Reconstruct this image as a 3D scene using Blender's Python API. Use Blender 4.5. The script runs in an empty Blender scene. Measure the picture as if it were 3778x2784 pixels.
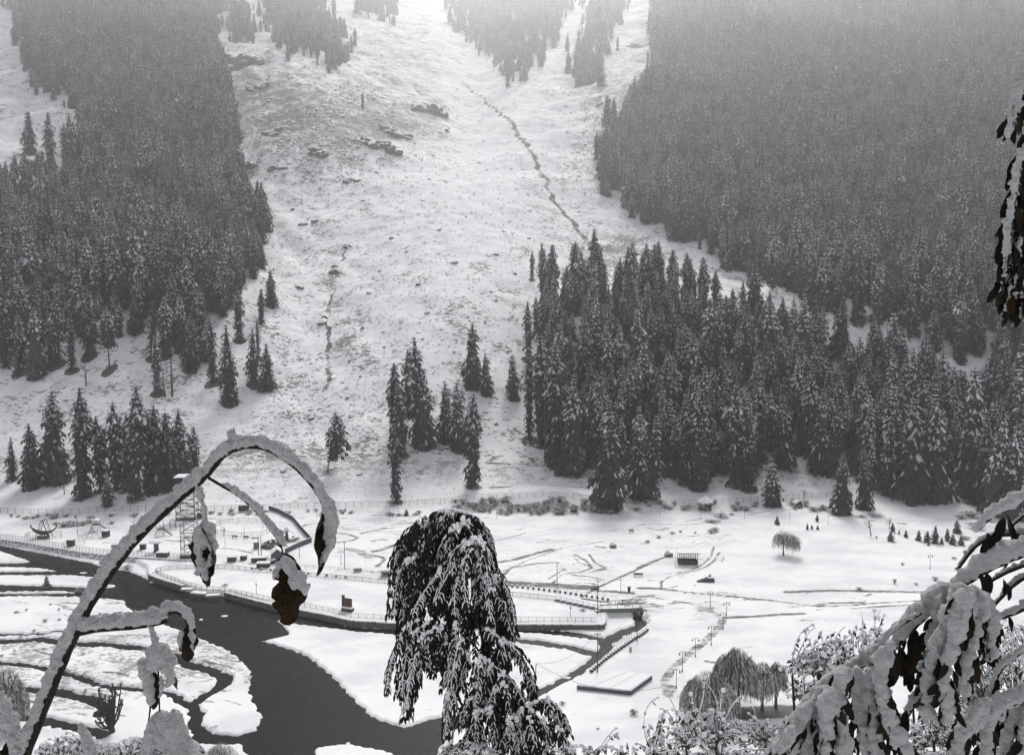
import bpy, bmesh, math, random
import numpy as np
from mathutils import Vector, Matrix

R = math.radians
# ---------------------------------------------------------------- camera
FP, PW, PH = 2965.0, 3778.0, 2784.0           # focal length and size of the photograph in its own pixels
CAMZ, PITCH = 75.0, math.atan((1392.0 - 1150.0) / 2965.0)
sc = bpy.context.scene
cam_data = bpy.data.cameras.new('camera')
cam_data.sensor_fit = 'HORIZONTAL'; cam_data.sensor_width = 36.0
cam_data.lens = FP / PW * 36.0
cam_data.clip_start = 0.05; cam_data.clip_end = 9000
cam = bpy.data.objects.new('camera', cam_data)
sc.collection.objects.link(cam)
cam.location = (0, 0, CAMZ)
cam.rotation_euler = (math.pi / 2 - PITCH, 0, 0)
sc.camera = cam

# ---------------------------------------------------------------- sky and light: dull snowy daylight, the sky brighter beyond the mountain
SUN_EL, SUN_AZ = R(45), R(8)                  # azimuth measured from +Y (the view direction) towards +X
world = bpy.data.worlds.new('World'); sc.world = world
world.use_nodes = True
nt = world.node_tree; nt.nodes.clear()
sky = nt.nodes.new('ShaderNodeTexSky'); sky.sky_type = 'NISHITA'; sky.sun_disc = False
sky.sun_elevation = SUN_EL; sky.sun_rotation = SUN_AZ
sky.air_density = 1.0; sky.dust_density = 6.0; sky.ozone_density = 1.0; sky.altitude = 2400
hsv = nt.nodes.new('ShaderNodeHueSaturation'); hsv.inputs['Saturation'].default_value = 0.12
bg = nt.nodes.new('ShaderNodeBackground'); bg.inputs['Strength'].default_value = 0.08
out = nt.nodes.new('ShaderNodeOutputWorld')
nt.links.new(sky.outputs[0], hsv.inputs['Color']); nt.links.new(hsv.outputs[0], bg.inputs[0]); nt.links.new(bg.outputs[0], out.inputs[0])
sun_data = bpy.data.lights.new('sun', 'SUN'); sun_data.energy = 1.5; sun_data.angle = R(20); sun_data.color = (1.0, 0.985, 0.97)
sun = bpy.data.objects.new('sun', sun_data); sc.collection.objects.link(sun)
sd_ = Vector((math.sin(SUN_AZ) * math.cos(SUN_EL), math.cos(SUN_AZ) * math.cos(SUN_EL), math.sin(SUN_EL)))
sun.rotation_euler = sd_.to_track_quat('Z', 'Y').to_euler()
sc.view_settings.view_transform = 'Standard'; sc.view_settings.look = 'None'
sc.view_settings.exposure = 1.24; sc.view_settings.gamma = 1.0; sc.view_settings.use_curve_mapping = False
sc.render.engine = 'CYCLES'
cy = sc.cycles
cy.max_bounces = 4; cy.diffuse_bounces = 2; cy.glossy_bounces = 2; cy.transmission_bounces = 2; cy.volume_bounces = 1; cy.transparent_max_bounces = 4
cy.use_denoising = True; cy.denoiser = 'OPENIMAGEDENOISE'
cy.use_adaptive_sampling = True; cy.adaptive_threshold = 0.025
cy.caustics_reflective = False; cy.caustics_refractive = False
HAZE_DENSITY = 0.00026

# ---------------------------------------------------------------- small helpers
COL = sc.collection
rng = random.Random(7)
nrng = np.random.default_rng(11)
CP, SP = math.cos(PITCH), math.sin(PITCH)

def ray(px, py):
    u = (px - PW / 2) / FP; v = (PH / 2 - py) / FP
    return np.array((u, CP + v * SP, -SP + v * CP))

def project(X, Y, Z):
    """world -> pixel of the photograph, vectorised"""
    Z = Z - CAMZ
    d = Y * CP - Z * SP; up = Y * SP + Z * CP
    return PW / 2 + FP * X / d, PH / 2 - FP * up / d

def flat(px, py, z=0.0):
    """the point at height z seen at that pixel"""
    r = ray(px, py); t = (z - CAMZ) / r[2]
    return np.array((r[0] * t, r[1] * t, z))

def far(px, py, dist):
    """the point seen at that pixel at a given depth along +Y"""
    r = ray(px, py); t = dist / r[1]
    return Vector((r[0] * t, dist, CAMZ + r[2] * t))

def obj(name, mesh, mats=None, parent=None, loc=None, rot=None, scale=None, kind=None):
    o = bpy.data.objects.new(name, mesh); COL.objects.link(o)
    if mats is not None and mesh is not None and len(mesh.materials) == 0:
        for m in (mats if isinstance(mats, (list, tuple)) else [mats]): mesh.materials.append(m)
    if parent is not None: o.parent = parent
    if loc is not None: o.location = loc
    if rot is not None: o.rotation_euler = rot if hasattr(rot, '__len__') else (0, 0, rot)
    if scale is not None: o.scale = scale if hasattr(scale, '__len__') else (scale,) * 3
    if kind: o['kind'] = kind
    return o

def tag(o, label, cat, group=None):
    o['label'] = label; o['category'] = cat
    if group: o['group'] = group
    return o

def thing(name, label, cat, loc=(0, 0, 0), rotz=0.0, group=None):
    o = bpy.data.objects.new(name, None); COL.objects.link(o)
    o.empty_display_size = 0.2
    o.location = loc; o.rotation_euler = (0, 0, rotz)
    return tag(o, label, cat, group)

class MB:
    """collects polygons of one mesh"""
    def __init__(s): s.v = []; s.f = []; s.m = []
    def add(s, verts, faces, mi=0):
        b = len(s.v); s.v.extend([tuple(map(float, p)) for p in verts])
        for f in faces: s.f.append(tuple(b + i for i in f)); s.m.append(mi)
        return s
    def box(s, c, d, mi=0, rz=0.0, taper=1.0):
        x, y, z = d[0] / 2, d[1] / 2, d[2] / 2; cs, sn = math.cos(rz), math.sin(rz); vs = []
        for k, (a, b, e) in enumerate(((-1,-1,-1),(1,-1,-1),(1,1,-1),(-1,1,-1),(-1,-1,1),(1,-1,1),(1,1,1),(-1,1,1))):
            t = taper if e > 0 else 1.0
            px, py = a * x * t, b * y * t
            vs.append((c[0] + px * cs - py * sn, c[1] + px * sn + py * cs, c[2] + e * z))
        return s.add(vs, ((0,3,2,1),(4,5,6,7),(0,1,5,4),(1,2,6,5),(2,3,7,6),(3,0,4,7)), mi)
    def tube(s, pts, rad, n=6, mi=0, cap=True, squash=1.0):
        pts = [Vector(p) for p in pts]
        if not hasattr(rad, '__len__'): rad = [rad] * len(pts)
        vs = []; fs = []; prev = None
        for i, p in enumerate(pts):
            a = pts[max(0, i - 1)]; b = pts[min(len(pts) - 1, i + 1)]
            t = (b - a)
            if t.length < 1e-9: t = Vector((0, 0, 1))
            t.normalize()
            if prev is None:
                ref = Vector((0, 0, 1)) if abs(t.z) < 0.9 else Vector((1, 0, 0))
                x = t.cross(ref).normalized()
            else:
                x = (prev - t * prev.dot(t))
                x = x.normalized() if x.length > 1e-6 else t.orthogonal().normalized()
            prev = x; y = t.cross(x)
            for k in range(n):
                an = 2 * math.pi * k / n
                vs.append(p + (x * math.cos(an) + y * math.sin(an) * squash) * rad[i])
        for i in range(len(pts) - 1):
            for k in range(n):
                k2 = (k + 1) % n
                fs.append((i * n + k, i * n + k2, (i + 1) * n + k2, (i + 1) * n + k))
        if cap:
            fs.append(tuple(range(n - 1, -1, -1))); fs.append(tuple((len(pts) - 1) * n + k for k in range(n)))
        return s.add(vs, fs, mi)
    def bar(s, a, b, w=0.06, mi=0, n=4): return s.tube([a, b], w * 0.7, n, mi)
    def mesh(s, name, mats=None, smooth=False):
        me = bpy.data.meshes.new(name); me.from_pydata(s.v, [], s.f)
        if mats is not None:
            for m in (mats if isinstance(mats, (list, tuple)) else [mats]): me.materials.append(m)
            if any(s.m): me.polygons.foreach_set('material_index', s.m)
        if smooth: me.polygons.foreach_set('use_smooth', [True] * len(me.polygons))
        me.update(); return me
    def build(s, name, mats, parent=None, smooth=False, **k): return obj(name, s.mesh(name, mats, smooth), None, parent, **k)

# ---------------------------------------------------------------- materials
def nodes(name):
    m = bpy.data.materials.new(name); m.use_nodes = True
    t = m.node_tree; b = t.nodes['Principled BSDF']
    b.inputs['Specular IOR Level'].default_value = 0.25
    return m, t, b

def nd(t, typ, **kw):
    n = t.nodes.new(typ)
    for k, v in kw.items():
        if k in n.inputs: n.inputs[k].default_value = v
        else: setattr(n, k, v)
    return n

def mat(name, col, rough=0.8, var=0.25, scale=3.0, bump=0.0, bscale=20.0, metal=0.0, snowtop=0.0, snowcol=(0.81, 0.812, 0.82)):
    """plain surface with a noisy tone, optional relief, optional snow lying on faces that look up"""
    m, t, b = nodes(name); L = t.links
    tc = nd(t, 'ShaderNodeTexCoord')
    nz = nd(t, 'ShaderNodeTexNoise', Scale=scale, Detail=5.0, Roughness=0.6)
    L.new(tc.outputs['Object'], nz.inputs['Vector'])
    mp = nd(t, 'ShaderNodeMapRange'); mp.inputs['To Min'].default_value = 1 - var; mp.inputs['To Max'].default_value = 1 + var
    mp.inputs['From Min'].default_value = 0.3; mp.inputs['From Max'].default_value = 0.7
    L.new(nz.outputs[0], mp.inputs[0])
    mx = nd(t, 'ShaderNodeMix', data_type='RGBA', blend_type='MULTIPLY'); mx.inputs['Factor'].default_value = 1.0
    mx.inputs['A'].default_value = (*col, 1); L.new(mp.outputs[0], mx.inputs['B'])
    src = mx.outputs['Result']
    b.inputs['Roughness'].default_value = rough; b.inputs['Metallic'].default_value = metal
    if snowtop > 0:
        ge = nd(t, 'ShaderNodeNewGeometry'); sx = nd(t, 'ShaderNodeSeparateXYZ'); L.new(ge.outputs['Normal'], sx.inputs[0])
        ad = nd(t, 'ShaderNodeMath', operation='MULTIPLY_ADD'); ad.inputs[1].default_value = 0.9; L.new(nz.outputs[0], ad.inputs[0]); L.new(sx.outputs['Z'], ad.inputs[2])
        st = nd(t, 'ShaderNodeMapRange', interpolation_type='SMOOTHSTEP'); th = 1.45 - snowtop
        st.inputs['From Min'].default_value = th - 0.07; st.inputs['From Max'].default_value = th + 0.07
        L.new(ad.outputs[0], st.inputs[0])
        m2 = nd(t, 'ShaderNodeMix', data_type='RGBA'); L.new(st.outputs[0], m2.inputs['Factor']); L.new(src, m2.inputs['A']); m2.inputs['B'].default_value = (*snowcol, 1)
        src = m2.outputs['Result']
    L.new(src, b.inputs['Base Color'])
    if bump > 0:
        n2 = nd(t, 'ShaderNodeTexNoise', Scale=bscale, Detail=6.0); L.new(tc.outputs['Object'], n2.inputs['Vector'])
        bp = nd(t, 'ShaderNodeBump', Strength=bump, Distance=0.05); L.new(n2.outputs[0], bp.inputs['Height']); L.new(bp.outputs[0], b.inputs['Normal'])
    return m

M_SNOW = mat('snow', (0.81, 0.812, 0.82), 0.85, 0.05, 6.0, 0.35, 30.0)
M_NEARSNOW = mat('clinging_snow', (0.78, 0.783, 0.795), 0.85, 0.08, 60.0, 0.8, 300.0)
M_NEEDLE = mat('conifer_needles', (0.030, 0.034, 0.035), 0.85, 0.35, 0.6)
M_BARK = mat('bark', (0.055, 0.047, 0.042), 0.9, 0.4, 4.0, 0.5, 25.0)
M_SNOWBOUGH = mat('snow_on_boughs', (0.74, 0.75, 0.77), 0.9, 0.15, 1.5)
# ================================================================ THE GROUND
VS = PW / 2242.0
def V(*pts): return [(x * VS, y * VS) for x, y in pts]
def crop(ox, oy, s, *pts): return [(ox + x * s, oy + y * s) for x, y in pts]

def sines(X, Y, wl, seed, n=7):
    r = np.random.default_rng(seed); o = 0
    for i in range(n):
        a = r.uniform(0, 2 * math.pi); k = 2 * math.pi / (wl * r.uniform(0.6, 1.6)); ph = r.uniform(0, 6.28)
        o = o + np.sin(k * (X * math.cos(a) + Y * math.sin(a)) + ph)
    return o / math.sqrt(n)

def sstep(a, b, x):
    t = np.clip((x - a) / (b - a), 0, 1); return t * t * (3 - 2 * t)

def seg_dist(X, Y, pts):
    d = np.full(X.shape, 1e9)
    for (ax, ay), (bx, by) in zip(pts[:-1], pts[1:]):
        vx, vy = bx - ax, by - ay; l2 = vx * vx + vy * vy + 1e-9
        t = np.clip(((X - ax) * vx + (Y - ay) * vy) / l2, 0, 1)
        d = np.minimum(d, np.hypot(X - ax - t * vx, Y - ay - t * vy))
    return d

def inside(X, Y, poly):
    c = np.zeros(X.shape, bool); n = len(poly)
    for i in range(n):
        (x1, y1), (x2, y2) = poly[i], poly[(i + 1) % n]
        if y1 == y2: continue
        k = ((y1 > Y) != (y2 > Y)) & (X < (x2 - x1) * (Y - y1) / (y2 - y1) + x1)
        c ^= k
    return c

def signed(X, Y, poly):
    d = seg_dist(X, Y, list(poly) + [poly[0]])
    return np.where(inside(X, Y, poly), -d, d)

def world2(pts, z=-1.3): return [tuple(flat(x, y, z)[:2]) for x, y in pts]

# hill profile: metres above the valley floor against metres behind the foot of the slope
_d = np.arange(-60, 3600, 2.0)
_s = np.interp(_d, [-20, 0, 45, 380, 780, 1200, 3600], [0.0, 0.16, 0.40, 0.42, 0.43, 0.475, 0.475])
_z = np.cumsum(_s) * 2.0

def height(X, Y):
    X = np.asarray(X, float); Y = np.asarray(Y, float)
    a = X / np.maximum(Y, 60)
    foot = 306 + 16 * sstep(-0.35, 0.2, a) - 6 * sstep(0.35, 0.6, a) + 3 * np.sin(a * 17)
    d = Y - foot
    z = np.interp(d, _d, _z)
    up = sstep(0, 60, d)
    far_ = sstep(260, 1100, d)
    # a gully up the middle, spurs on both sides
    g = np.abs(a + 0.045)
    z = z + far_ * (62 * sstep(0.02, 0.30, g) - 22 * np.exp(-(g / 0.035) ** 2))
    # debris fan bulges a little, stream trench along its right side
    z = z + up * 14 * np.exp(-((a + 0.08) / 0.13) ** 2) * sstep(40, 200, d) * (1 - sstep(420, 700, d))
    # bench carrying the near forest at the right
    z = z + 24 * np.exp(-((Y - 472) / 62) ** 2) * sstep(0.015, 0.10, a) * (1 - 0.35 * sstep(0.35, 0.6, a))
    # left spur
    z = z + 16 * np.exp(-((d - 190) / 80) ** 2) * sstep(-0.22, -0.36, a)
    z = z + 30 * np.exp(-((a + 0.25) / 0.085) ** 2) * sstep(380, 620, d) * (1 - sstep(900, 1300, d))
    calm = 1 - 0.72 * np.exp(-((a + 0.06) / 0.15) ** 2)
    z = z + calm * (up * (1.0 * sines(X, Y, 34, 3) + 0.3 * sines(X, Y, 11, 4)) + sstep(120, 700, d) * (7.5 * sines(X, Y, 150, 5) + 0.8 * sines(X, Y, 27, 6)) + sstep(500, 1200, d) * 9 * sines(X, Y, 330, 15))
    # little mound behind the meadow
    mx, my = MOUND
    z = z + 5.2 * np.exp(-(((X - mx) / 21) ** 2 + ((Y - my) / 11) ** 2)) + 1.6 * np.exp(-(((X - mx - 34) / 16) ** 2 + ((Y - my) / 9) ** 2))
    # soft swells of the meadow, the far side rises slightly
    z = z + (0.06 + 0.14 * sstep(262, 290, Y)) * sines(X, Y, 38, 8) * (1 - up)
    # the slope under the photographer
    near = 73.35 - 0.86 * (Y - 0.4) + 0.25 * sines(X, Y, 7, 9)
    near = np.where(Y < 0.4, 73.35 + 0.30 * (0.4 - Y), near)
    z = np.maximum(z, near)
    return z

MOUND = tuple(flat(2030, 1850)[:2])

def ground_at(px, py):
    """first point of the ground seen at that pixel"""
    r = ray(px, py); t = np.concatenate((np.arange(90, 700, 1.5), np.arange(700, 3600, 6.0))) / r[1]
    P = r[None, :] * t[:, None]; dz = CAMZ + P[:, 2] - height(P[:, 0], P[:, 1])
    k = np.argmax(dz < 0)
    if dz[k] >= 0: k = len(t) - 1
    if k == 0: k = 1
    f = dz[k - 1] / (dz[k - 1] - dz[k] + 1e-9)
    q = P[k - 1] + (P[k] - P[k - 1]) * f
    return Vector((q[0], q[1], float(height(q[0], q[1]))))

# ---- river outline
c1 = lambda *p: crop(0, 1800, 0.5955, *p)
c2 = lambda *p: crop(1200, 1750, 0.6259, *p)
c3 = lambda *p: crop(2400, 1750, 0.6258, *p)
c4 = lambda *p: crop(1800, 2050, 0.333, *p)
c5 = lambda *p: crop(2350, 1800, 0.29, *p)
c6 = lambda *p: crop(1100, 1800, 0.2676, *p)
RIVER = world2([(-500, 1950), (0, 2012), (119, 2033), (256, 2060), (333, 2075), (387, 2094), (476, 2107), (540, 2135), (551, 2138), (585, 2150), (645, 2166), (715, 2184),
    (762, 2196), (834, 2196), (1006, 2247), (1120, 2268), (1298, 2311), (1475, 2322), (1640, 2324), (1640, 2334), (1475, 2339), (1298, 2326), (1096, 2298), (1010, 2280), (1042, 2306), (1066, 2338),
    (959, 2363), (1048, 2387), (1131, 2419), (1215, 2485), (1298, 2574), (1369, 2645), (1430, 2668), (1494, 2683), (1576, 2658), (1638, 2645), (1745, 2633), (1850, 2600),
    (1900, 2625), (1760, 2668), (1640, 2692), (1645, 2720), (1612, 2760), (1600, 2860), (1490, 2860), (1450, 2772), (1290, 2738), (1165, 2752), (1120, 2860), (930, 2860),
    (915, 2780), (893, 2741), (738, 2738), (700, 2722), (732, 2700), (804, 2710), (893, 2712), (953, 2687), (976, 2640), (947, 2598), (923, 2544), (931, 2473), (893, 2431), (834, 2390),
    (744, 2354), (625, 2306), (540, 2270), (470, 2238), (462, 2212), (330, 2200), (100, 2198), (-500, 2205)])
ISLANDS = [world2(p) for p in (
    [(-500, 2010), (0, 2030), (60, 2050), (119, 2071), (60, 2077), (-500, 2080)],
    [(-500, 2082), (0, 2089), (137, 2092), (222, 2106), (100, 2108), (-500, 2108)],
    [(-500, 2119), (240, 2119), (360, 2126), (364, 2146), (432, 2158), (420, 2166), (330, 2168), (240, 2163), (0, 2157), (-500, 2157)],
    [(-500, 2178), (0, 2181), (230, 2177), (290, 2186), (100, 2189), (-500, 2190)])]
CHANNELS = [(world2(p), w) for p, w in (
    (c1((-300, 960), (0, 950), (150, 942), (250, 935), (420, 962), (650, 968), (900, 992), (1090, 1045), (1160, 1090), (1300, 1125), (1400, 1170), (1380, 1220), (1250, 1300), (1190, 1340), (1230, 1400), (1205, 1465), (1265, 1520)), 0.95),
    (c1((-300, 905), (0, 907), (130, 905), (270, 903), (330, 888), (420, 883)), 0.3),
    (c1((-300, 1060), (60, 1085), (200, 1100), (320, 1122), (480, 1170), (600, 1212), (700, 1237), (880, 1247), (1050, 1272), (1120, 1318), (1190, 1340)), 0.5),
    (c1((-300, 1240), (170, 1247), (330, 1255), (480, 1292), (600, 1315), (640, 1350), (625, 1400)), 1.1),
    (c1((-300, 1380), (200, 1420), (400, 1472), (520, 1492), (640, 1530)), 1.0),
    (c4((370, 822), (600, 838), (900, 858), (1080, 885), (1230, 915)), 0.95),
    (c4((200, 925), (320, 935), (560, 955), (900, 1010), (1100, 1065), (1260, 1100)), 1.05),
    (c4((1560, 610), (1640, 640), (1700, 720), (1690, 780), (1560, 830), (1430, 870), (1340, 930), (1290, 950), (1310, 1010), (1290, 1070), (1200, 1150), (1110, 1230), (1000, 1310), (880, 1380), (700, 1460), (560, 1545), (400, 1620)), 1.25))]

def water_sd(X, Y):
    d = signed(X, Y, RIVER)
    for isl in ISLANDS: d = np.maximum(d, -signed(X, Y, isl))
    wob = 0.22 * sines(X, Y, 3.1, 21) + 0.12 * sines(X, Y, 1.3, 22)
    for pl, w in CHANNELS:
        d = np.minimum(d, seg_dist(X, Y, pl) - w * (1 + 0.25 * sines(X, Y, 9, 23)))
    return d + wob
WATER_Z = -1.45

LOWLAND = world2([(-700, 1945), (0, 1998), (100, 2012), (205, 2031), (300, 2046), (400, 2057), (500, 2064), (545, 2090), (549, 2124), (585, 2140), (645, 2158), (700, 2176), (800, 2192), (834, 2192), (1006, 2236), (1124, 2258), (1214, 2276), (1299, 2296), (1450, 2304), (1700, 2307),
    (1950, 2309), (2226, 2310), (2236, 2290), (2238, 2262), (2352, 2258), (2384, 2286), (2386, 2312), (2330, 2352), (2262, 2400), (2180, 2466), (2080, 2525), (1990, 2575), (1780, 2670), (1660, 2725), (1640, 2900), (-900, 2900)], -0.6)
def low_sd(X, Y): return signed(X, Y, LOWLAND)

def carve(X, Y, Z):
    near = (Y < 285) & (Y > 100)
    sd = np.full(X.shape, 50.0); sd[near] = water_sd(X[near], Y[near])
    low = np.full(X.shape, 50.0); low[near] = low_sd(X[near], Y[near])
    Zl = Z - 1.1 * (1 - sstep(-0.75, 0.25, low))
    k = sstep(-0.6, 0.85, sd)
    return np.where(near, Zl * k + (1 - k) * -2.1 + 0.05 * np.exp(-((sd - 1.1) / 0.6) ** 2), Z), sd

def floor_z(x, y):
    z, _ = carve(np.array([x]), np.array([y]), height(np.array([x]), np.array([y]))); return float(z[0])

# ---- bare strips, wheel tracks, paths: (polyline, half width, strength)
MARKS = [(world2(p, 0), w, s) for p, w, s in (
    (c3((500, 1405), (560, 1410), (700, 1400), (800, 1392), (880, 1400)), 2.6, 1.3), (c3((120, 1250), (100, 1290)), 1.3, 0.9),
    (c3((280, 785), (380, 812), (425, 855), (400, 905), (330, 972), (230, 1052), (130, 1142), (80, 1222), (105, 1300)), 1.15, 0.8),
    (c3((440, 842), (600, 838), (740, 826), (900, 818)), 0.9, 1.0), (c3((800, 692), (960, 686), (1100, 684), (1350, 687), (1640, 692), (2000, 690)), 1.05, 1.0),
    (c3((1060, 757), (1260, 755)), 0.8, 1.0), (c3((120, 680), (200, 690), (700, 737), (870, 762), (1000, 777), (1200, 770), (1330, 756), (1600, 742), (2000, 735)), 0.42, 1.0),
    (c3((200, 697), (700, 744), (1000, 782)), 0.25, 0.8), (c3((1180, 790), (1350, 778), (1540, 767)), 0.6, 0.9), (c3((0, 670), (140, 681)), 1.0, 1.0),
    (c3((60, 735), (300, 760)), 0.5, 0.7), (c3((330, 1098), (400, 1106)), 0.7, 0.9), (c3((540, 1008), (620, 1018)), 0.5, 0.6), (c3((820, 780), (900, 775)), 0.4, 0.8),
    (c4((100, 290), (250, 305), (500, 315), (800, 330), (1100, 347)), 2.3, 1.0), (c4((1230, 385), (1400, 392), (1600, 412)), 1.1, 1.0), (c4((1690, 355), (1950, 362)), 1.1, 1.0),
    (c4((1950, 15), (1600, 175), (1250, 330), (1030, 455)), 0.55, 1.0), (c5((0, 1015), (150, 945), (330, 880)), 0.5, 1.0),
    (c4((1050, 470), (1200, 495), (1350, 520)), 0.8, 0.9), (c4((1000, 300), (1150, 300)), 0.7, 0.8),
    (c2((990, 392), (1080, 372), (1180, 346)), 0.5, 0.9), (c2((960, 525), (1120, 500), (1250, 462), (1335, 440)), 1.1, 1.0), (c2((1040, 570), (1200, 502), (1400, 430), (1640, 395)), 0.45, 0.8),
    (c2((1050, 590), (1100, 547), (1250, 522), (1380, 515)), 0.6, 0.9), (c2((1470, 470), (1540, 510), (1572, 550), (1500, 575), (1440, 580)), 0.5, 1.0), (c2((1555, 470), (1590, 520), (1652, 550), (1560, 575)), 0.5, 1.0),
    (c2((1460, 480), (1500, 520), (1550, 540)), 0.35, 0.9), (c2((1320, 612), (1380, 572), (1412, 560)), 0.6, 0.9), (c2((1340, 640), (1390, 590), (1430, 582)), 0.5, 0.8), (c2((1450, 590), (1560, 600), (1640, 620)), 0.5, 0.9),
    (c2((1040, 382), (1200, 370), (1320, 350)), 0.3, 0.7), (c2((1000, 545), (1200, 530), (1400, 540)), 0.3, 0.7), (c2((1120, 350), (1230, 345)), 0.9, 0.5), (c2((1100, 420), (1300, 395), (1450, 380)), 0.35, 0.7),
    (c2((1600, 425), (1650, 430)), 0.9, 0.9), (c2((1650, 300), (1800, 292), (1920, 290)), 0.25, 0.8),
    (c6((560, 622), (700, 640), (820, 682), (760, 715), (600, 735), (480, 742)), 0.8, 0.9), (c6((880, 622), (1000, 590), (1200, 552), (1380, 532), (1500, 545)), 0.9, 0.8), (c6((1290, 505), (1400, 480), (1600, 465)), 0.8, 0.8),
    (c6((600, 500), (800, 490), (1050, 470)), 5.0, 0.45), (c6((700, 560), (900, 570), (1100, 530)), 4.0, 0.55), (c6((1050, 610), (1250, 600), (1420, 620)), 3.2, 0.6), (c6((1150, 430), (1450, 440)), 2.2, 0.5),
    (c6((1040, 872), (1200, 832), (1390, 770)), 1.3, 1.0), (c6((700, 830), (850, 870), (920, 915), (980, 950)), 1.9, 0.75), (c6((1010, 920), (1150, 950), (1190, 985), (1150, 1030), (1080, 1080)), 0.8, 1.0), (c6((40, 540), (110, 500), (360, 480)), 0.7, 0.9),
    (c6((480, 822), (650, 822), (850, 875)), 0.8, 0.6), (c6((940, 378), (1300, 378), (1700, 392)), 0.35, 1.0), (c6((700, 365), (850, 350)), 0.9, 0.7), (c6((390, 690), (520, 760), (640, 770)), 1.6, 0.4),
    (c5((980, 745), (940, 870), (850, 960), (700, 1040), (500, 1080), (330, 1092)), 0.42, 0.9), (c5((1050, 815), (980, 930), (880, 1000), (760, 1050), (560, 1090), (400, 1130), (300, 1210)), 0.42, 0.9), (c5((1030, 830), (1000, 890), (930, 970)), 0.3, 0.8),
    (c5((1110, 860), (1080, 940)), 0.35, 0.8), (c5((0, 462), (300, 450), (620, 465), (800, 455), (1000, 420), (1080, 390)), 0.45, 0.9), (c5((0, 715), (130, 700)), 0.5, 0.8), (c5((680, 700), (800, 650), (930, 600)), 0.35, 0.7),
    (c5((720, 722), (850, 690), (900, 670)), 0.3, 0.8), (c5((1380, 335), (1600, 302), (1750, 275)), 0.35, 0.9), (c5((100, 1170), (300, 1180), (420, 1140)), 0.5, 0.8), (c5((310, 1180), (310, 1250), (350, 1290)), 0.4, 0.9), (c5((1340, 1175), (1420, 1178)), 0.4, 0.8),
    (c5((1080, 1165), (1170, 1165)), 0.3, 0.8), (c5((740, 1200), (740, 1260), (700, 1310)), 0.3, 0.6), (c5((0, 1360), (400, 1420), (700, 1470), (940, 1540)), 0.6, 0.8), (c5((700, 1385), (1000, 1410), (1500, 1425)), 0.6, 0.45),
    (crop(560, 1800, .2855, (830, 765), (1100, 790), (1300, 840)), 0.9, 0.8), (crop(560, 1800, .2855, (700, 395), (1300, 390)), 0.5, 0.9), (crop(560, 1800, .2855, (160, 670), (380, 690)), 0.8, 0.9),
    (crop(560, 1800, .2855, (240, 600), (390, 640)), 0.6, 0.5), (crop(0, 1820, .2855, (1300, 630), (1500, 640)), 0.4, 0.8), (crop(0, 1820, .2855, (1340, 315), (1560, 300)), 0.4, 0.8), (crop(0, 1820, .2855, (2000, 740), (2240, 750)), 0.5, 0.6))]

def stray_marks():
    r = random.Random(21); out = []
    areas = [((1180, 1880, 2350, 2150), 120, 1.0), ((2230, 1930, 2760, 2230), 60, 1.0), ((100, 1915, 1150, 2060), 45, .8), ((2560, 2160, 3500, 2300), 36, 1.3), ((2380, 1870, 3400, 1960), 30, .8), ((1200, 2060, 1900, 2150), 20, 1.0), ((2350, 2180, 2700, 2330), 18, 1.0)]
    for (x0, y0, x1, y1), n, k in areas:
        for _ in range(n):
            x, y = r.uniform(x0, x1), r.uniform(y0, y1); l = r.uniform(15, 80) * k; sl = r.gauss(-.08, .14); bow = r.gauss(0, .12) * l
            pts = [(x + l * (u - .5), y + sl * l * (u - .5) + bow * (u - .5) ** 2 * 2) for u in (0, .33, .66, 1)]
            out.append((world2(pts, 0), r.uniform(.18, .55) if r.random() < .8 else r.uniform(.6, 1.4), r.uniform(.35, .8)))
    areas2 = [((0, 2210, 600, 2330), 30), ((0, 2400, 880, 2640), 70), ((600, 2330, 900, 2500), 16)]
    for (x0, y0, x1, y1), n in areas2:
        for _ in range(n):
            x, y = r.uniform(x0, x1), r.uniform(y0, y1); l = r.uniform(20, 110); sl = r.gauss(.1, .12)
            out.append((world2([(x - l / 2, y - sl * l / 2), (x, y + r.gauss(0, 3)), (x + l / 2, y + sl * l / 2)], -1.1), r.uniform(.15, .5), r.uniform(.5, 1.0)))
    return out
MARKS += stray_marks()
TREE_WELLS = []      # (x, y, radius) filled while trees are placed: no snow reached the ground there
ROUGH = []           # hill areas with broken ground

def grid_mesh(name, av, yv, kind):
    A, Y = np.meshgrid(av, yv); X = A * np.maximum(Y, 60)
    Z = height(X, Y); sd = None
    if kind == 'meadow': Z, sd = carve(X, Y, Z)
    nr, nc = X.shape
    co = np.stack((X, Y, Z), -1).reshape(-1, 3).astype(np.float32)
    i = (np.arange(nr - 1)[:, None] * nc + np.arange(nc - 1)[None, :]).reshape(-1)
    q = np.stack((i, i + 1, i + 1 + nc, i + nc), -1).astype(np.int32)
    me = bpy.data.meshes.new(name)
    me.vertices.add(len(co)); me.vertices.foreach_set('co', co.reshape(-1))
    me.loops.add(q.size); me.loops.foreach_set('vertex_index', q.reshape(-1))
    me.polygons.add(len(q)); me.polygons.foreach_set('loop_start', np.arange(0, q.size, 4, dtype=np.int32))
    me.polygons.foreach_set('use_smooth', np.ones(len(q), bool))
    me.update(calc_edges=True)
    return me, X, Y, Z, sd

def add_attr(me, name, arr):
    at = me.attributes.new(name, 'FLOAT', 'POINT'); at.data.foreach_set('value', arr.reshape(-1).astype(np.float32))

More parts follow.
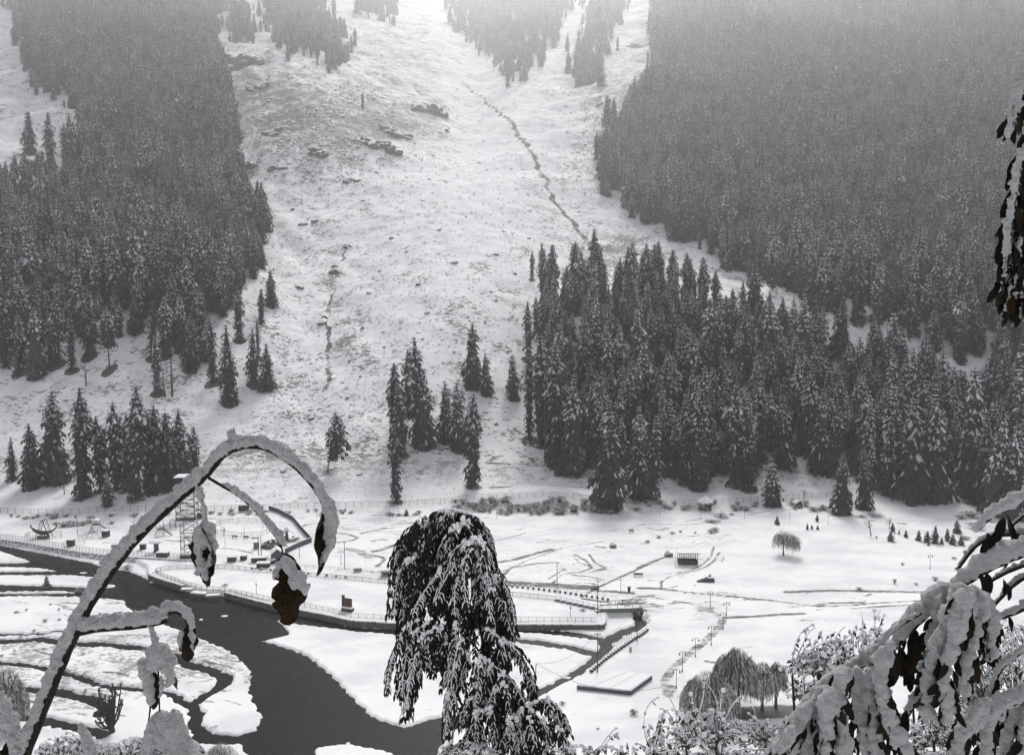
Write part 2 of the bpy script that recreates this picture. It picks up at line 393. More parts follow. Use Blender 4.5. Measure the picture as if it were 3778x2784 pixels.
def ground_material(name, hill):
    m, t, b = nodes(name); L = t.links
    b.inputs['Roughness'].default_value = 0.9
    tc = nd(t, 'ShaderNodeTexCoord')
    at = nd(t, 'ShaderNodeAttribute', attribute_name='bare'); ar = nd(t, 'ShaderNodeAttribute', attribute_name='rough')
    def noise(scale, detail=6.0, rough=0.6, sx=1, sy=1):
        mp = nd(t, 'ShaderNodeMapping'); mp.inputs['Scale'].default_value = (sx, sy, 1)
        n = nd(t, 'ShaderNodeTexNoise', Scale=scale, Detail=detail, Roughness=rough)
        L.new(tc.outputs['Object'], mp.inputs[0]); L.new(mp.outputs[0], n.inputs['Vector']); return n.outputs[0]
    def math_(op, a, b_, c=None):
        n = nd(t, 'ShaderNodeMath', operation=op)
        for k, v in enumerate((a, b_, c)):
            if v is None: continue
            if isinstance(v, (int, float)): n.inputs[k].default_value = v
            else: L.new(v, n.inputs[k])
        return n.outputs[0]
    def ramp(x, lo, hi):
        n = nd(t, 'ShaderNodeMapRange', interpolation_type='SMOOTHSTEP'); L.new(x, n.inputs[0])
        n.inputs['From Min'].default_value = lo; n.inputs['From Max'].default_value = hi; return n.outputs[0]
    if hill:
        n1 = noise(0.07, 5.0, 0.65); n2 = noise(0.55, 4.0, 0.6, 0.7, 1.0)
        s = math_('ADD', math_('MULTIPLY', n1, 0.45), math_('MULTIPLY', n2, 0.55))
        s = math_('MULTIPLY_ADD', ar.outputs['Fac'], 0.13, s)
        speck = ramp(s, 0.545, 0.60)
        w = math_('MULTIPLY_ADD', noise(0.5, 6, 0.7), 0.9, at.outputs['Fac'])
        bare = math_('MAXIMUM', math_('MULTIPLY', speck, 0.80), ramp(w, 0.88, 1.08))
        dark, pale = (0.050, 0.046, 0.043), (0.135, 0.127, 0.118)
    else:
        n1 = noise(0.9, 8.0, 0.7); n2 = noise(0.35, 7.0, 0.7, 0.35, 1.0)
        w = math_('ADD', math_('MULTIPLY', math_('ADD', math_('MULTIPLY', n1, 0.5), math_('MULTIPLY', n2, 0.7)), 1.9), math_('MULTIPLY', at.outputs['Fac'], 0.78))
        bare = math_('MULTIPLY', ramp(w, 1.50, 1.98), 0.93)
        sp = ramp(math_('MULTIPLY_ADD', ar.outputs['Fac'], 0.13, math_('ADD', math_('MULTIPLY', noise(0.22, 5, 0.7), 0.5), math_('MULTIPLY', noise(1.5, 6, 0.7, 0.6, 1.0), 0.5))), 0.60, 0.68)
        bare = math_('MAXIMUM', bare, math_('MULTIPLY', sp, 0.65))
        dark, pale = (0.070, 0.066, 0.064), (0.125, 0.119, 0.113)
    tone = nd(t, 'ShaderNodeMix', data_type='RGBA'); tone.inputs['A'].default_value = (*dark, 1); tone.inputs['B'].default_value = (*pale, 1)
    L.new(noise(1.7, 6, 0.7), tone.inputs['Factor'])
    mx = nd(t, 'ShaderNodeMix', data_type='RGBA'); L.new(bare, mx.inputs['Factor'])
    mx.inputs['A'].default_value = (0.81, 0.812, 0.82, 1); L.new(tone.outputs['Result'], mx.inputs['B'])
    L.new(mx.outputs['Result'], b.inputs['Base Color'])
    mx.inputs['A'].default_value = (0.81, 0.812, 0.82, 1)
    tn = nd(t, 'ShaderNodeMix', data_type='RGBA'); tn.inputs['A'].default_value = (0.70, 0.703, 0.715, 1); tn.inputs['B'].default_value = (0.84, 0.842, 0.848, 1); L.new(ramp(noise(0.09, 6, 0.65, 0.6, 1.0), 0.36, 0.58), tn.inputs['Factor']); L.new(tn.outputs['Result'], mx.inputs['A'])
    bp = nd(t, 'ShaderNodeBump', Strength=0.35 if hill else 0.30, Distance=0.3 if hill else 0.2)
    L.new(noise(0.45 if hill else 1.4, 8, 0.65), bp.inputs['Height']); L.new(bp.outputs[0], b.inputs['Normal'])
    return m
# ================================================================ WHERE THE TREES STAND
# (x, y of the top, y of the foot) in photograph pixels, crown style, label
def k4(x, t, b): return (x * .6052, 900 + t * .6052, 900 + b * .6052)
def k5(x, t, b): return (1200 + x * .6052, 900 + t * .6052, 900 + b * .6052)
def k6(x, t, b): return (2400 + x * .6146, 900 + t * .6146, 900 + b * .6146)
ROW = 'snowy conifer in the close row along the fence behind the play park'
SOLO = [
    (k4(75, 1165, 1440), 'cone', 'short snowy conifer at the outer end of the row behind the play park'),
    (k4(195, 1080, 1490), 'cone', 'broad snowy conifer second in the row behind the swing boat'),
    (k4(325, 875, 1450), 'cone', 'tall pointed snowy conifer third in the row behind the swing boat'),
    (k4(500, 855, 1545), 'column', 'tall narrow snowy conifer standing apart in the middle of the row behind the play park'),
    (k4(655, 1380, 1595), 'cone', 'smallest pale snowy conifer close to the fence in front of the dark row'),
    (k4(620, 1030, 1500), 'column', ROW), (k4(715, 945, 1490), 'column', ROW), (k4(830, 838, 1555), 'column', 'tallest dark conifer of the row behind the play park'),
    (k4(900, 1000, 1470), 'column', ROW), (k4(955, 965, 1510), 'cone', ROW), (k4(1025, 1005, 1490), 'cone', ROW), (k4(1100, 985, 1440), 'cone', ROW), (k4(1190, 1100, 1400), 'column', ROW), (k4(770, 1010, 1500), 'column', ROW),
    (k4(2005, 1010, 1388), 'lean', 'lone leaning conifer with a bent trunk low on the snowy fan'),
    (k4(220, 375, 810), 'cone', 'broad snowy conifer at the forest edge above the play park, left of the bare-trunked pine'),
    (k4(120, 415, 795), 'column', 'narrow snowy conifer just beside the broad one at the lower forest edge'),
    (k4(668, 382, 772), 'bare', 'pine with a long bare trunk and high snowy crown above the play park row'),
    (k4(1160, 415, 770), 'cone', 'dark snowy conifer in a bare dark circle at the lower forest edge'),
    (k4(1300, 425, 850), 'thin', 'very thin tall conifer at the lower right corner of the left forest'),
    (k4(1400, 475, 965), 'cone', 'large broad snowy conifer in front of the left forest corner'),
    (k4(1550, 495, 865), 'cone', 'snowy conifer in the pair right of the large broad one, the taller of the two'),
    (k4(1632, 598, 885), 'cone', 'snowy conifer in the pair beside the open fan, the shorter of the two'),
    (k4(1460, 245, 595), 'column', 'dark conifer on the slope above the large broad one at the left forest corner'),
    (k4(1650, 150, 380), 'cone', 'slim snowy conifer standing alone on the left rim of the fan'),
    (k4(1590, 262, 482), 'column', 'conifer just below the slim lone one on the left rim of the fan'),
    (k4(1575, 440, 700), 'thin', 'thin ragged conifer behind the pair beside the open fan'),
    (k4(1105, 300, 650), 'column', None), (k4(1240, 250, 640), 'column', None), (k4(1050, 160, 600), 'column', None), (k4(960, 540, 915), 'thin', 'ragged thin conifer beside the broken dead trunk'),
    (k4(1005, 310, 690), 'column', None), (k4(930, 330, 700), 'thin', None), (k4(850, 210, 500), 'column', None), (k4(545, 240, 690), 'column', None), (k4(440, 430, 775), 'thin', None), (k4(350, 300, 740), 'thin', None), (k4(310, 400, 720), 'column', None), (k4(700, 250, 470), 'column', None),
    (k5(430, 1075, 1575), 'column', 'narrow dark conifer lowest of the clump on the fan, closest to the fence'),
    (k5(430, 705, 1230), 'column', 'tall narrow conifer at the left side of the clump on the fan'),
    (k5(455, 830, 1300), 'cone', 'broad snowy conifer in the middle of the clump on the fan'),
    (k5(582, 545, 1215), 'column', 'tallest conifer at the top of the clump on the fan'),
    (k5(508, 625, 1040), 'column', 'conifer hidden between the tall ones of the clump on the fan'),
    (k5(605, 780, 1235), 'cone', 'snowy conifer at the right foot of the clump on the fan, two trunks showing'),
    (k5(735, 828, 1200), 'cone', 'small slim conifer first to the right of the clump on the fan'),
    (k5(812, 828, 1252), 'cone', 'small slim conifer second to the right of the clump on the fan'),
    (k5(900, 885, 1480), 'column', 'big solitary columnar conifer on the lower fan with a dark circle at its foot'),
    (k5(893, 465, 870), 'cone', 'wide solitary conifer highest on the open fan'),
    (k5(980, 655, 915), 'cone', 'smaller conifer touching the wide one high on the fan'),
    (k5(1145, 660, 940), 'cone', 'slim snowy conifer alone between the wide one and the right forest'),
    (k5(1240, 335, 705), 'thin', 'thin conifer on the left tip of the right forest, upper one'),
    (k5(1245, 615, 1200), 'thin', 'tall thin conifer marking the left edge of the right forest'),
    (k5(1312, 535, 1220), 'thin', 'tall thin conifer second from the left edge of the right forest'),
    (k5(1405, 600, 1355), 'column', 'dark conifer right of the dead bare trunk at the forest edge'),
    (k5(1500, 775, 1395), 'droop', 'wide conifer with long drooping snow-laden boughs at the front of the right forest'),
    (k5(1740, 935, 1615), 'cone', 'conifer standing farthest forward at the fence in front of the right forest'),
    (k5(1905, 1025, 1545), 'cone', 'snowy conifer above the fence, left one of a pair on a dark patch'),
    (k5(1990, 1025, 1545), 'cone', 'snowy conifer above the fence, right one of a pair on a dark patch'),
    (k5(1620, 820, 1350), 'column', None), (k5(2070, 945, 1400), 'column', None), (k5(1350, 200, 460), 'column', 'tall dark conifer at the upper left corner of the right forest'),
    (k5(1380, -10, 400), 'column', None), (k5(1330, -20, 380), 'column', None), (k5(1520, -30, 330), 'cone', None), (k5(1870, -20, 285), 'column', 'dark conifer standing alone above the right forest on the open slope'), (k5(1700, 110, 420), 'column', None), (k5(1260, 35, 220), 'thin', 'thin sparse tree on the snow at the upper left of the right forest'),
    (k6(725, 1270, 1570), 'pale', 'pale snow-laden conifer beside the hexagonal gazebo at the fence'),
    (k6(1140, 1238, 1622), 'cone', 'dark conifer standing in the meadow on its own bare circle'),
    (k6(1285, 1188, 1590), 'droop', 'conifer with hanging white boughs right behind the dark meadow conifer'),
    (k6(1005, 880, 1372), 'cone', 'conifer with snowless lower boughs above the pale one, by a snowy opening'),
    (k6(1100, 870, 1390), 'column', 'dark conifer right of the snowy opening in the right forest'),
    (k6(510, 830, 1450), 'column', 'dark conifer with a thick foot above the gazebo'), (k6(590, 1000, 1478), 'column', 'conifer with a flared trunk right above the gazebo fence'), (k6(290, 850, 1475), 'column', 'shaggy dark conifer behind the gazebo roof'), (k6(205, 880, 1440), 'column', None),
    (k6(1420, 1010, 1500), 'droop', None), (k6(1580, 890, 1535), 'droop', 'snow-draped conifer behind the meadow saplings, left of two alike'), (k6(1710, 845, 1535), 'droop', 'snow-draped conifer behind the meadow saplings, right of two alike'),
    (k6(1920, 715, 1500), 'droop', None), (k6(1985, 985, 1560), 'droop', None), (k6(2085, 1035, 1625), 'droop', 'big snow-draped conifer above the snowy foreground branches at the frame edge'), (k6(2190, 1050, 1650), 'droop', 'big snow-draped conifer cut by the right edge of the picture'),
    (k6(780, 880, 1340), 'droop', None), (k6(1270, 860, 1350), 'droop', None), (k6(950, 700, 1250), 'droop', None),
    ((110, 405, 565), 'cone', 'lone conifer in the white clearing at the upper left'), ((190, 405, 670), 'column', None), ((265, 405, 690), 'column', None), ((150, 570, 690), 'thin', None),
    ((918, 640, 850), 'column', 'tall slim conifer at the outer right edge of the left forest, first of three'), ((944, 655, 870), 'thin', 'thinnest conifer in the middle of three at the right edge of the left forest'), ((965, 660, 900), 'column', 'tall slim conifer at the outer right edge of the left forest, last of three'),
    ((1338, 340, 402), 'column', 'small lone conifer among the rocks left of the gully'),
]
FOREST_R_FAR = V((1460, -260), (1440, 110), (1418, 220), (1340, 300), (1322, 400), (1380, 455), (1500, 530), (1600, 590), (1740, 645), (1830, 700), (1950, 735), (2080, 790), (2500, 860), (2500, -260))
FOREST_R_NEAR = V((1185, 690), (1250, 655), (1330, 655), (1400, 640), (1500, 655), (1600, 690), (1700, 725), (1800, 765), (1900, 800), (2000, 815), (2055, 870), (2100, 930), (2160, 880), (2500, 870), (2500, 1110), (2220, 1105), (2130, 1090), (1980, 1075),
    (1900, 1060), (1850, 1010), (1790, 985), (1720, 1000), (1640, 1035), (1560, 1055), (1480, 1050), (1420, 1060), (1340, 1030), (1250, 1000), (1205, 960), (1190, 860), (1210, 760))
FOREST_L = V((20, -260), (45, 60), (75, 190), (165, 240), (180, 300), (150, 380), (100, 430), (0, 400), (-300, 400), (-300, 800), (0, 790), (60, 790), (150, 770), (240, 730), (330, 715), (380, 770), (440, 800), (465, 700), (545, 640), (572, 600), (570, 520), (545, 470), (520, 430), (512, 320), (490, 190), (470, 110), (450, -260))
FOREST_TOP = [V((560, -260), (590, 60), (650, 100), (720, 150), (760, 175), (765, 90), (700, 20), (680, -260)), V((960, -260), (1000, 60), (1085, 130), (1110, 195), (1180, 130), (1240, 40), (1300, -260)), V((1300, -30), (1262, 190), (1290, 200), (1340, 90), (1380, -30)),
    V((480, 20), (520, 0), (560, 90), (520, 110)), V((620, 90), (660, 90), (650, 130), (620, 130)), V((760, -260), (800, 30), (860, 60), (900, -260))]
CLEAR = [V((1835, 645), (1895, 650), (1905, 690), (1850, 690)), V((1930, 590), (1945, 590), (1950, 690), (1935, 690)), V((2000, 650), (2055, 690), (2040, 730), (1995, 700)), V((1570, 1010), (1600, 1000), (1620, 1060), (1580, 1065)), V((1240, 980), (1300, 985), (1300, 1060), (1240, 1050)), V((1668, 250), (1665, 190), (1690, 120), (1700, 190), (1690, 262)), V((1685, -50), (1693, 120), (1700, -50)), V((1745, 60), (1775, 40), (1800, 70), (1775, 55)), V((1885, 40), (1890, -30), (1905, -30), (1898, 50)),
    V((1730, 600), (1770, 600), (1780, 640), (1760, 650)), V((1700, 985), (1800, 975), (1800, 1060), (1690, 1060)), V((2060, 740), (2085, 740), (2100, 830), (2080, 840)), V((230, 760), (330, 700), (345, 760), (300, 830))]
ALL_FORESTS = [FOREST_R_FAR, FOREST_R_NEAR, FOREST_L] + FOREST_TOP

solo = []            # resolved: dict(pos, h, style, label)
for (x, yt, yb), style, label in SOLO:
    p = ground_at(x, yb)
    r = ray(x, yt); t = p.y / r[1]
    h = CAMZ + r[2] * t - p.z
    solo.append(dict(pos=p, h=float(h), style=style, label=label))
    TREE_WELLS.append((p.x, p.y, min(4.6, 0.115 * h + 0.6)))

def scatter():
    pts = []
    sp0 = 7.6
    y = 330.0
    while y < 3000:
        sp = sp0 * (1 + 0.75 * max(0.0, (y - 650) / 1000))
        xs = np.arange(-0.86 * y, 0.86 * y, sp)
        xs = xs + nrng.uniform(-0.46, 0.46, xs.shape) * sp
        ys = y + nrng.uniform(-0.5, 0.5, xs.shape) * sp
        pts.append(np.stack((xs, ys), -1)); y += sp * 0.92
    P = np.concatenate(pts)
    Z = height(P[:, 0], P[:, 1])
    px, py = project(P[:, 0], P[:, 1], Z)
    px0, py0 = px, py
    px = px + 20 * sines(P[:, 0], P[:, 1], 55, 61) + nrng.normal(0, 17, len(P)); py = py + 10 * sines(P[:, 0], P[:, 1], 40, 62) + nrng.normal(0, 9, len(P))
    keep = np.zeros(len(P), bool); which = np.zeros(len(P), int)
    for i, poly in enumerate(ALL_FORESTS):
        k = inside(px + (nrng.normal(0, 26, len(P)) if i == 1 else 0), py + (nrng.normal(0, 10, len(P)) if i == 1 else 0), poly); keep |= k; which[k] = i
    for poly in CLEAR: keep &= ~inside(px, py, poly)
    # thin out along edges and in the top patches
    rnd = nrng.random(len(P))
    keep &= ~((which >= 3) & (rnd < 0.30))
    keep &= rnd < 0.95 - 0.16 * np.clip(sines(P[:, 0], P[:, 1], 48, 66), 0, 1.5)
    for s in solo: keep &= np.hypot(P[:, 0] - s['pos'].x, P[:, 1] - s['pos'].y) > 4.5
    # trees outside the picture at its sides, so the woods go on
    return P[keep], Z[keep], which[keep], px0[keep], py0[keep]

FP_, FZ_, FW_, FPX, FPY = scatter()
print('forest trees', len(FP_))
# the nearest of the wood are single trees, the rest one mass
inview = (FPX > -20) & (FPX < PW + 20)
order = np.argsort(np.where(inview, FP_[:, 1], 9e9))
N_SINGLE = max(0, 296 - len(solo))
single_idx = order[:N_SINGLE]; mass_idx = order[N_SINGLE:]
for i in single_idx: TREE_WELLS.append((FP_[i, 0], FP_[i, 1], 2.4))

# ================================================================ GROUND MESHES
def mark_bare(X, Y, marks):
    bare = np.zeros(X.shape)
    for pl, w, s in marks:
        xs = [p[0] for p in pl]; ys = [p[1] for p in pl]; m = w * 2.5 + 1
        k = (X > min(xs) - m) & (X < max(xs) + m) & (Y > min(ys) - m) & (Y < max(ys) + m)
        if not k.any(): continue
        d = seg_dist(X[k], Y[k], pl)
        bare[k] = np.maximum(bare[k], s * (1 - sstep(w * 0.55, w * 1.35 + 0.15, d)))
    return bare

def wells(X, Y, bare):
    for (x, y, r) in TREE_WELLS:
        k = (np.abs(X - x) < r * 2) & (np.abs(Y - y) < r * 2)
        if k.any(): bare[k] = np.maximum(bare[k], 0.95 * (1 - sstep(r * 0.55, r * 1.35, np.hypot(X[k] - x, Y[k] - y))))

# valley floor
SPLIT = 345.0
yv = [84.0]
while yv[-1] < SPLIT: yv.append(yv[-1] + 0.42 + 0.5 * max(0, (yv[-1] - 130)) / 190)
yv = np.array(yv)
av = np.concatenate((np.linspace(-1.15, -0.70, 60)[:-1], np.linspace(-0.70, 0.70, 860), np.linspace(0.70, 1.15, 60)[1:]))
EXTRA_MEADOW = []
def build_meadow():
    me, X, Y, Z, sd = grid_mesh('meadow_ground', av, yv, 'meadow')
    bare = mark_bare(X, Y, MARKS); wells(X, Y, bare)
    bare = np.maximum(bare, 0.75 * (1 - sstep(-0.5, 0.75, sd)))              # wet rim of the banks
    hill = sstep(-6, 30, Y - 312)
    px, py = project(X, Y, Z)
    rough = 1.0 * hill
    rough = np.maximum(rough, 0.95 * inside(px, py, V((0, 1395), (400, 1385), (560, 1450), (560, 1500), (420, 1480), (250, 1550), (0, 1560))))
    rough = np.maximum(rough, 0.35 * inside(px, py, V((1000, 1150), (1560, 1150), (1560, 1270), (1100, 1280))))
    rough = np.maximum(rough, 0.5 * inside(px, py, V((0, 1150), (300, 1135), (700, 1120), (1300, 1100), (1700, 1110), (1700, 1120), (1300, 1125), (600, 1150), (200, 1165))))
    add_attr(me, 'bare', bare); add_attr(me, 'rough', rough)
    o = obj('meadow_ground', me, ground_material('meadow_snow', False), kind='structure')
    return o
build_meadow()
# mountain
yv2 = [SPLIT - 1.2]
while yv2[-1] < 3560: yv2.append(yv2[-1] + 1.0 + 0.0052 * (yv2[-1] - SPLIT))
av2 = np.concatenate((np.linspace(-1.15, -0.68, 50)[:-1], np.linspace(-0.68, 0.68, 640), np.linspace(0.68, 1.15, 50)[1:]))
GULLIES = [(V((1010, 175), (1060, 215), (1110, 260), (1150, 310), (1180, 370), (1205, 425), (1250, 480), (1290, 530)), 3.4, 0.72), (V((1010, 175), (960, 130)), 3, 0.4),
    (V((765, 540), (735, 590), (715, 690), (720, 770), (720, 850)), 1.7, 0.64), (V((600, 900), (610, 960), (650, 1010)), 1.3, 0.55), (V((720, 960), (705, 1040), (720, 1060)), 1.4, 0.5),
    (V((1290, 530), (1400, 575), (1560, 590)), 3.5, 0.45), (V((985, 250), (900, 320), (820, 370)), 1.2, 0.3)]
def build_hill():
    me, X, Y, Z, sd = grid_mesh('mountain_slope', av2, np.array(yv2), 'hill')
    Z2 = np.array([0.0])
    marks = [([tuple(ground_at(x, y)[:2]) for x, y in pl], w, s) for pl, w, s in GULLIES]
    bare = mark_bare(X + 1.6 * sines(X, Y, 26, 71) + 0.7 * sines(X, Y, 9, 73), Y + 1.5 * sines(X, Y, 22, 74), marks) * np.clip(0.92 + 0.16 * sines(X, Y, 19, 72), 0.74, 1.12); wells(X, Y, bare)
    px, py = project(X, Y, Z)
    px = px / VS; py = py / VS
    rough = 0.10 + 0.30 * sines(X, Y, 60, 31) * 0.5
    def spot(cx, cy, rx, ry, s): return s * np.exp(-(((px - cx) / rx) ** 2 + ((py - cy) / ry) ** 2))
    rough = rough + spot(700, 270, 190, 90, 0.75) + spot(560, 180, 90, 90, 0.6) + spot(880, 270, 110, 50, 0.6) + spot(650, 1030, 260, 55, 0.75) + spot(900, 1050, 500, 45, 0.35) + spot(1330, 230, 70, 110, 0.5) + spot(1350, 560, 80, 50, 0.7) + spot(870, 110, 120, 60, 0.35) - spot(1020, 420, 170, 150, 0.34) - spot(1250, 300, 60, 60, 0.2) + spot(1650, 1060, 200, 40, 0.3)
    for poly in ALL_FORESTS[:3]: rough = rough - 0.35 * inside(px * VS, py * VS, poly)
    global HAZE_TOP
    HAZE_TOP = float(Z.max()) + 45
    print('highest ground', Z.max())
    add_attr(me, 'bare', bare); add_attr(me, 'rough', rough)
    return obj('mountain_slope', me, ground_material('mountain_snow', True), kind='structure')
build_hill()
# slope under the viewpoint
def build_near():
    me, X, Y, Z, sd = grid_mesh('near_slope', np.linspace(-2.6, 2.6, 160), np.concatenate((np.linspace(-30, 20, 70), np.linspace(21, 86, 70))), 'near')
    add_attr(me, 'bare', np.zeros(X.shape)); add_attr(me, 'rough', 0.5 * np.ones(X.shape))
    return obj('near_slope', me, ground_material('near_slope_snow', False), kind='structure')
build_near()

# water
def build_water():
    m, t, b = nodes('river_water'); L = t.links
    b.inputs['Base Color'].default_value = (0.0022, 0.0025, 0.003, 1); b.inputs['Roughness'].default_value = 0.22; b.inputs['IOR'].default_value = 1.33; b.inputs['Specular IOR Level'].default_value = 0.15
    tc = nd(t, 'ShaderNodeTexCoord'); wm = nd(t, 'ShaderNodeMapping'); wm.inputs['Rotation'].default_value = (0, 0, .7); wm.inputs['Scale'].default_value = (.45, 1.5, 1); L.new(tc.outputs['Object'], wm.inputs[0]); n = nd(t, 'ShaderNodeTexNoise', Scale=1.3, Detail=6.0, Roughness=.65); L.new(wm.outputs[0], n.inputs['Vector'])
    n2 = nd(t, 'ShaderNodeTexNoise', Scale=0.12, Detail=3.0); L.new(tc.outputs['Object'], n2.inputs['Vector'])
    mp = nd(t, 'ShaderNodeMapRange'); mp.inputs['To Min'].default_value = 0.14; mp.inputs['To Max'].default_value = 0.42; L.new(n2.outputs[0], mp.inputs[0]); L.new(mp.outputs[0], b.inputs['Roughness'])
    bp = nd(t, 'ShaderNodeBump', Strength=0.7, Distance=0.12); L.new(n.outputs[0], bp.inputs['Height']); L.new(bp.outputs[0], b.inputs['Normal'])
    mb = MB(); mb.add([(-260, 95, WATER_Z), (120, 95, WATER_Z), (120, 268, WATER_Z), (-260, 268, WATER_Z)], [(0, 1, 2, 3)])
    return mb.build('river_water', m, kind='structure')
build_water()

# the air
def build_haze():
    m = bpy.data.materials.new('haze'); m.use_nodes = True; t = m.node_tree; t.nodes.clear()
    o = t.nodes.new('ShaderNodeOutputMaterial'); v = t.nodes.new('ShaderNodeVolumePrincipled')
    v.inputs['Color'].default_value = (0.83, 0.833, 0.845, 1); v.inputs['Density'].default_value = HAZE_DENSITY; v.inputs['Anisotropy'].default_value = 0.70
    for nm in ('Density Attribute', 'Color Attribute', 'Temperature Attribute'): v.inputs[nm].default_value = ''
    t.links.new(v.outputs[0], o.inputs['Volume'])
    mb = MB(); mb.box((0, 1790, 0.5 * HAZE_TOP - 2), (9200, 3700, HAZE_TOP + 4))
    h = mb.build('haze', m, kind='stuff'); h.display_type = 'WIRE'
    tag(h, 'pale winter haze hanging in the valley air', 'haze')
build_haze()

# ================================================================ CONIFERS
def vary_by_tree(m, lo, hi):
    t = m.node_tree; b = t.nodes['Principled BSDF']; src = b.inputs['Base Color'].links[0].from_socket
    oi = nd(t, 'ShaderNodeObjectInfo'); mr = nd(t, 'ShaderNodeMapRange'); mr.inputs['To Min'].default_value = lo; mr.inputs['To Max'].default_value = hi; t.links.new(oi.outputs['Random'], mr.inputs[0])
    mx = nd(t, 'ShaderNodeMix', data_type='RGBA', blend_type='MULTIPLY'); mx.inputs['Factor'].default_value = 1.0
    t.links.new(src, mx.inputs['A']); t.links.new(mr.outputs[0], mx.inputs['B']); t.links.new(mx.outputs['Result'], b.inputs['Base Color'])
M_TREESNOW = mat('snow_on_conifers', (0.78, 0.785, 0.80), 0.9, 0.15, 1.5)
vary_by_tree(M_TREESNOW, 0.42, 1.12); vary_by_tree(M_NEEDLE, 0.6, 1.5)
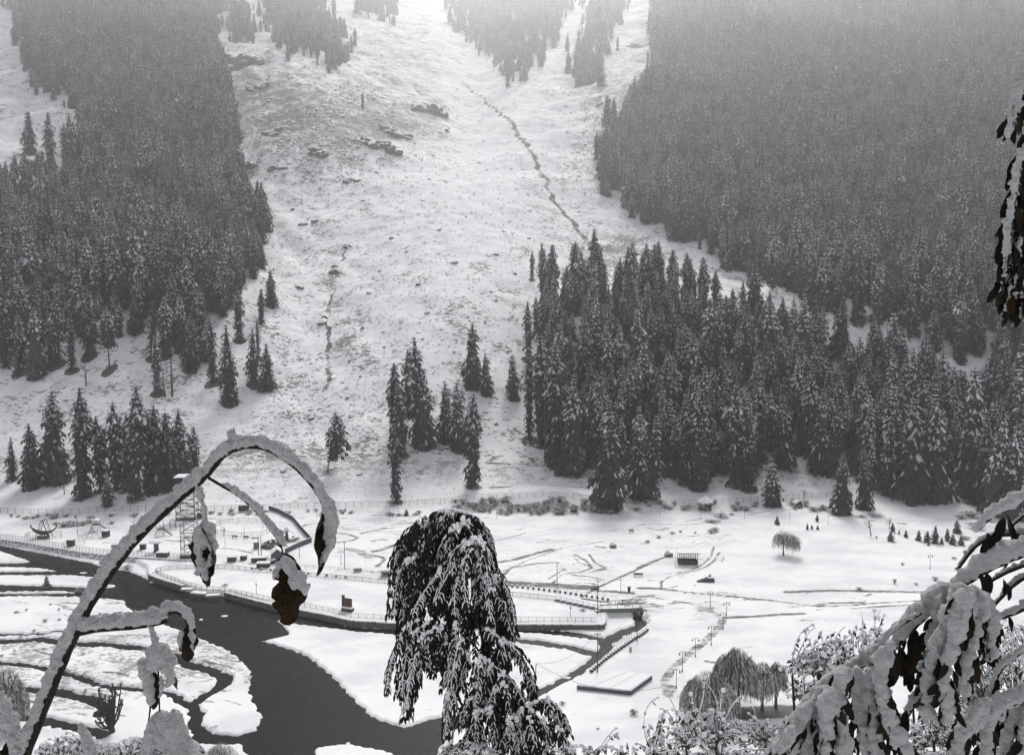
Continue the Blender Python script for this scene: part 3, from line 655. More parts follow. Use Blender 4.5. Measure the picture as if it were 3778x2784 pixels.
def conifer(seed, style):
    """a unit-height tree: trunk mesh data and crown mesh data (needles + lying snow)"""
    r = random.Random(seed)
    P = dict(column=(0.115, 0.04, 30, 8, 0.75), cone=(0.185, 0.07, 26, 9, 0.55), droop=(0.185, 0.05, 26, 9, 1.0), thin=(0.088, 0.06, 26, 6, 0.7), bare=(0.135, 0.40, 17, 8, 0.5), lean=(0.155, 0.24, 18, 8, 0.5), pale=(0.21, 0.03, 22, 10, 0.8))[style]
    wid, low, nw, nb, droop = P
    wid *= r.uniform(.85, 1.25); droop *= r.uniform(.75, 1.2); nw = int(nw * r.uniform(.88, 1.15)); low += r.choice((0, 0, .02, .06))
    snowy = dict(column=0.9, cone=0.95, droop=1.0, thin=0.8, bare=0.9, lean=0.9, pale=1.0)[style]
    tr = MB()
    bend = (lambda z: 0.0) if style != 'lean' else (lambda z: 0.06 * math.sin(z * 3.0) + 0.12 * z - 0.055 * math.exp(-((z - 0.12) / 0.1) ** 2))
    off = lambda z: Vector((bend(z), 0, 0))
    zs = [-0.02, 0.03, 0.15, 0.35, 0.6, 0.85, 0.985]
    tr.tube([Vector((0, 0, z)) + off(z) for z in zs], [0.0165, 0.0125, 0.0110, 0.0090, 0.0060, 0.0030, 0.0008], 7)
    cr = MB()
    ph = r.uniform(0, 6.28); lop = r.uniform(0, 6.28)
    for w in range(nw):
        t = min(0.99, max(0.0, (w + r.uniform(-0.3, 0.3)) / nw))
        z = low + (0.985 - low) * t ** 0.92
        if style in ('column', 'thin'):
            prof = min(1.0, (1 - t) * 3.0 + 0.27) * (0.80 + 0.20 * math.sin(t * 17 + ph) * math.sin(t * 7 + ph)) * (0.75 + 0.25 * min(1, t * 5))
        elif style in ('bare', 'lean'):
            prof = math.sin(math.pi * min(1, max(0, 0.12 + t * 0.86))) ** 0.7
        else:
            prof = (1 - t) ** 0.58 * (0.86 + 0.14 * math.sin(t * 13 + ph)) + 0.035
            prof *= 0.8 + 0.2 * min(1, t * 6)
        n = max(4, int(nb * (0.5 + 0.5 * (1 - t)) + 0.5))
        a0 = r.uniform(0, 6.28)
        for k in range(n):
            a = a0 + 2 * math.pi * k / n + r.uniform(-0.28, 0.28)
            ln = wid * prof * r.uniform(0.62, 1.18) * (1 + 0.14 * math.cos(a - lop))
            if r.random() < 0.06: ln *= 0.45
            d = Vector((math.cos(a), math.sin(a), 0)); sd = Vector((-math.sin(a), math.cos(a), 0))
            up0 = 0.30 * t - 0.08 - 0.25 * droop * (1 - t); sag = (0.42 + 0.40 * droop) * r.uniform(0.7, 1.25)
            c0 = Vector((0, 0, z)) + off(z)
            def sp(u): return c0 + d * (ln * u) + Vector((0, 0, ln * (up0 * u - sag * u * u * (1.0 if t < 0.9 else 0.3))))
            pts = [sp(u) for u in (0.04, 0.36, 0.70, 1.0)]
            wmax = ln * (0.34 if style != 'droop' else 0.27) + 0.006
            ws = [wmax * 0.55, wmax, wmax * 0.85]
            hang = ln * (0.16 + 0.26 * droop) + 0.006
            for i in range(3):
                p, q = pts[i], pts[i + 1]
                for s in (-1, 1):
                    m1 = p.lerp(q, r.uniform(0.35, 0.75)) + sd * (s * ws[i] * r.uniform(0.7, 1.2)) + d * (ln * 0.10) - Vector((0, 0, hang * r.uniform(0.5, 1.25)))
                    cr.add([p, q, m1], [(0, 1, 2)], 0)
            tip = pts[3] + d * (ln * 0.16) - Vector((0, 0, hang * r.uniform(0.4, 1.0)))
            cr.add([pts[2].lerp(pts[3], 0.6) + sd * ws[2] * 0.55, tip, pts[2].lerp(pts[3], 0.6) - sd * ws[2] * 0.55], [(0, 1, 2)], 0)
            for rep in range(3):
                if r.random() > 1.05 * snowy * min(1.0, max(0.10, 0.14 + 1.9 * (t - 0.18))): continue
                lift = Vector((0, 0, 0.0016 + 0.03 * ln))
                e0 = r.uniform(0.10, 0.68); e1 = e0 + r.uniform(0.20, 0.36)
                us = [e0, (e0 + e1) / 2, e1]; shift = sd * (ln * r.uniform(-.16, .16))
                sw = ln * (0.105 if style != 'droop' else 0.085) * r.uniform(0.5, 1.5) * (1.3 if style == 'pale' else 1.0) * (0.75 + 0.75 * t) + 0.0012 + 0.0022 * t
                row = []
                for j, u in enumerate(us):
                    c = sp(u) + shift * u; wv = sw * (0.6, 1.1, 0.3)[j] * r.uniform(0.8, 1.2)
                    dn = Vector((0, 0, wv * (0.7 + 0.5 * droop) + abs(shift.length) * .55 * u))
                    row.append((c + lift - sd * wv - dn, c + lift * 1.6 - Vector((0, 0, shift.length * .4 * u)), c + lift + sd * wv - dn))
                vs = [x for rr in row for x in rr]
                cr.add(vs, ((0, 1, 4, 3), (1, 2, 5, 4), (3, 4, 7, 6), (4, 5, 8, 7)), 1)
    # dense dark core so the sky does not show through the stem
    core = MB
    n = 7; zz = [low + 0.01, low + (1 - low) * 0.3, low + (1 - low) * 0.7, 0.97]
    rr = [wid * 0.25, wid * 0.42, wid * (0.40 if style in ('column', 'thin') else 0.20), 0.002]
    cr.tube([Vector((0, 0, z)) + off(z) for z in zz], rr, n, 0, cap=True)
    return tr, cr

STY = {}
for sname, cnt in (('column', 7), ('cone', 7), ('droop', 6), ('thin', 3), ('bare', 1), ('lean', 1), ('pale', 1)):
    STY[sname] = []
    for k in range(cnt):
        tr, cr = conifer(100 + 17 * k + len(sname) * 7, sname)
        tm = tr.mesh('trunk', M_BARK, True); cm = cr.mesh('crown', [M_NEEDLE, M_TREESNOW])
        both = MB(); both.add(tr.v, tr.f); nbf = len(both.f); both.add(cr.v, cr.f)
        both.m = [0] * len(tr.f) + [1 + i for i in cr.m]
        bm_ = both.mesh('wood_conifer_' + sname, [M_BARK, M_NEEDLE, M_TREESNOW])
        STY[sname].append((tm, cm, bm_))

def place_conifer(p, h, style, label, group=None, k=None, w=1.0):
    tm, cm, _ = STY[style][(rng.randrange(len(STY[style])) if k is None else k) % len(STY[style])]
    t = thing('conifer_tree', label, 'tree', p, rng.uniform(0, 6.28) if style != 'lean' else 0.0, group)
    t.rotation_euler.x = rng.gauss(0, .022); t.rotation_euler.y = rng.gauss(0, .022)
    t.scale = (h * w, h * w, h)
    obj('trunk', tm, None, t); obj('crown', cm, None, t)
    return t

G_TREES = 'conifers on the valley slopes'
for s in solo:
    lab = s['label']
    if lab is None:
        px, _ = project(np.array(s['pos'].x), np.array(s['pos'].y), np.array(s['pos'].z))
        lab = 'snow-dusted conifer in the front of the forest left of the white fan' if px < 1500 else 'snow-dusted conifer in the front of the forest right of the white fan'
    place_conifer(s['pos'], s['h'], s['style'], lab, G_TREES)

def wood_size(i):
    w = FW_[i]; x, y = FP_[i]
    base = ((34, 30, 33)[w] if w < 3 else 24) * (1 + .17 * float(sines(np.array(x), np.array(y), 62, 67)))
    return base * (rng.uniform(0.60, 1.18) if rng.random() < .8 else rng.uniform(.4, .7)) * (1 + 0.42 * max(0.0, (y - 650) / 1000))
def wood_style(i):
    w = FW_[i]; q = rng.random()
    if w == 2: return 'column' if q < 0.55 else ('cone' if q < 0.85 else 'thin')
    if w == 1: return 'droop' if (q < 0.30 + 0.45 * sstep(0.25, 0.5, FP_[i, 0] / FP_[i, 1])) else ('column' if q < 0.85 else 'cone')
    return 'column' if q < 0.5 else 'cone'
for i in single_idx:
    zx = 'at the white fan side' if FPX[i] < 2250 else ('above the gazebo' if FPX[i] < 2800 else ('above the meadow conifers' if FPX[i] < 3250 else 'towards the right picture edge'))
    zy = 'front ranks' if FP_[i, 1] < 400 else ('middle ranks' if FP_[i, 1] < 450 else 'upper ranks')
    lx = 'near the left picture edge' if FPX[i] < 380 else 'towards the white fan'
    lab = {0: 'snow-dusted conifer in the far forest high on the right slope', 1: 'snow-dusted conifer in the ' + zy + ' of the near right forest ' + zx, 2: 'snow-dusted conifer packed in the left forest ' + lx}.get(int(FW_[i]), 'small hazy conifer high on the mountain')
    place_conifer((FP_[i, 0], FP_[i, 1], FZ_[i] - 0.2), wood_size(i), wood_style(i), lab, G_TREES, w=rng.uniform(1.0, 1.32))

# the rest of the woods: one mass
def build_woods():
    coll = bpy.data.collections.new('wood_kinds')
    names = []
    for s in ('column', 'cone', 'droop'):
        for tm, cm, bm_ in STY[s]:
            o = bpy.data.objects.new('wood_conifer', bm_); coll.objects.link(o); names.append(s)
    n = len(mass_idx)
    co = np.stack((FP_[mass_idx, 0], FP_[mass_idx, 1], FZ_[mass_idx] - 0.2), -1)
    me = bpy.data.meshes.new('far_woods'); me.vertices.add(n); me.vertices.foreach_set('co', co.reshape(-1).astype(np.float32))
    sz = np.array([wood_size(i) for i in mass_idx]); st = [wood_style(i) for i in mass_idx]
    idx = np.array([{'column': 0, 'cone': 7, 'droop': 14, 'thin': 0}[s] + rng.randrange(6) for s in st], dtype=np.int32)
    a = me.attributes.new('size', 'FLOAT', 'POINT'); a.data.foreach_set('value', sz.astype(np.float32))
    a = me.attributes.new('which', 'INT', 'POINT'); a.data.foreach_set('value', idx)
    a = me.attributes.new('turn', 'FLOAT', 'POINT'); a.data.foreach_set('value', nrng.uniform(0, 6.28, n).astype(np.float32))
    o = obj('far_forest', me, None, kind='stuff')
    tag(o, 'dense hazy mass of snow-dusted conifers covering both mountain sides', 'forest')
    g = bpy.data.node_groups.new('wood_scatter', 'GeometryNodeTree')
    g.interface.new_socket('Geometry', in_out='INPUT', socket_type='NodeSocketGeometry'); g.interface.new_socket('Geometry', in_out='OUTPUT', socket_type='NodeSocketGeometry')
    gi = g.nodes.new('NodeGroupInput'); go = g.nodes.new('NodeGroupOutput')
    ci = g.nodes.new('GeometryNodeCollectionInfo'); ci.inputs['Collection'].default_value = coll; ci.inputs['Separate Children'].default_value = True; ci.inputs['Reset Children'].default_value = True
    ip = g.nodes.new('GeometryNodeInstanceOnPoints'); ip.inputs['Pick Instance'].default_value = True
    def attr(nm, ty):
        x = g.nodes.new('GeometryNodeInputNamedAttribute'); x.data_type = ty; x.inputs['Name'].default_value = nm; return x.outputs['Attribute']
    cx = g.nodes.new('ShaderNodeCombineXYZ')
    L = g.links
    L.new(attr('turn', 'FLOAT'), cx.inputs['Z'])
    L.new(gi.outputs[0], ip.inputs['Points']); L.new(ci.outputs[0], ip.inputs['Instance'])
    L.new(attr('which', 'INT'), ip.inputs['Instance Index']); L.new(cx.outputs[0], ip.inputs['Rotation']); sx = g.nodes.new('ShaderNodeCombineXYZ'); fat = g.nodes.new('ShaderNodeMath'); fat.operation = 'MULTIPLY'; fat.inputs[1].default_value = 1.15
    sa = attr('size', 'FLOAT'); L.new(sa, fat.inputs[0]); L.new(fat.outputs[0], sx.inputs['X']); L.new(fat.outputs[0], sx.inputs['Y']); L.new(sa, sx.inputs['Z']); L.new(sx.outputs[0], ip.inputs['Scale'])
    L.new(ip.outputs[0], go.inputs[0])
    md = o.modifiers.new('scatter', 'NODES'); md.node_group = g
build_woods()
# ================================================================ THE VALLEY FLOOR
def W(px, py, dz=0.0):
    p = flat(px, py, 0.0); return Vector((p[0], p[1], float(height(p[0], p[1])) + dz))
def S(py):
    """metres per photograph pixel at the distance of the valley floor seen at that row"""
    return flat(0, py)[1] / FP
def interp_line(pts, step):
    pts = [Vector(p) for p in pts]; out = [pts[0].copy()]; carry = 0.0
    for a, b in zip(pts[:-1], pts[1:]):
        l = (b - a).length; d = step - carry
        while d <= l: out.append(a.lerp(b, d / l)); d += step
        carry = (l - (d - step))
    return out

M_DARK = mat('dark_painted_metal', (0.035, 0.036, 0.040), 0.6, 0.3, 2.0)
M_STEEL = mat('weathered_steel', (0.16, 0.165, 0.17), 0.55, 0.25, 3.0)
M_IRON = mat('black_iron_railing', (0.045, 0.045, 0.05), 0.6, 0.2, 3.0)
M_WOOD = mat('dark_timber', (0.075, 0.055, 0.045), 0.85, 0.35, 4.0)
M_RED = mat('faded_red_paint', (0.105, 0.052, 0.043), 0.7, 0.3, 3.0)
M_SLATE = mat('blue_grey_sheet', (0.060, 0.072, 0.085), 0.6, 0.2, 2.0)
M_STONE = mat('river_stone', (0.115, 0.11, 0.105), 0.9, 0.5, 2.2, 0.4, 12.0, snowtop=0.62)
M_STONEV = mat('wall_stone', (0.10, 0.097, 0.094), 0.9, 0.5, 2.2, 0.5, 10.0, snowtop=0.50)
M_ROCK = mat('boulder_rock', (0.10, 0.094, 0.088), 0.92, 0.45, 0.9, 0.5, 5.0, snowtop=0.66)
M_CONC = mat('concrete', (0.28, 0.28, 0.275), 0.85, 0.2, 2.0)
M_GREEN = mat('grey_green_girder', (0.13, 0.15, 0.135), 0.6, 0.25, 1.5)
M_BRUSH = mat('bare_brushwood', (0.085, 0.072, 0.062), 0.9, 0.4, 3.0)
M_PALEWIRE = mat('galvanised_wire', (0.22, 0.22, 0.225), 0.5, 0.15, 3.0)

def snow_cap(mb, c, d, rz=0.0, mi=1):
    """a rounded slab of snow"""
    mb.box((c[0], c[1], c[2] + d[2] * 0.30), (d[0], d[1], d[2] * 0.6), mi, rz)
    mb.box((c[0], c[1], c[2] + d[2] * 0.79), (d[0] * 0.94, d[1] * 0.94, d[2] * 0.4), mi, rz, 0.8)

# ---- fences and railings
def fence(name, label, cat, pts, step, h, post_w, rails, wire=None, mats=(None, None), post_shape='box', group=None, lean=0.0, tilt_top=0.0):
    o = pts[0]; t = thing(name, label, cat, o, 0, group)
    L = [Vector(p) - Vector(o) for p in pts]
    posts = interp_line(L, step)
    pm = MB(); pm.box((0, 0, h / 2 - 0.15), (post_w, post_w, h + 0.3))
    if tilt_top: pm.bar((0, 0, h), (0, -tilt_top, h + tilt_top), post_w * 0.6)
    pme = pm.mesh('post', mats[0])
    for p in posts:
        q = obj('post', pme, None, t, loc=p, rot=(rng.uniform(-lean, lean), rng.uniform(-lean, lean), 0))
    for z, w, nm in rails:
        mb = MB(); mb.tube([p + Vector((0, 0, z)) for p in L], w, 4); mb.build(nm, mats[0], t)
    if wire:
        mb = MB(); kind, sp, th = wire
        if kind == 'bars':
            for p in interp_line(L, sp): mb.box((p.x, p.y, p.z + h * 0.5), (th, th, h * 0.78))
        elif kind == 'mesh':
            for z in np.linspace(0.12, 0.97, 9): mb.tube([p + Vector((0, 0, h * z)) for p in L], th, 3, cap=False)
            for p in interp_line(L, sp): mb.box((p.x, p.y, p.z + h * 0.52), (th * 1.6, th * 1.6, h * 0.94))
        mb.build('infill', mats[1] or mats[0], t, kind='stuff')
    return t

# embankment of the play park: coping, ribs and stone panels along the river
EMB = [W(x, y) for x, y in ((-160, 1968), (0, 1991), (100, 2005), (205, 2024), (300, 2039), (400, 2050), (500, 2057), (600, 2063), (745, 2071))]
def embankment():
    o = EMB[0]; t = thing('river_embankment', 'sloped stone embankment with white ribs below the play park fence', 'embankment', o)
    L = [p - o for p in EMB]
    mb = MB()
    for a, b in zip(L[:-1], L[1:]):
        n = Vector((b.y - a.y, -(b.x - a.x), 0)).normalized()
        mb.add([a + Vector((0, 0, .30)), b + Vector((0, 0, .30)), b + n * 1.25 + Vector((0, 0, -1.5)), a + n * 1.25 + Vector((0, 0, -1.5))], [(0, 3, 2, 1)])
    mb.build('stone_face', M_STONEV, t)
    cp = MB()
    for a, b in zip(L[:-1], L[1:]):
        n = Vector((b.y - a.y, -(b.x - a.x), 0)).normalized()
        cp.tube([a + n * 0.1 + Vector((0, 0, .36)), b + n * 0.1 + Vector((0, 0, .36))], 0.24, 6, squash=0.6)
    cp.build('coping', M_SNOW, t)
    rm = MB(); rm.add([(-.16, 0, .38), (.16, 0, .38), (.16, -1.55, -1.4), (-.16, -1.55, -1.4), (-.16, 0.2, -1.4), (.16, .2, -1.4)], [(0, 3, 2, 1), (0, 4, 3), (1, 2, 5), (3, 4, 5, 2)])
    rme = rm.mesh('rib', M_SNOW)
    for p in interp_line(L, 2.95):
        k = min(range(len(L) - 1), key=lambda i: (L[i] - p).length + (L[i + 1] - p).length - (L[i + 1] - L[i]).length)
        d = L[k + 1] - L[k]; obj('rib', rme, None, t, loc=p, rot=math.atan2(d.y, d.x))
    st = MB()
    for p in interp_line(L, 0.33):
        for _ in range(3):
            u = rng.random(); st.box((p.x + rng.uniform(-.2, .2), p.y - 0.05 - u * 1.1, p.z + .25 - u * 1.65), (rng.uniform(.2, .5), rng.uniform(.2, .4), rng.uniform(.15, .35)), 0, rng.uniform(0, 3), 0.75)
    st.build('stone_facing', M_STONEV, t, kind='stuff')
embankment()
RF = [p + Vector((0.1, 0.9, 0.05)) for p in EMB]
fence('wire_fence', 'tall wire fence on the embankment between play park and river', 'fence', RF, 1.35, 1.75, 0.07, [(1.72, .025, 'top_rail')], ('mesh', 0.45, .011), (M_DARK, M_STEEL), tilt_top=0.25)

# chain-link fences at the foot of the mountain
def slope_fence(label, px, h=2.3, step=3.0):
    pts = []
    for x, y in px:
        g = ground_at(x, y); pts.append(g)
    return fence('chain_link_fence', label, 'fence', pts, step, h, 0.10, [(h - .05, .035, 'top_rail')], ('mesh', 0.42, .013), (M_DARK, M_DARK), group='chain-link fences at the mountain foot', lean=0.03)
slope_fence('dark chain-link fence behind the play park under the conifer row', [(-120, 1893), (0, 1892), (130, 1898), (280, 1897), (345, 1890), (430, 1886), (560, 1886), (650, 1880)])
slope_fence('chain-link fence between lattice tower and the sheet-metal wall', [(760, 1888), (860, 1884), (985, 1880)])
slope_fence('chain-link fence below the rough ground behind the meadow tracks', [(1010, 1880), (1150, 1874), (1300, 1872), (1480, 1868), (1640, 1858)])
slope_fence('chain-link fence running over the bushy mound', [(1640, 1858), (1740, 1842), (1900, 1838), (2060, 1835), (2150, 1846), (2230, 1852), (2330, 1858), (2480, 1864), (2590, 1862)])
slope_fence('chain-link fence right of the hexagonal gazebo', [(2640, 1862), (2720, 1856), (2830, 1848), (2900, 1845), (2990, 1838), (3080, 1836)])

# sheet metal wall of the park
def sheet_wall():
    pts = [W(x, y) for x, y in ((991, 1884), (1030, 1895), (1082, 1920), (1110, 1954), (1150, 1998), (1100, 2018), (1051, 2043))]
    o = pts[0]; t = thing('sheet_metal_wall', 'dark bent sheet-metal wall enclosing the end of the play park', 'wall', o)
    L = [p - o for p in pts]; cap = MB()
    for a, b in zip(L[:-1], L[1:]):
        d = b - a; n = max(1, int(d.length / 2.6)); rz = math.atan2(d.y, d.x)
        for k in range(n):
            c = a.lerp(b, (k + .5) / n)
            mb = MB(); mb.box((0, 0, .78), (d.length / n - .03, .07, 1.66))
            for j in range(7): mb.box((-d.length / n / 2 + (j + .5) * d.length / n / 7, -.05, .78), (.06, .05, 1.6))
            mb.build('panel', M_SLATE, t, loc=c, rot=rz)
        cap.tube([a + Vector((0, 0, 1.66)), b + Vector((0, 0, 1.66))], .13, 5, squash=.6)
    cap.build('snow_ridge', M_SNOW, t)
sheet_wall()

# ---- roofs on posts
def gazebo(name, label, px, py, sides, rad, wall_h, roof_h, eave, wall=0.9, rails=(1.5,), rot=0.2, mats=None):
    p = W(px, py); t = thing(name, label, 'gazebo', p, rot)
    ring = lambda r_, z: [Vector((r_ * math.cos(2 * math.pi * k / sides), r_ * math.sin(2 * math.pi * k / sides), z)) for k in range(sides)]
    pm = MB(); pm.box((0, 0, wall_h / 2), (.22, .22, wall_h)); pme = pm.mesh('post', M_DARK)
    for v in ring(rad, 0): obj('post', pme, None, t, loc=v)
    for k in range(sides):
        a, b = ring(rad, 0)[k], ring(rad, 0)[(k + 1) % sides]; d = b - a; c = (a + b) / 2; rz = math.atan2(d.y, d.x)
        if wall and k != 1:
            mb = MB(); mb.box((0, 0, wall / 2), (d.length - .2, .12, wall)); mb.build('low_wall', M_WOOD, t, loc=c, rot=rz)
        for z in rails:
            mb = MB(); mb.box((0, 0, z), (d.length - .2, .07, .09)); mb.build('rail', M_DARK, t, loc=c, rot=rz)
        mb = MB(); mb.box((0, 0, wall_h - .18), (d.length, .10, .34)); mb.build('fascia', M_DARK, t, loc=c, rot=rz)
    mb = MB(); e = ring(eave, wall_h - .05); m = ring(eave * .45, wall_h + roof_h * .58); top = Vector((0, 0, wall_h + roof_h))
    vs = e + m + [top] + ring(eave, wall_h - .28)
    fs = [(k, (k + 1) % sides, sides + (k + 1) % sides, sides + k) for k in range(sides)] + [(sides + k, sides + (k + 1) % sides, 2 * sides) for k in range(sides)]
    fs += [(2 * sides + 1 + k, 2 * sides + 1 + (k + 1) % sides, (k + 1) % sides, k) for k in range(sides)] + [tuple(2 * sides + 1 + k for k in range(sides - 1, -1, -1))]
    mb.add(vs, fs); mb.build('roof', M_SNOW, t)
    fl = MB(); fl.add(ring(rad + .25, .12) + ring(rad + .25, -.3), [tuple(range(sides))] + [(k, sides + k, sides + (k + 1) % sides, (k + 1) % sides) for k in range(sides)]); fl.build('floor', M_CONC, t)
    fb = MB(); fb.tube([top - Vector((0, 0, .1)), top + Vector((0, 0, .45))], [.12, .03], 5); fb.build('finial', M_SNOW, t)
gazebo('gazebo', 'square gazebo with white pyramid roof in the play park', 526, 1953, 4, 2.7, 3.3, 2.5, 3.9, 1.0, (1.6, 2.1), 0.6)
gazebo('gazebo', 'hexagonal gazebo with snowy roof at the fence behind the meadow', 2601, 1880, 6, 2.5, 3.4, 2.1, 3.35, 1.35, (2.3,), 0.3)

def pavilion():
    p = W(2536, 2076); t = thing('pavilion', 'open dark lattice pavilion with flat snowy roof on the meadow', 'pavilion', p, -0.06)
    w, d, h = 5.4, 3.6, 3.4
    pm = MB(); pm.box((0, 0, h / 2), (.17, .17, h)); pme = pm.mesh('post', M_DARK)
    for x in np.linspace(-w / 2, w / 2, 6):
        for y in (-d / 2, d / 2): obj('post', pme, None, t, loc=(x, y, 0))
    for y in (-d / 2, d / 2):
        for z in (2.5, 3.25):
            mb = MB(); mb.box((0, y, z), (w, .09, .11)); mb.build('rail', M_DARK, t)
        mb = MB(); mb.box((0, y, .45), (w, .12, .95)); mb.build('low_wall', M_WOOD, t)
    for x in (-w / 2, w / 2):
        mb = MB(); mb.box((x, 0, .6), (.12, d, 1.2)); mb.build('low_wall', M_WOOD, t)
    mb = MB(); mb.box((0, 0, h + .05), (w + 1.1, d + 1.0, .10), 0); mb.box((0, 0, h + .27), (w + 1.3, d + 1.2, .30), 1, 0, .96); mb.build('roof', [M_DARK, M_SNOW], t)
    for s in (-1, 1):
        mb = MB(); mb.bar((s * (w / 2 + .5), -d / 2 - .5, h + .1), (s * (w / 2 + 1.0), -d / 2 - .9, h + .35), .12); mb.build('roof_horn', M_SNOW, t)
pavilion()

def hut(name, label, px, py, w, d, h, roof, rz, wallm, gable=True, opening=True, cat='hut'):
    p = W(px, py); t = thing(name, label, cat, p, rz)
    mb = MB(); mb.box((0, 0, h / 2 - .1), (w, d, h + .2))
    if gable: mb.add([(-w / 2, -d / 2, h), (w / 2, -d / 2, h), (0, -d / 2, h + roof), (-w / 2, d / 2, h), (w / 2, d / 2, h), (0, d / 2, h + roof)], [(0, 1, 2), (4, 3, 5)])
    mb.build('wall', wallm, t)
    if gable:
        for s in (-1, 1):
            r_ = MB(); e = .35
            a = Vector((0, 0, h + roof + .04)); b = Vector((s * (w / 2 + e), 0, h - e * roof / (w / 2) + .04)); q = Vector((0, d / 2 + .35, 0)); u = Vector((0, 0, .22))
            r_.add([a - q, b - q, b + q, a + q, a - q + u, b - q + u * .8, b + q + u * .8, a + q + u], [(0, 1, 2, 3), (7, 6, 5, 4), (0, 4, 5, 1), (1, 5, 6, 2), (2, 6, 7, 3), (3, 7, 4, 0)])
            r_.build('roof_slope', M_SNOW, t)
    else:
        r_ = MB(); r_.box((0, 0, h + .03), (w + .3, d + .3, .10), 0); snow_cap(r_, (0, 0, h + .08), (w + .3, d + .3, roof)); r_.build('roof', [M_DARK, M_SNOW], t)
    if opening:
        r_ = MB(); r_.box((0, -d / 2 - .02, h * .55), (w * .55, .06, h * .4)); r_.build('window', M_DARK, t)
    return t
hut('small_hut', 'tiny hut with snowy gable roof beside the pale conifer', 2943, 1870, 2.6, 2.2, 1.8, .9, 0.25, M_WOOD)
hut('gabled_hut', 'dark blue-grey gabled hut at the bend of the sheet-metal wall', 1022, 2068, 3.4, 3.2, 2.7, 1.3, 0.35, M_SLATE, opening=False)
hut('ticket_booth', 'dark square booth with snow on top near the swing boat', 262, 2013, 1.9, 1.9, 2.0, .35, 0.15, M_DARK, False, cat='booth')
hut('ticket_booth', 'dark square booth beside the small slide', 391, 1979, 1.9, 1.7, 2.0, .35, -0.1, M_DARK, False, cat='booth')
hut('ticket_booth', 'dark booth standing next to the mushroom shelter', 528, 2024, 1.6, 1.5, 1.7, .3, 0.1, M_DARK, False, cat='booth')
hut('market_stall', 'red-brown stall with snow on its roof near the river wall', 856, 2070, 2.4, 1.6, 1.45, .25, 0.05, M_RED, False, cat='stall')
hut('market_stall', 'small dark stall right of the red-brown one', 899, 2064, 1.7, 1.4, 1.3, .25, 0.05, M_DARK, False, cat='stall')
hut('market_stall', 'long dark red stall in front of the two tall poles', 958, 2072, 4.6, 1.6, 1.35, .22, 0.08, M_RED, False, cat='stall')
hut('market_stall', 'low snow-covered counter beside the gabled hut', 1000, 2078, 2.2, 1.4, 1.0, .3, 0.08, M_WOOD, False, False, 'stall')
hut('equipment_cabinet', 'grey-green cabinet left of the two tall poles', 946, 2022, 1.5, 1.2, 2.0, .25, 0.1, M_GREEN, False, False, 'cabinet')
hut('equipment_box', 'dark box under the scaffold tower stair', 686, 2057, 2.9, 1.8, 1.1, .2, 0.05, M_DARK, False, False, 'box')
hut('equipment_box', 'dark low box behind the fence by the mushroom shelter', 601, 2051, 3.4, 1.8, 1.3, .22, 0.05, M_DARK, False, False, 'box')
hut('guard_box', 'dark box hut beside the tall lattice tower', 738, 1912, 1.4, 1.4, 2.2, .3, 0.05, M_DARK, False, False, 'box')
hut('viewing_stand', 'low snow-topped stand on the promenade behind the embankment', 972, 2091, 3.6, 1.8, 1.2, .3, 0.08, M_DARK, False, False, 'stand')
hut('promenade_kiosk', 'grey kiosk with snow cap on the promenade by the weeping tree', 1424, 2124, 2.6, 2.0, 1.7, .35, 0.05, M_CONC, False, True, 'kiosk')
hut('promenade_box', 'small grey box on the promenade left of the kiosk', 1320, 2106, 2.1, 1.2, .9, .3, 0.1, M_CONC, False, False, 'box')

def dome_booth():
    p = W(780, 1972); t = thing('domed_booth', 'dark booth under a rounded white roof in the play park', 'booth', p, 0.1)
    mb = MB(); mb.box((0, 0, 1.3), (2.6, 2.2, 2.8)); mb.build('wall', M_DARK, t)
    mb = MB(); n = 8
    for k in range(n):
        a, b = math.pi * k / n, math.pi * (k + 1) / n
        f = lambda u, y: (1.75 * math.cos(u), y, 2.6 + 2.2 * math.sin(u) ** .8)
        mb.add([f(a, -1.4), f(b, -1.4), f(b, 1.4), f(a, 1.4)], [(0, 1, 2, 3)]); mb.add([f(a, -1.4), (0, -1.4, 2.6), f(b, -1.4)], [(0, 1, 2)]); mb.add([f(a, 1.4), f(b, 1.4), (0, 1.4, 2.6)], [(0, 1, 2)])
    mb.build('roof', M_SNOW, t)
    mb = MB(); mb.box((-.2, -1.13, 1.9), (.7, .06, .5)); mb.build('notice', M_CONC, t)
dome_booth()

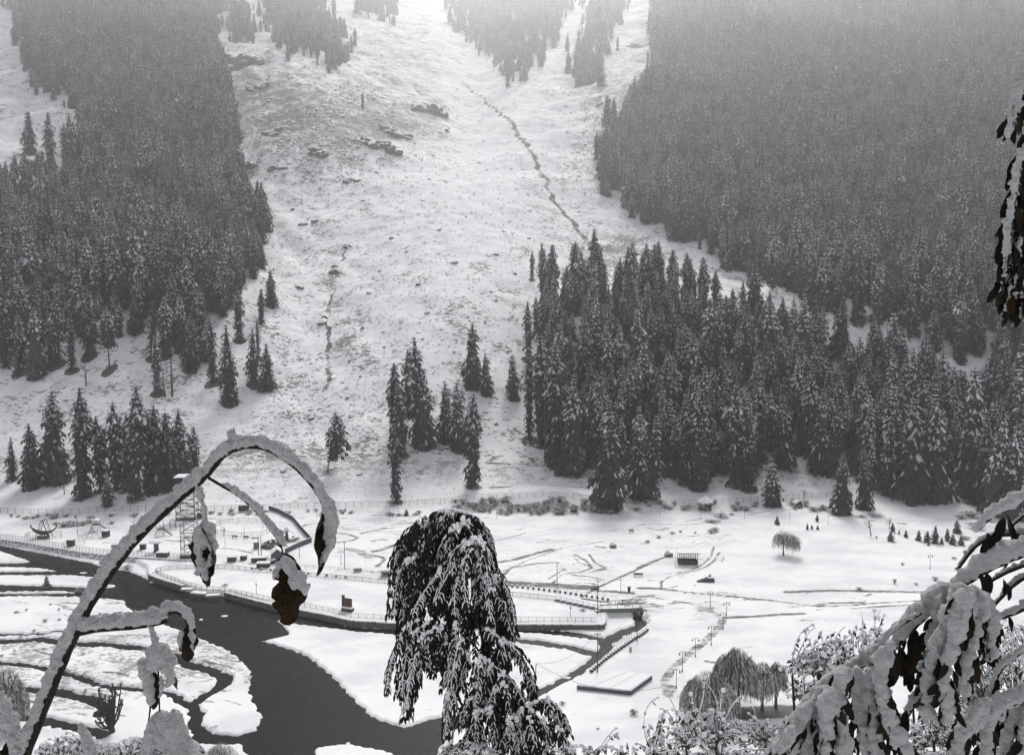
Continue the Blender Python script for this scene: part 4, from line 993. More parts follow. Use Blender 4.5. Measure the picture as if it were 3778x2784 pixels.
# ---- towers
def lattice_tower(name, label, px, py, w, d, h, decks, bays, rz=0.0, lw=.11, stairs=True, roof=False):
    p = W(px, py); t = thing(name, label, 'tower', p, rz)
    cs = [(-w / 2, -d / 2), (w / 2, -d / 2), (w / 2, d / 2), (-w / 2, d / 2)]
    for x, y in cs:
        mb = MB(); mb.box((0, 0, h / 2 - .1), (lw * 1.5, lw * 1.5, h + .2)); mb.build('leg', M_STEEL if not roof else M_DARK, t, loc=(x, y, 0))
    mm = M_STEEL if not roof else M_DARK
    for i in range(bays):
        z0, z1 = h * i / bays, h * (i + 1) / bays
        for k in range(4):
            a, b = cs[k], cs[(k + 1) % 4]; mb = MB()
            mb.bar((*a, z1), (*b, z1), lw); mb.bar((*a, z0), (*b, z1), lw * .75); mb.bar((*b, z0), (*a, z1), lw * .75); mb.build('brace', mm, t)
    for z in decks:
        mb = MB(); mb.box((0, 0, z), (w + .3, d + .3, .12), 0); mb.box((0, 0, z + .13), (w, d, .14), 1, 0, .95); mb.build('deck', [mm, M_SNOW], t)
        mb = MB()
        for k in range(4): mb.bar((*cs[k], z + 1.1), (*cs[(k + 1) % 4], z + 1.1), .07)
        mb.build('handrail', mm, t)
    if stairs:
        n = len(decks) + 1; zs = [0] + list(decks)
        for i in range(len(zs) - 1):
            m = max(1, int((zs[i + 1] - zs[i]) / 2.6 + .5))
            for j in range(m):
                za = zs[i] + (zs[i + 1] - zs[i]) * j / m; zb = zs[i] + (zs[i + 1] - zs[i]) * (j + 1) / m; s = 1 if j % 2 == 0 else -1
                mb = MB(); mb.add([(-s * w * .42, -.4, za), (-s * w * .42, .4, za), (s * w * .42, .4, zb), (s * w * .42, -.4, zb)], [(0, 1, 2, 3), (3, 2, 1, 0)]); mb.bar((-s * w * .42, -.4, za + .9), (s * w * .42, -.4, zb + .9), .07); mb.build('stair', mm, t)
    if roof:
        mb = MB(); mb.box((0, 0, h + .1), (w + .8, d + .8, .2), 0); snow_cap(mb, (0, 0, h + .2), (w + .8, d + .8, .4)); mb.build('roof', [M_DARK, M_SNOW], t)
    return t
lattice_tower('scaffold_tower', 'grey scaffold tower with platform and stair flights near the river', 700, 2046, 4.2, 3.2, 10.0, [6.2], 4, 0.04)
lattice_tower('lattice_tower', 'tall dark lattice tower behind the arching branch', 692, 1914, 6.4, 5.2, 15.5, [1.0, 9.5], 6, 0.1, .15, True, True)

# ---- play rides
def swing_boat():
    p = W(163, 1983); t = thing('swing_boat_ride', 'pirate-ship swing boat with A-frame in the play park', 'ride', p, 0.05)
    for y in (-1.2, 1.2):
        for s in (-1, 1):
            mb = MB(); mb.bar((s * 2.3, y, 0), (s * .25, y, 6.0), .18); mb.build('frame_leg', M_DARK, t)
        mb = MB(); mb.bar((-.4, y, 6.0), (.4, y, 6.0), .2); mb.build('frame_head', M_DARK, t)
    mb = MB(); mb.tube([(0, -1.3, 6), (0, 1.3, 6)], .16, 8); mb.build('axle', M_STEEL, t)
    mb = MB(); n = 14; ring = []
    for k in range(n + 1):
        u = -1 + 2 * k / n; x = 4.0 * u; zk = 1.35 + 1.75 * abs(u) ** 2.6; wd = .95 * (1 - abs(u) ** 3) + .05; hh = .75 - .15 * abs(u)
        ring.append([(x, -wd, zk + hh), (x, -wd * .7, zk), (x, wd * .7, zk), (x, wd, zk + hh)])
    for a, b in zip(ring[:-1], ring[1:]):
        for j in range(3): mb.add([a[j], b[j], b[j + 1], a[j + 1]], [(0, 1, 2, 3)])
    hull = mb.build('hull', M_WOOD, t)
    for s in (-1, 1):
        mb = MB(); mb.tube([(s * 3.9, 0, 3.3), (s * 4.3, 0, 4.0), (s * 4.0, 0, 4.35), (s * 3.8, 0, 4.1)], [.2, .22, .2, .06], 6); mb.build('figurehead', M_WOOD, hull)
        mb = MB(); mb.bar((s * 1.4, -.6, 2.0), (0, -.6, 6.0), .12); mb.bar((s * 1.4, .6, 2.0), (0, .6, 6.0), .12); mb.build('hanger', M_STEEL, t)
    mb = MB(); mb.box((0, -.4, .5), (3.0, 2.2, 1.1), 0); mb.box((0, -.4, 1.13), (3.0, 2.2, .16), 1, 0, .95); mb.build('loading_deck', [M_DARK, M_SNOW], t)
swing_boat()
def low_fence(label, pts, h=1.0, step=1.6):
    fence('low_fence', label, 'fence', [W(x, y) for x, y in pts], step, h, .06, [(h, .03, 'top_rail'), (.2, .02, 'bottom_rail')], ('bars', .3, .025), (M_STEEL, M_STEEL), group='low fences around the rides')
low_fence('low fence round the swing boat', [(91, 1980), (112, 1968), (228, 1968), (229, 1983), (160, 1990), (91, 1980)])
low_fence('low fence round the small slide', [(288, 1984), (330, 1970), (402, 1976), (396, 1984), (340, 1990), (288, 1984)])
low_fence('low fence beside the dark booth on the river side', [(232, 2010), (262, 1998), (314, 1998), (314, 2008)])
low_fence('low fence round the mechanical ride', [(948, 2030), (1000, 2032), (1060, 2024), (1056, 2004)])

def slide_set(label, px, py, hh, rz, roof=True):
    p = W(px, py); t = thing('playground_slide', label, 'slide', p, rz)
    for x in (-.9, .9):
        for y in (-.9, .9):
            mb = MB(); mb.bar((x, y, 0), (x, y, hh + 1.6), .10); mb.build('post', M_STEEL, t)
    mb = MB(); mb.box((0, 0, hh), (2, 2, .1)); mb.build('platform', M_WOOD, t)
    mb = MB()
    for k in range(7):
        for y in (-.9, .9): mb.bar((-.9 + k * .3, y, hh), (-.9 + k * .3, y, hh + 1), .05)
    mb.build('railing', M_RED, t)
    mb = MB(); mb.add([(.9, -.4, hh), (.9, .4, hh), (3.8, .4, .2), (3.8, -.4, .2)], [(0, 1, 2, 3), (3, 2, 1, 0)])
    for y in (-.42, .42): mb.tube([(.9, y, hh + .25), (3.8, y, .45)], .07, 5)
    mb.build('chute', M_STEEL, t)
    mb = MB()
    for y in (-.35, .35): mb.bar((-.9, y, hh), (-2.2, y, 0), .08)
    for k in range(5): mb.bar((-.9 - 1.3 * k / 5, -.35, hh * (1 - k / 5)), (-.9 - 1.3 * k / 5, .35, hh * (1 - k / 5)), .06)
    mb.build('ladder', M_STEEL, t)
    if roof:
        mb = MB(); mb.add([(-1.2, -1.2, hh + 1.6), (1.2, -1.2, hh + 1.6), (1.2, 1.2, hh + 1.6), (-1.2, 1.2, hh + 1.6), (0, 0, hh + 2.5)], [(0, 1, 4), (1, 2, 4), (2, 3, 4), (3, 0, 4), (3, 2, 1, 0)]); mb.build('roof', M_SNOW, t)
slide_set('small playground tower with snowy roof and slide beside the dark booth', 355, 1956, 2.1, 0.0)
slide_set('climbing tower with a long slide behind the mushroom shelter', 594, 1975, 2.2, -0.1, False)
def spinner():
    p = W(340, 1982); t = thing('swing_ride', 'splayed swing ride of pale tubes in front of the small slide', 'swing', p, 0.2)
    for a in range(5):
        an = a * 1.2566; mb = MB(); mb.bar((2.0 * math.cos(an), 2.0 * math.sin(an), 0), (.1 * math.cos(an), .1 * math.sin(an), 3.4), .09); mb.build('leg', M_STEEL, t)
    mb = MB(); mb.tube([(0, 0, 3.2), (0, 0, 3.6)], .22, 8); mb.build('hub', M_DARK, t)
spinner()
def mushroom():
    p = W(577, 2034); t = thing('mushroom_shelter', 'mushroom-shaped shelter with white cap and dark stem', 'shelter', p)
    mb = MB(); mb.tube([(0, 0, -.1), (0, 0, .6), (0, 0, 2.3), (0, 0, 3.0)], [.95, .75, .68, 1.1], 12); mb.build('stem', M_SLATE, t, True)
    mb = MB(); mb.tube([(0, 0, 2.9), (0, 0, 3.1), (0, 0, 3.5), (0, 0, 3.85), (0, 0, 4.0)], [1.4, 2.15, 1.9, .9, .1], 14); mb.build('cap', M_SNOW, t, True)
mushroom()
def hoops():
    p = W(640, 1951); t = thing('climbing_hoops', 'row of thin arched climbing hoops in the play park', 'hoops', p, 0.5)
    for k in range(4):
        mb = MB(); mb.tube([(-.9, k * .9, 0), (-.9, k * .9, 2), (-.6, k * .9, 2.7), (0, k * .9, 3), (.6, k * .9, 2.7), (.9, k * .9, 2), (.9, k * .9, 0)], .045, 5); mb.build('hoop', M_STEEL, t)
hoops()
def arena():
    pts = []
    for a in np.linspace(0, 2 * math.pi, 29): pts.append(W(890 + 112 * math.cos(a), 1952 + 26 * math.sin(a)))
    fence('arena_railing', 'oval rail fence round the snowy ride arena', 'fence', pts, 3.4, 1.25, .08, [(1.25, .07, 'top_rail'), (.65, .035, 'middle_rail'), (.2, .03, 'bottom_rail')], None, (M_STEEL, M_STEEL))
arena()
def park_bench(label, px, py, rz=0.0, w=1.7):
    p = W(px, py); t = thing('park_bench', label, 'bench', p, rz, 'park benches')
    mb = MB(); mb.box((0, 0, .45), (w, .5, .07), 0); mb.box((0, 0, .55), (w, .5, .13), 1, 0, .9); mb.build('seat', [M_WOOD, M_SNOW], t)
    mb = MB(); mb.box((0, .26, .8), (w, .07, .5)); mb.build('backrest', M_WOOD, t)
    for s in (-1, 1):
        mb = MB(); mb.box((s * w * .4, 0, .2), (.09, .45, .45)); mb.build('leg', M_DARK, t)
park_bench('dark bench left of two inside the oval arena', 866, 1986); park_bench('dark bench right of two inside the oval arena', 907, 1988)
park_bench('pale bench on the meadow by the ditch', 2355, 2127, -.1, 2.6); park_bench('small bench across the meadow ditch', 2330, 1963, .2)
def carousel():
    p = W(1058, 1992); t = thing('spinning_ride', 'dark tapering ride column with thin spokes inside the park wall', 'ride', p)
    mb = MB(); mb.tube([(0, 0, 0), (0, 0, 1.5), (0, 0, 3.2)], [.75, .5, .35], 8); mb.build('column', M_DARK, t)
    for k in range(6):
        an = k * 1.047; mb = MB(); mb.bar((0, 0, 3.1), (2.8 * math.cos(an), 2.8 * math.sin(an), 2.4), .06); mb.bar((2.8 * math.cos(an), 2.8 * math.sin(an), 2.4), (2.8 * math.cos(an), 2.8 * math.sin(an), .6), .05); arm = mb.build('arm', M_STEEL, t)
        sb = MB(); sb.box((2.8 * math.cos(an), 2.8 * math.sin(an), .55), (.6, .6, .35)); sb.build('seat', M_RED, arm)
    mb = MB(); mb.add([(-1.8, 0.4, 3.1), (1.0, .4, 3.1), (1.0, 2.4, 3.1), (-1.8, 2.4, 3.1), (-.4, 1.4, 4.3)], [(0, 1, 4), (1, 2, 4), (2, 3, 4), (3, 0, 4), (3, 2, 1, 0)]); mb.build('canopy', M_SNOW, t)
carousel()
def trough():
    p = W(1078, 1995); t = thing('boat_trough', 'dark upturned boat-like trough beside the spinning ride', 'boat', p, 0.3)
    mb = MB(); n = 8; rows = []
    for k in range(n + 1):
        u = -1 + 2 * k / n; rows.append([(2.2 * u, -.6 * (1 - u * u) - .05, .7 + .6 * u * u * (1 if u > 0 else .3)), (2.2 * u, 0, .05 + .7 * u * u), (2.2 * u, .6 * (1 - u * u) + .05, .7 + .6 * u * u * (1 if u > 0 else .3))])
    for a, b in zip(rows[:-1], rows[1:]):
        for j in range(2): mb.add([a[j], b[j], b[j + 1], a[j + 1]], [(0, 1, 2, 3), (3, 2, 1, 0)])
    mb.build('hull', M_DARK, t); mb = MB(); mb.box((0, 0, .45), (2.6, .8, .2)); mb.build('snow_fill', M_SNOW, t)
trough()
def mech():
    p = W(1005, 2014); t = thing('mechanical_ride', 'cluttered ride platform with reddish cars behind the gabled hut', 'ride', p, 0.1)
    mb = MB(); mb.tube([(0, 0, -.1), (0, 0, .45)], 3.6, 18); mb.build('platform', M_DARK, t)
    for k in range(9):
        an = k * .698 + .2; mb = MB(); x, y = 2.7 * math.cos(an), 2.7 * math.sin(an)
        mb.box((x, y, .8), (.9, .7, .6), 0, an); mb.box((x - .3 * math.cos(an), y - .3 * math.sin(an), 1.2), (.2, .7, .5), 0, an); mb.box((x, y, 1.16), (.5, .6, .12), 1, an); mb.build('car', [M_RED, M_SNOW], t)
    mb = MB(); mb.tube([(0, 0, .4), (0, 0, 2.4)], [.4, .2], 8); mb.build('hub', M_STEEL, t)
    for k in range(5):
        an = k * 1.2566; mb = MB(); mb.bar((0, 0, 2.2), (2.6 * math.cos(an), 2.6 * math.sin(an), 1.2), .1); mb.build('arm', M_STEEL, t)
mech()

# ---- poles, lamps, wires
def pole(label, px, yt, yb, w=.14, cross=False, lean=0.0, name='utility_pole', group='plain poles on the valley floor'):
    p = W(px, yb); r = ray(px, yt); h = CAMZ + r[2] * p.y / r[1] - p.z
    t = thing(name, label, 'pole', p, rng.uniform(-.1, .1), group)
    mb = MB(); mb.tube([(0, 0, -.2), (lean * h * .5, 0, h * .5), (lean * h, 0, h)], [w, w * .85, w * .7], 6); mb.build('shaft', M_DARK, t)
    if cross:
        mb = MB(); mb.box((lean * h, 0, h - .25), (1.3, .09, .09)); mb.build('crossarm', M_DARK, t)
        for s in (-1, 1):
            mb = MB(); mb.tube([(lean * h + s * .55, 0, h - .2), (lean * h + s * .55, 0, h)], .05, 5); mb.build('insulator', M_CONC, t)
    else:
        mb = MB(); mb.tube([(lean * h, 0, h - .02), (lean * h, 0, h + .10)], [w * .9, w * .3], 6); mb.build('snow_tip', M_SNOW, t)
    return Vector((p.x + lean * h, p.y, p.z + h))
pole('plain pole between swing boat and small slide', 286, 1911, 1972, .1); pole('pole in front of the sheet-metal wall', 1105, 2006, 2059, .09); pole('short pole right of the arena benches', 831, 1983, 2024, .07)
pole('thin pole in the middle of the oval arena', 901, 1943, 1978, .07); pole('thin pole on the far rim of the oval arena', 971, 1923, 1948, .06); pole('thin pole behind the mechanical ride', 985, 1935, 1968, .06); pole('thin pole at the near side of the domed booth', 816, 1914, 1962, .06); pole('thin pole behind the arena by the fence', 857, 1892, 1920, .06)
pole('thin pole beside the climbing tower', 604, 1912, 1976, .09)
A1 = pole('left one of two tall close poles by the red stall', 954, 1972, 2052, .12); A2 = pole('right one of two tall close poles by the red stall', 964, 1972, 2050, .12)
P0 = pole('tall utility pole on the promenade left of the weeping tree', 1272, 1997, 2099, .12, True)
P1 = pole('tall utility pole with crossarm behind the bench row', 2055, 2072, 2181, .12, True)
P2 = pole('tall utility pole at the near end of the promenade', 2205, 2138, 2262, .13, True)
P3 = pole('tall utility pole by the footbridge', 2350, 2240, 2366, .13, True)
P4 = pole('tall utility pole at the foot of the stream railing', 2204, 2334, 2479, .14, True)
P5 = pole('leaning short pole holding a sagging cable by the weeping tree', 1972, 2446, 2543, .12, False, .06)
for lab, x, a, b in (('thin meadow pole left of the hexagonal gazebo', 2434, 1871, 1906), ('thin meadow pole in front of the hexagonal gazebo', 2586, 1883, 1917), ('thin meadow pole between gazebo and pale conifer', 2747, 1870, 1911), ('thin meadow pole in front of the tiny hut', 2914, 1876, 1918),
    ('pole beside the open lattice pavilion', 2491, 2041, 2094), ('thin pole at the bare circle of the dark meadow conifer', 3055, 1893, 1934), ('pole between the small saplings', 3299, 1942, 1980), ('pole left of the sapling clump', 3410, 1961, 2007), ('pole on the meadow left of the litter bin', 2290, 2130, 2179),
    ('thin pole at the far side of the meadow tracks', 1437, 1890, 1926), ('thin pole behind the loop of tracks', 1471, 1870, 1902), ('thin pole on the snow before the bushy mound', 1833, 1880, 1914), ('thin pole right of the bushy mound', 2130, 1876, 1906), ('thin pole at the fence end by the sheet wall', 1168, 1884, 1907), ('thin pole near the far right of the meadow fence', 2282, 1872, 1905)):
    pole(lab, x, a, b, .06)

def wire(label, a, b, sag, r_=.03, name='overhead_cable'):
    a, b = Vector(a), Vector(b); pts = []
    for k in range(15):
        u = k / 14; q = a.lerp(b, u); q.z -= sag * 4 * u * (1 - u); pts.append(q - a)
    mb = MB(); mb.tube(pts, r_, 4); o = mb.build(name, M_PALEWIRE, loc=a); tag(o, label, 'cable', 'sagging cables between poles')
wire('cable between the pole behind the benches and the promenade pole', P1, P2, 1.6); wire('cable from the promenade pole to the footbridge pole', P2, P3, 1.2); wire('cable sagging from the leaning pole up to the railing pole', P5, P4, 2.0, .035)
wire('cable from the railing pole to the footbridge pole', P4, P3, 1.6)
EP = W(2440, 2588, 3.0)
wire('long cable from the leaning pole to the bushes at the lower right', P5, EP, 2.6, .04); wire('cable between the park poles and the promenade pole', A2, P0, 2.0, .025)

def double_lamp(label, px, yt, yb, heads=True):
    p = W(px, yb); r = ray(px, yt); h = CAMZ + r[2] * p.y / r[1] - p.z
    t = thing('street_lamp', label, 'lamp post', p, rng.uniform(-.15, .15), 'twin-headed lamps along the path')
    mb = MB(); mb.tube([(0, 0, -.2), (0, 0, .5), (0, 0, .55), (0, 0, h)], [.14, .12, .07, .05], 7); mb.build('post', M_DARK, t)
    for s in (-1, 1):
        mb = MB(); mb.tube([(0, 0, h - .15), (s * .25, 0, h + .12), (s * .55, 0, h + .05), (s * .66, 0, h - .25)], .04, 5); arm = mb.build('arm', M_DARK, t)
        mb = MB(); mb.tube([(s * .66, 0, h - .22), (s * .66, 0, h - .35), (s * .66, 0, h - .62)], [.10, .22, .16], 8); mb.build('lamp_shade', M_CONC, arm)
        mb = MB(); mb.tube([(s * .3, 0, h + .2), (s * .6, 0, h + .12)], .07, 5); mb.build('snow', M_SNOW, arm)
for lab, x, a, b in (('twin lamp farthest up the meadow where thin tracks cross', 2620, 2182, 2236), ('twin lamp beside the bare patch at the path bend', 2680, 2222, 2270), ('twin lamp at the upper end of the lamp-lined path', 2667, 2260, 2320), ('twin lamp second down the lamp-lined path', 2624, 2309, 2377),
    ('twin lamp in the middle of the lamp-lined path', 2565, 2354, 2421), ('twin lamp fourth down the lamp-lined path', 2517, 2404, 2477), ('twin lamp nearest the willows at the lower path end', 2495, 2470, 2537), ('lone twin lamp on the open right meadow', 3431, 2047, 2098), ('twin lamp beside the tall utility pole on the promenade', 1258, 2030, 2080)):
    double_lamp(lab, x, a, b)
def globe_lamp(label, px, yt, yb):
    p = W(px, yb); r = ray(px, yt); h = CAMZ + r[2] * p.y / r[1] - p.z
    t = thing('globe_lamp', label, 'lamp post', p, 0, 'globe lamps on the river lawn')
    mb = MB(); mb.tube([(0, 0, -.1), (0, 0, h)], [.07, .04], 6); mb.build('post', M_DARK, t)
    mb = MB(); mb.tube([(0, 0, h * .62), (0, 0, h * .66), (0, 0, h * .72), (0, 0, h * .77)], [.05, .2, .2, .05], 8); mb.build('globe', M_DARK, t)
    mb = MB(); mb.tube([(0, 0, h * .78), (0, 0, h * .83)], [.17, .04], 7); mb.build('snow_cap', M_SNOW, t)
globe_lamp('globe lamp on the river lawn near its curved end', 946, 2140, 2190); globe_lamp('globe lamp on the river lawn left of the weeping tree', 1427, 2214, 2266); globe_lamp('globe lamp on the river lawn right of the weeping tree', 2105, 2226, 2275)

# ---- promenade round the river lawn
FRONT = [(573, 2114), (585, 2121), (607, 2131), (643, 2144), (696, 2163), (750, 2174), (803, 2179), (857, 2188), (928, 2203), (1000, 2217), (1124, 2238), (1214, 2257), (1299, 2279), (1450, 2286), (1650, 2289), (1907, 2292), (2201, 2294)]
BACK = [(573, 2114), (582, 2108), (607, 2103), (650, 2099), (721, 2095), (800, 2096), (857, 2099), (928, 2107), (1000, 2113), (1124, 2124), (1299, 2138), (1500, 2160), (1700, 2181), (1883, 2198), (2046, 2214)]
fence('iron_railing', 'black iron railing along the river side of the snowy lawn', 'railing', [W(x, y) for x, y in FRONT], 1.9, 1.22, .07, [(1.2, .035, 'top_rail'), (.12, .03, 'bottom_rail')], ('bars', .24, .028), (M_IRON, M_IRON))
fence('iron_railing', 'iron railing along the promenade side of the snowy lawn', 'railing', [W(x, y) for x, y in BACK], 2.3, 1.15, .08, [(1.12, .06, 'top_rail'), (.15, .05, 'bottom_rail'), (.6, .03, 'middle_rail')], ('bars', .3, .03), (M_IRON, M_STEEL))
fence('pipe_railing', 'pale pipe railing on the meadow side of the promenade', 'railing', [W(x, y) for x, y in ((1040, 2090), (1130, 2098), (1300, 2112), (1500, 2132), (1700, 2147), (1870, 2158), (2050, 2178), (2160, 2192), (2240, 2206))], 2.6, 1.25, .06, [(1.2, .035, 'top_rail'), (.65, .03, 'middle_rail')], None, (M_STEEL, M_STEEL))
fence('pipe_railing', 'pale pipe railing between promenade and footbridge', 'railing', [W(x, y) for x, y in ((2050, 2214), (2120, 2228), (2180, 2241), (2222, 2252))], 1.6, 1.2, .10, [(1.15, .05, 'top_rail'), (.6, .04, 'middle_rail')], None, (M_STEEL, M_STEEL))
fence('stream_railing', 'handrail climbing beside the stream below the footbridge', 'railing', [W(x, y) for x, y in ((2176, 2463), (2215, 2430), (2250, 2405), (2285, 2380), (2320, 2356), (2350, 2338), (2372, 2322))], 1.15, 1.25, .06, [(1.2, .035, 'top_rail'), (.65, .03, 'middle_rail')], None, (M_STEEL, M_STEEL))

def planter(label, p, rz, s=.62, group='dark planter blocks'):
    t = thing('planter_block', label, 'planter', p, rz, group)
    obj('block', PL_BLOCK, None, t, scale=s / .62); obj('snow_cap', PL_CAP, None, t, scale=s / .62)
mb = MB(); mb.box((0, 0, .28), (.62, .62, .62), 0, 0, .9); PL_BLOCK = mb.mesh('block', M_DARK)
mb = MB(); snow_cap(mb, (0, 0, .58), (.64, .64, .2)); PL_CAP = mb.mesh('snow_cap', [M_DARK, M_SNOW])
for k in range(20):
    u = k / 19; x = 1870 + (2243 - 1870) * u; y = 2163 + 30 * u + 20 * u * u
    planter('dark snow-capped block in the row along the meadow side of the promenade', W(x, y), -.12, .6, 'blocks along the promenade')
for k in range(11):
    u = k / 10; planter('dark block in the row behind the lawn left of the weeping tree', W(930 + 345 * u, 2098 + 32 * u), -.1, .5, 'blocks behind the lawn')
for p in interp_line([W(x, y) for x, y in ((2182, 2477), (2225, 2440), (2262, 2413), (2298, 2388), (2335, 2362), (2368, 2342), (2392, 2322))], 1.15):
    planter('dark snow-capped block in the stepped row beside the stream railing', p, .5, .6, 'blocks along the stream')
def long_bench(label, px, py, rz):
    p = W(px, py); t = thing('promenade_bench', label, 'bench', p, rz, 'white benches at the promenade end')
    mb = MB(); mb.box((0, 0, .3), (1.7, .5, .5), 0); snow_cap(mb, (0, 0, .55), (1.8, .55, .2)); mb.build('seat', [M_CONC, M_SNOW], t)
    mb = MB(); mb.box((0, -.27, .3), (.9, .05, .22)); mb.build('recess', M_DARK, t)
for k in range(8):
    u = k / 7; long_bench('white slab bench in the row nearest the footbridge', 2058 + 150 * u, 2217 + 32 * u, -.15)

def lawn_wall(label, pts, top, bot, name='stone_wall'):
    P_ = [W(x, y) for x, y in pts]; o = P_[0]; t = thing(name, label, 'wall', o)
    L = [p - o for p in P_]; core = MB(); cap = MB(); st = MB()
    for a, b in zip(L[:-1], L[1:]):
        n = Vector((b.y - a.y, -(b.x - a.x), 0)).normalized()
        A, B = a - n * .5, b - n * .5
        core.add([A + Vector((0, 0, top - .1)), B + Vector((0, 0, top - .1)), b + n * .12 + Vector((0, 0, top - .1)), a + n * .12 + Vector((0, 0, top - .1)), A + Vector((0, 0, bot)), B + Vector((0, 0, bot)), b + n * .22 + Vector((0, 0, bot)), a + n * .22 + Vector((0, 0, bot))], [(0, 3, 2, 1), (3, 7, 6, 2), (0, 1, 5, 4), (0, 4, 7, 3), (1, 2, 6, 5)])
        cap.add([A + Vector((0, 0, top - .08)), B + Vector((0, 0, top - .08)), b + n * .2 + Vector((0, 0, top - .08)), a + n * .2 + Vector((0, 0, top - .08)), A + Vector((0, 0, top + .12)), B + Vector((0, 0, top + .12)), b + n * .1 + Vector((0, 0, top + .12)), a + n * .1 + Vector((0, 0, top + .12))], [(4, 7, 6, 5), (3, 2, 6, 7), (0, 4, 5, 1), (0, 3, 7, 4), (1, 5, 6, 2)])
        l = (b - a).length; nn = int(l / .42)
        for k in range(nn):
            q = a.lerp(b, (k + .5) / max(1, nn)); z = bot + .1
            while z < top - .25:
                hh = rng.uniform(.22, .42); st.box((q.x + n.x * .2 + rng.uniform(-.1, .1), q.y + n.y * .2, q.z + z + hh / 2), (rng.uniform(.3, .52), rng.uniform(.2, .42), hh), 0, math.atan2(b.y - a.y, b.x - a.x) + rng.uniform(-.25, .25), .8); z += hh * .95
    core.build('core', M_STONEV, t); cap.build('coping', M_SNOW, t); st.build('stone_facing', M_STONEV, t, kind='stuff')
lawn_wall('dark stone river wall round the curved end of the lawn', [(560, 2110), (551, 2121), (575, 2132), (610, 2144), (650, 2155), (675, 2163)], .3, -1.4)
lawn_wall('long dark stone river wall below the iron railing', [(830, 2185), (930, 2212), (1006, 2230), (1124, 2252), (1214, 2270), (1299, 2290), (1450, 2298), (1700, 2301), (1950, 2303), (2225, 2304), (2232, 2290), (2226, 2262)], .12, -1.5)
for k, (x, y, s, rz) in enumerate(((690, 2170, 2.6, .2), (735, 2182, 3.4, -.1), (785, 2189, 3.0, .15))):
    mb = MB(); mb.box((0, 0, 0), (s * 1.2, s * .6, .35), 0); mb.box((0, 0, .24), (s * 1.18, s * .58, .14), 1, 0, .96)
    o = mb.build('concrete_slab', [M_CONC, M_SNOW], loc=W(x, y, -.25 - .12 * k), rot=(rng.uniform(-.1, .1), rng.uniform(-.08, .08), rz)); tag(o, ('tilted snowy slab below the curved railing', 'largest snowy slab at the water below the railing', 'snowy slab where the long river wall starts')[k], 'slab')

def sign_board():
    p = W(1281, 2251); t = thing('sign_board', 'red-brown notice board with dark post on the river lawn', 'sign', p, -.35)
    mb = MB(); mb.box((-1.1, 0, 1.9), (.75, .3, 4.0), 0); mb.box((-1.1, 0, 3.98), (.8, .35, .16), 1); mb.build('post', [M_DARK, M_SNOW], t)
    mb = MB(); mb.box((.35, 0, 2.1), (2.1, .18, 2.1)); mb.build('board', M_RED, t)
    mb = MB(); mb.box((.35, -.12, 2.1), (2.25, .1, .1)); mb.box((.35, -.12, 3.15), (2.25, .1, .1)); mb.box((.35, -.12, 1.05), (2.25, .1, .1)); mb.build('frame', M_WOOD, t)
    mb = MB(); mb.box((.3, -.3, .4), (2.9, 1.3, .9), 0); snow_cap(mb, (.3, -.3, .83), (2.9, 1.3, .25)); mb.build('plinth', [M_WOOD, M_SNOW], t)
sign_board()
def bin_(label, px, py, h=1.2):
    p = W(px, py); t = thing('litter_bin', label, 'bin', p, 0, 'litter bins')
    mb = MB(); mb.tube([(0, 0, 0), (0, 0, h * .75)], [.34, .42], 9); mb.build('body', M_DARK, t)
    mb = MB(); mb.tube([(0, 0, h * .78), (0, 0, h * .95), (0, 0, h * 1.05)], [.46, .42, .15], 9); mb.build('lid', M_DARK, t)
    mb = MB(); mb.tube([(0, 0, h * 1.0), (0, 0, h * 1.15)], [.36, .12], 8); mb.build('snow_cap', M_SNOW, t)
bin_('dark litter bin on the meadow by the ditch', 2321, 2180, 1.4); bin_('dark litter bin on the river lawn behind the hanging leaf', 1140, 2166, 1.2)

def footbridge():
    a, b = W(2222, 2256), W(2362, 2252); t = thing('footbridge', 'grey-green girder footbridge over the stream', 'bridge', a, math.atan2(b.y - a.y, b.x - a.x))
    l = (b - a).length; wd = 2.6
    for y in (0, wd):
        mb = MB(); mb.box((l / 2, y, .25), (l + 1.2, .14, .95))
        for k in range(9): mb.box((l * k / 8, y - .10, .25), (.12, .10, .9))
        mb.build('girder', M_GREEN, t)
    mb = MB(); mb.box((l / 2, wd / 2, .5), (l + 1.6, wd - .3, .12), 0); mb.box((l / 2, wd / 2, .63), (l + 1.6, wd - .3, .16), 1, 0, .97); mb.build('deck', [M_WOOD, M_SNOW], t)
    for y in (0, wd):
        mb = MB(); mb.bar((-.6, y, 1.75), (l + .8, y, 1.95), .10); mb.build('handrail', M_DARK, t)
        for k in range(6):
            mb = MB(); mb.bar((l * k / 5, y, .7), (l * k / 5, y, 1.8), .07); mb.build('baluster', M_DARK, t)
    for x in (-1.0, l + 1.0):
        mb = MB(); mb.box((x, wd / 2, -.7), (1.6, wd + 1.0, 2.0), 0, 0, .85); mb.build('abutment', M_STONEV, t)
footbridge()
def beams():
    p = W(2330, 2232); t = thing('timber_pile', 'jumble of dark snow-dusted timbers behind the footbridge', 'timber', p)
    for k in range(11):
        a = Vector((rng.uniform(-4, 5), rng.uniform(-1.5, 2.5), rng.uniform(.1, .9))); d = Vector((rng.uniform(2, 5), rng.uniform(-2.5, 1), rng.uniform(-.4, .4)))
        mb = MB(); mb.tube([a, a + d], .16, 5); mb.build('beam', M_WOODS, t)
M_WOODS = mat('snow_dusted_timber', (0.05, 0.042, 0.036), .9, .4, 3.0, snowtop=.62)
beams()
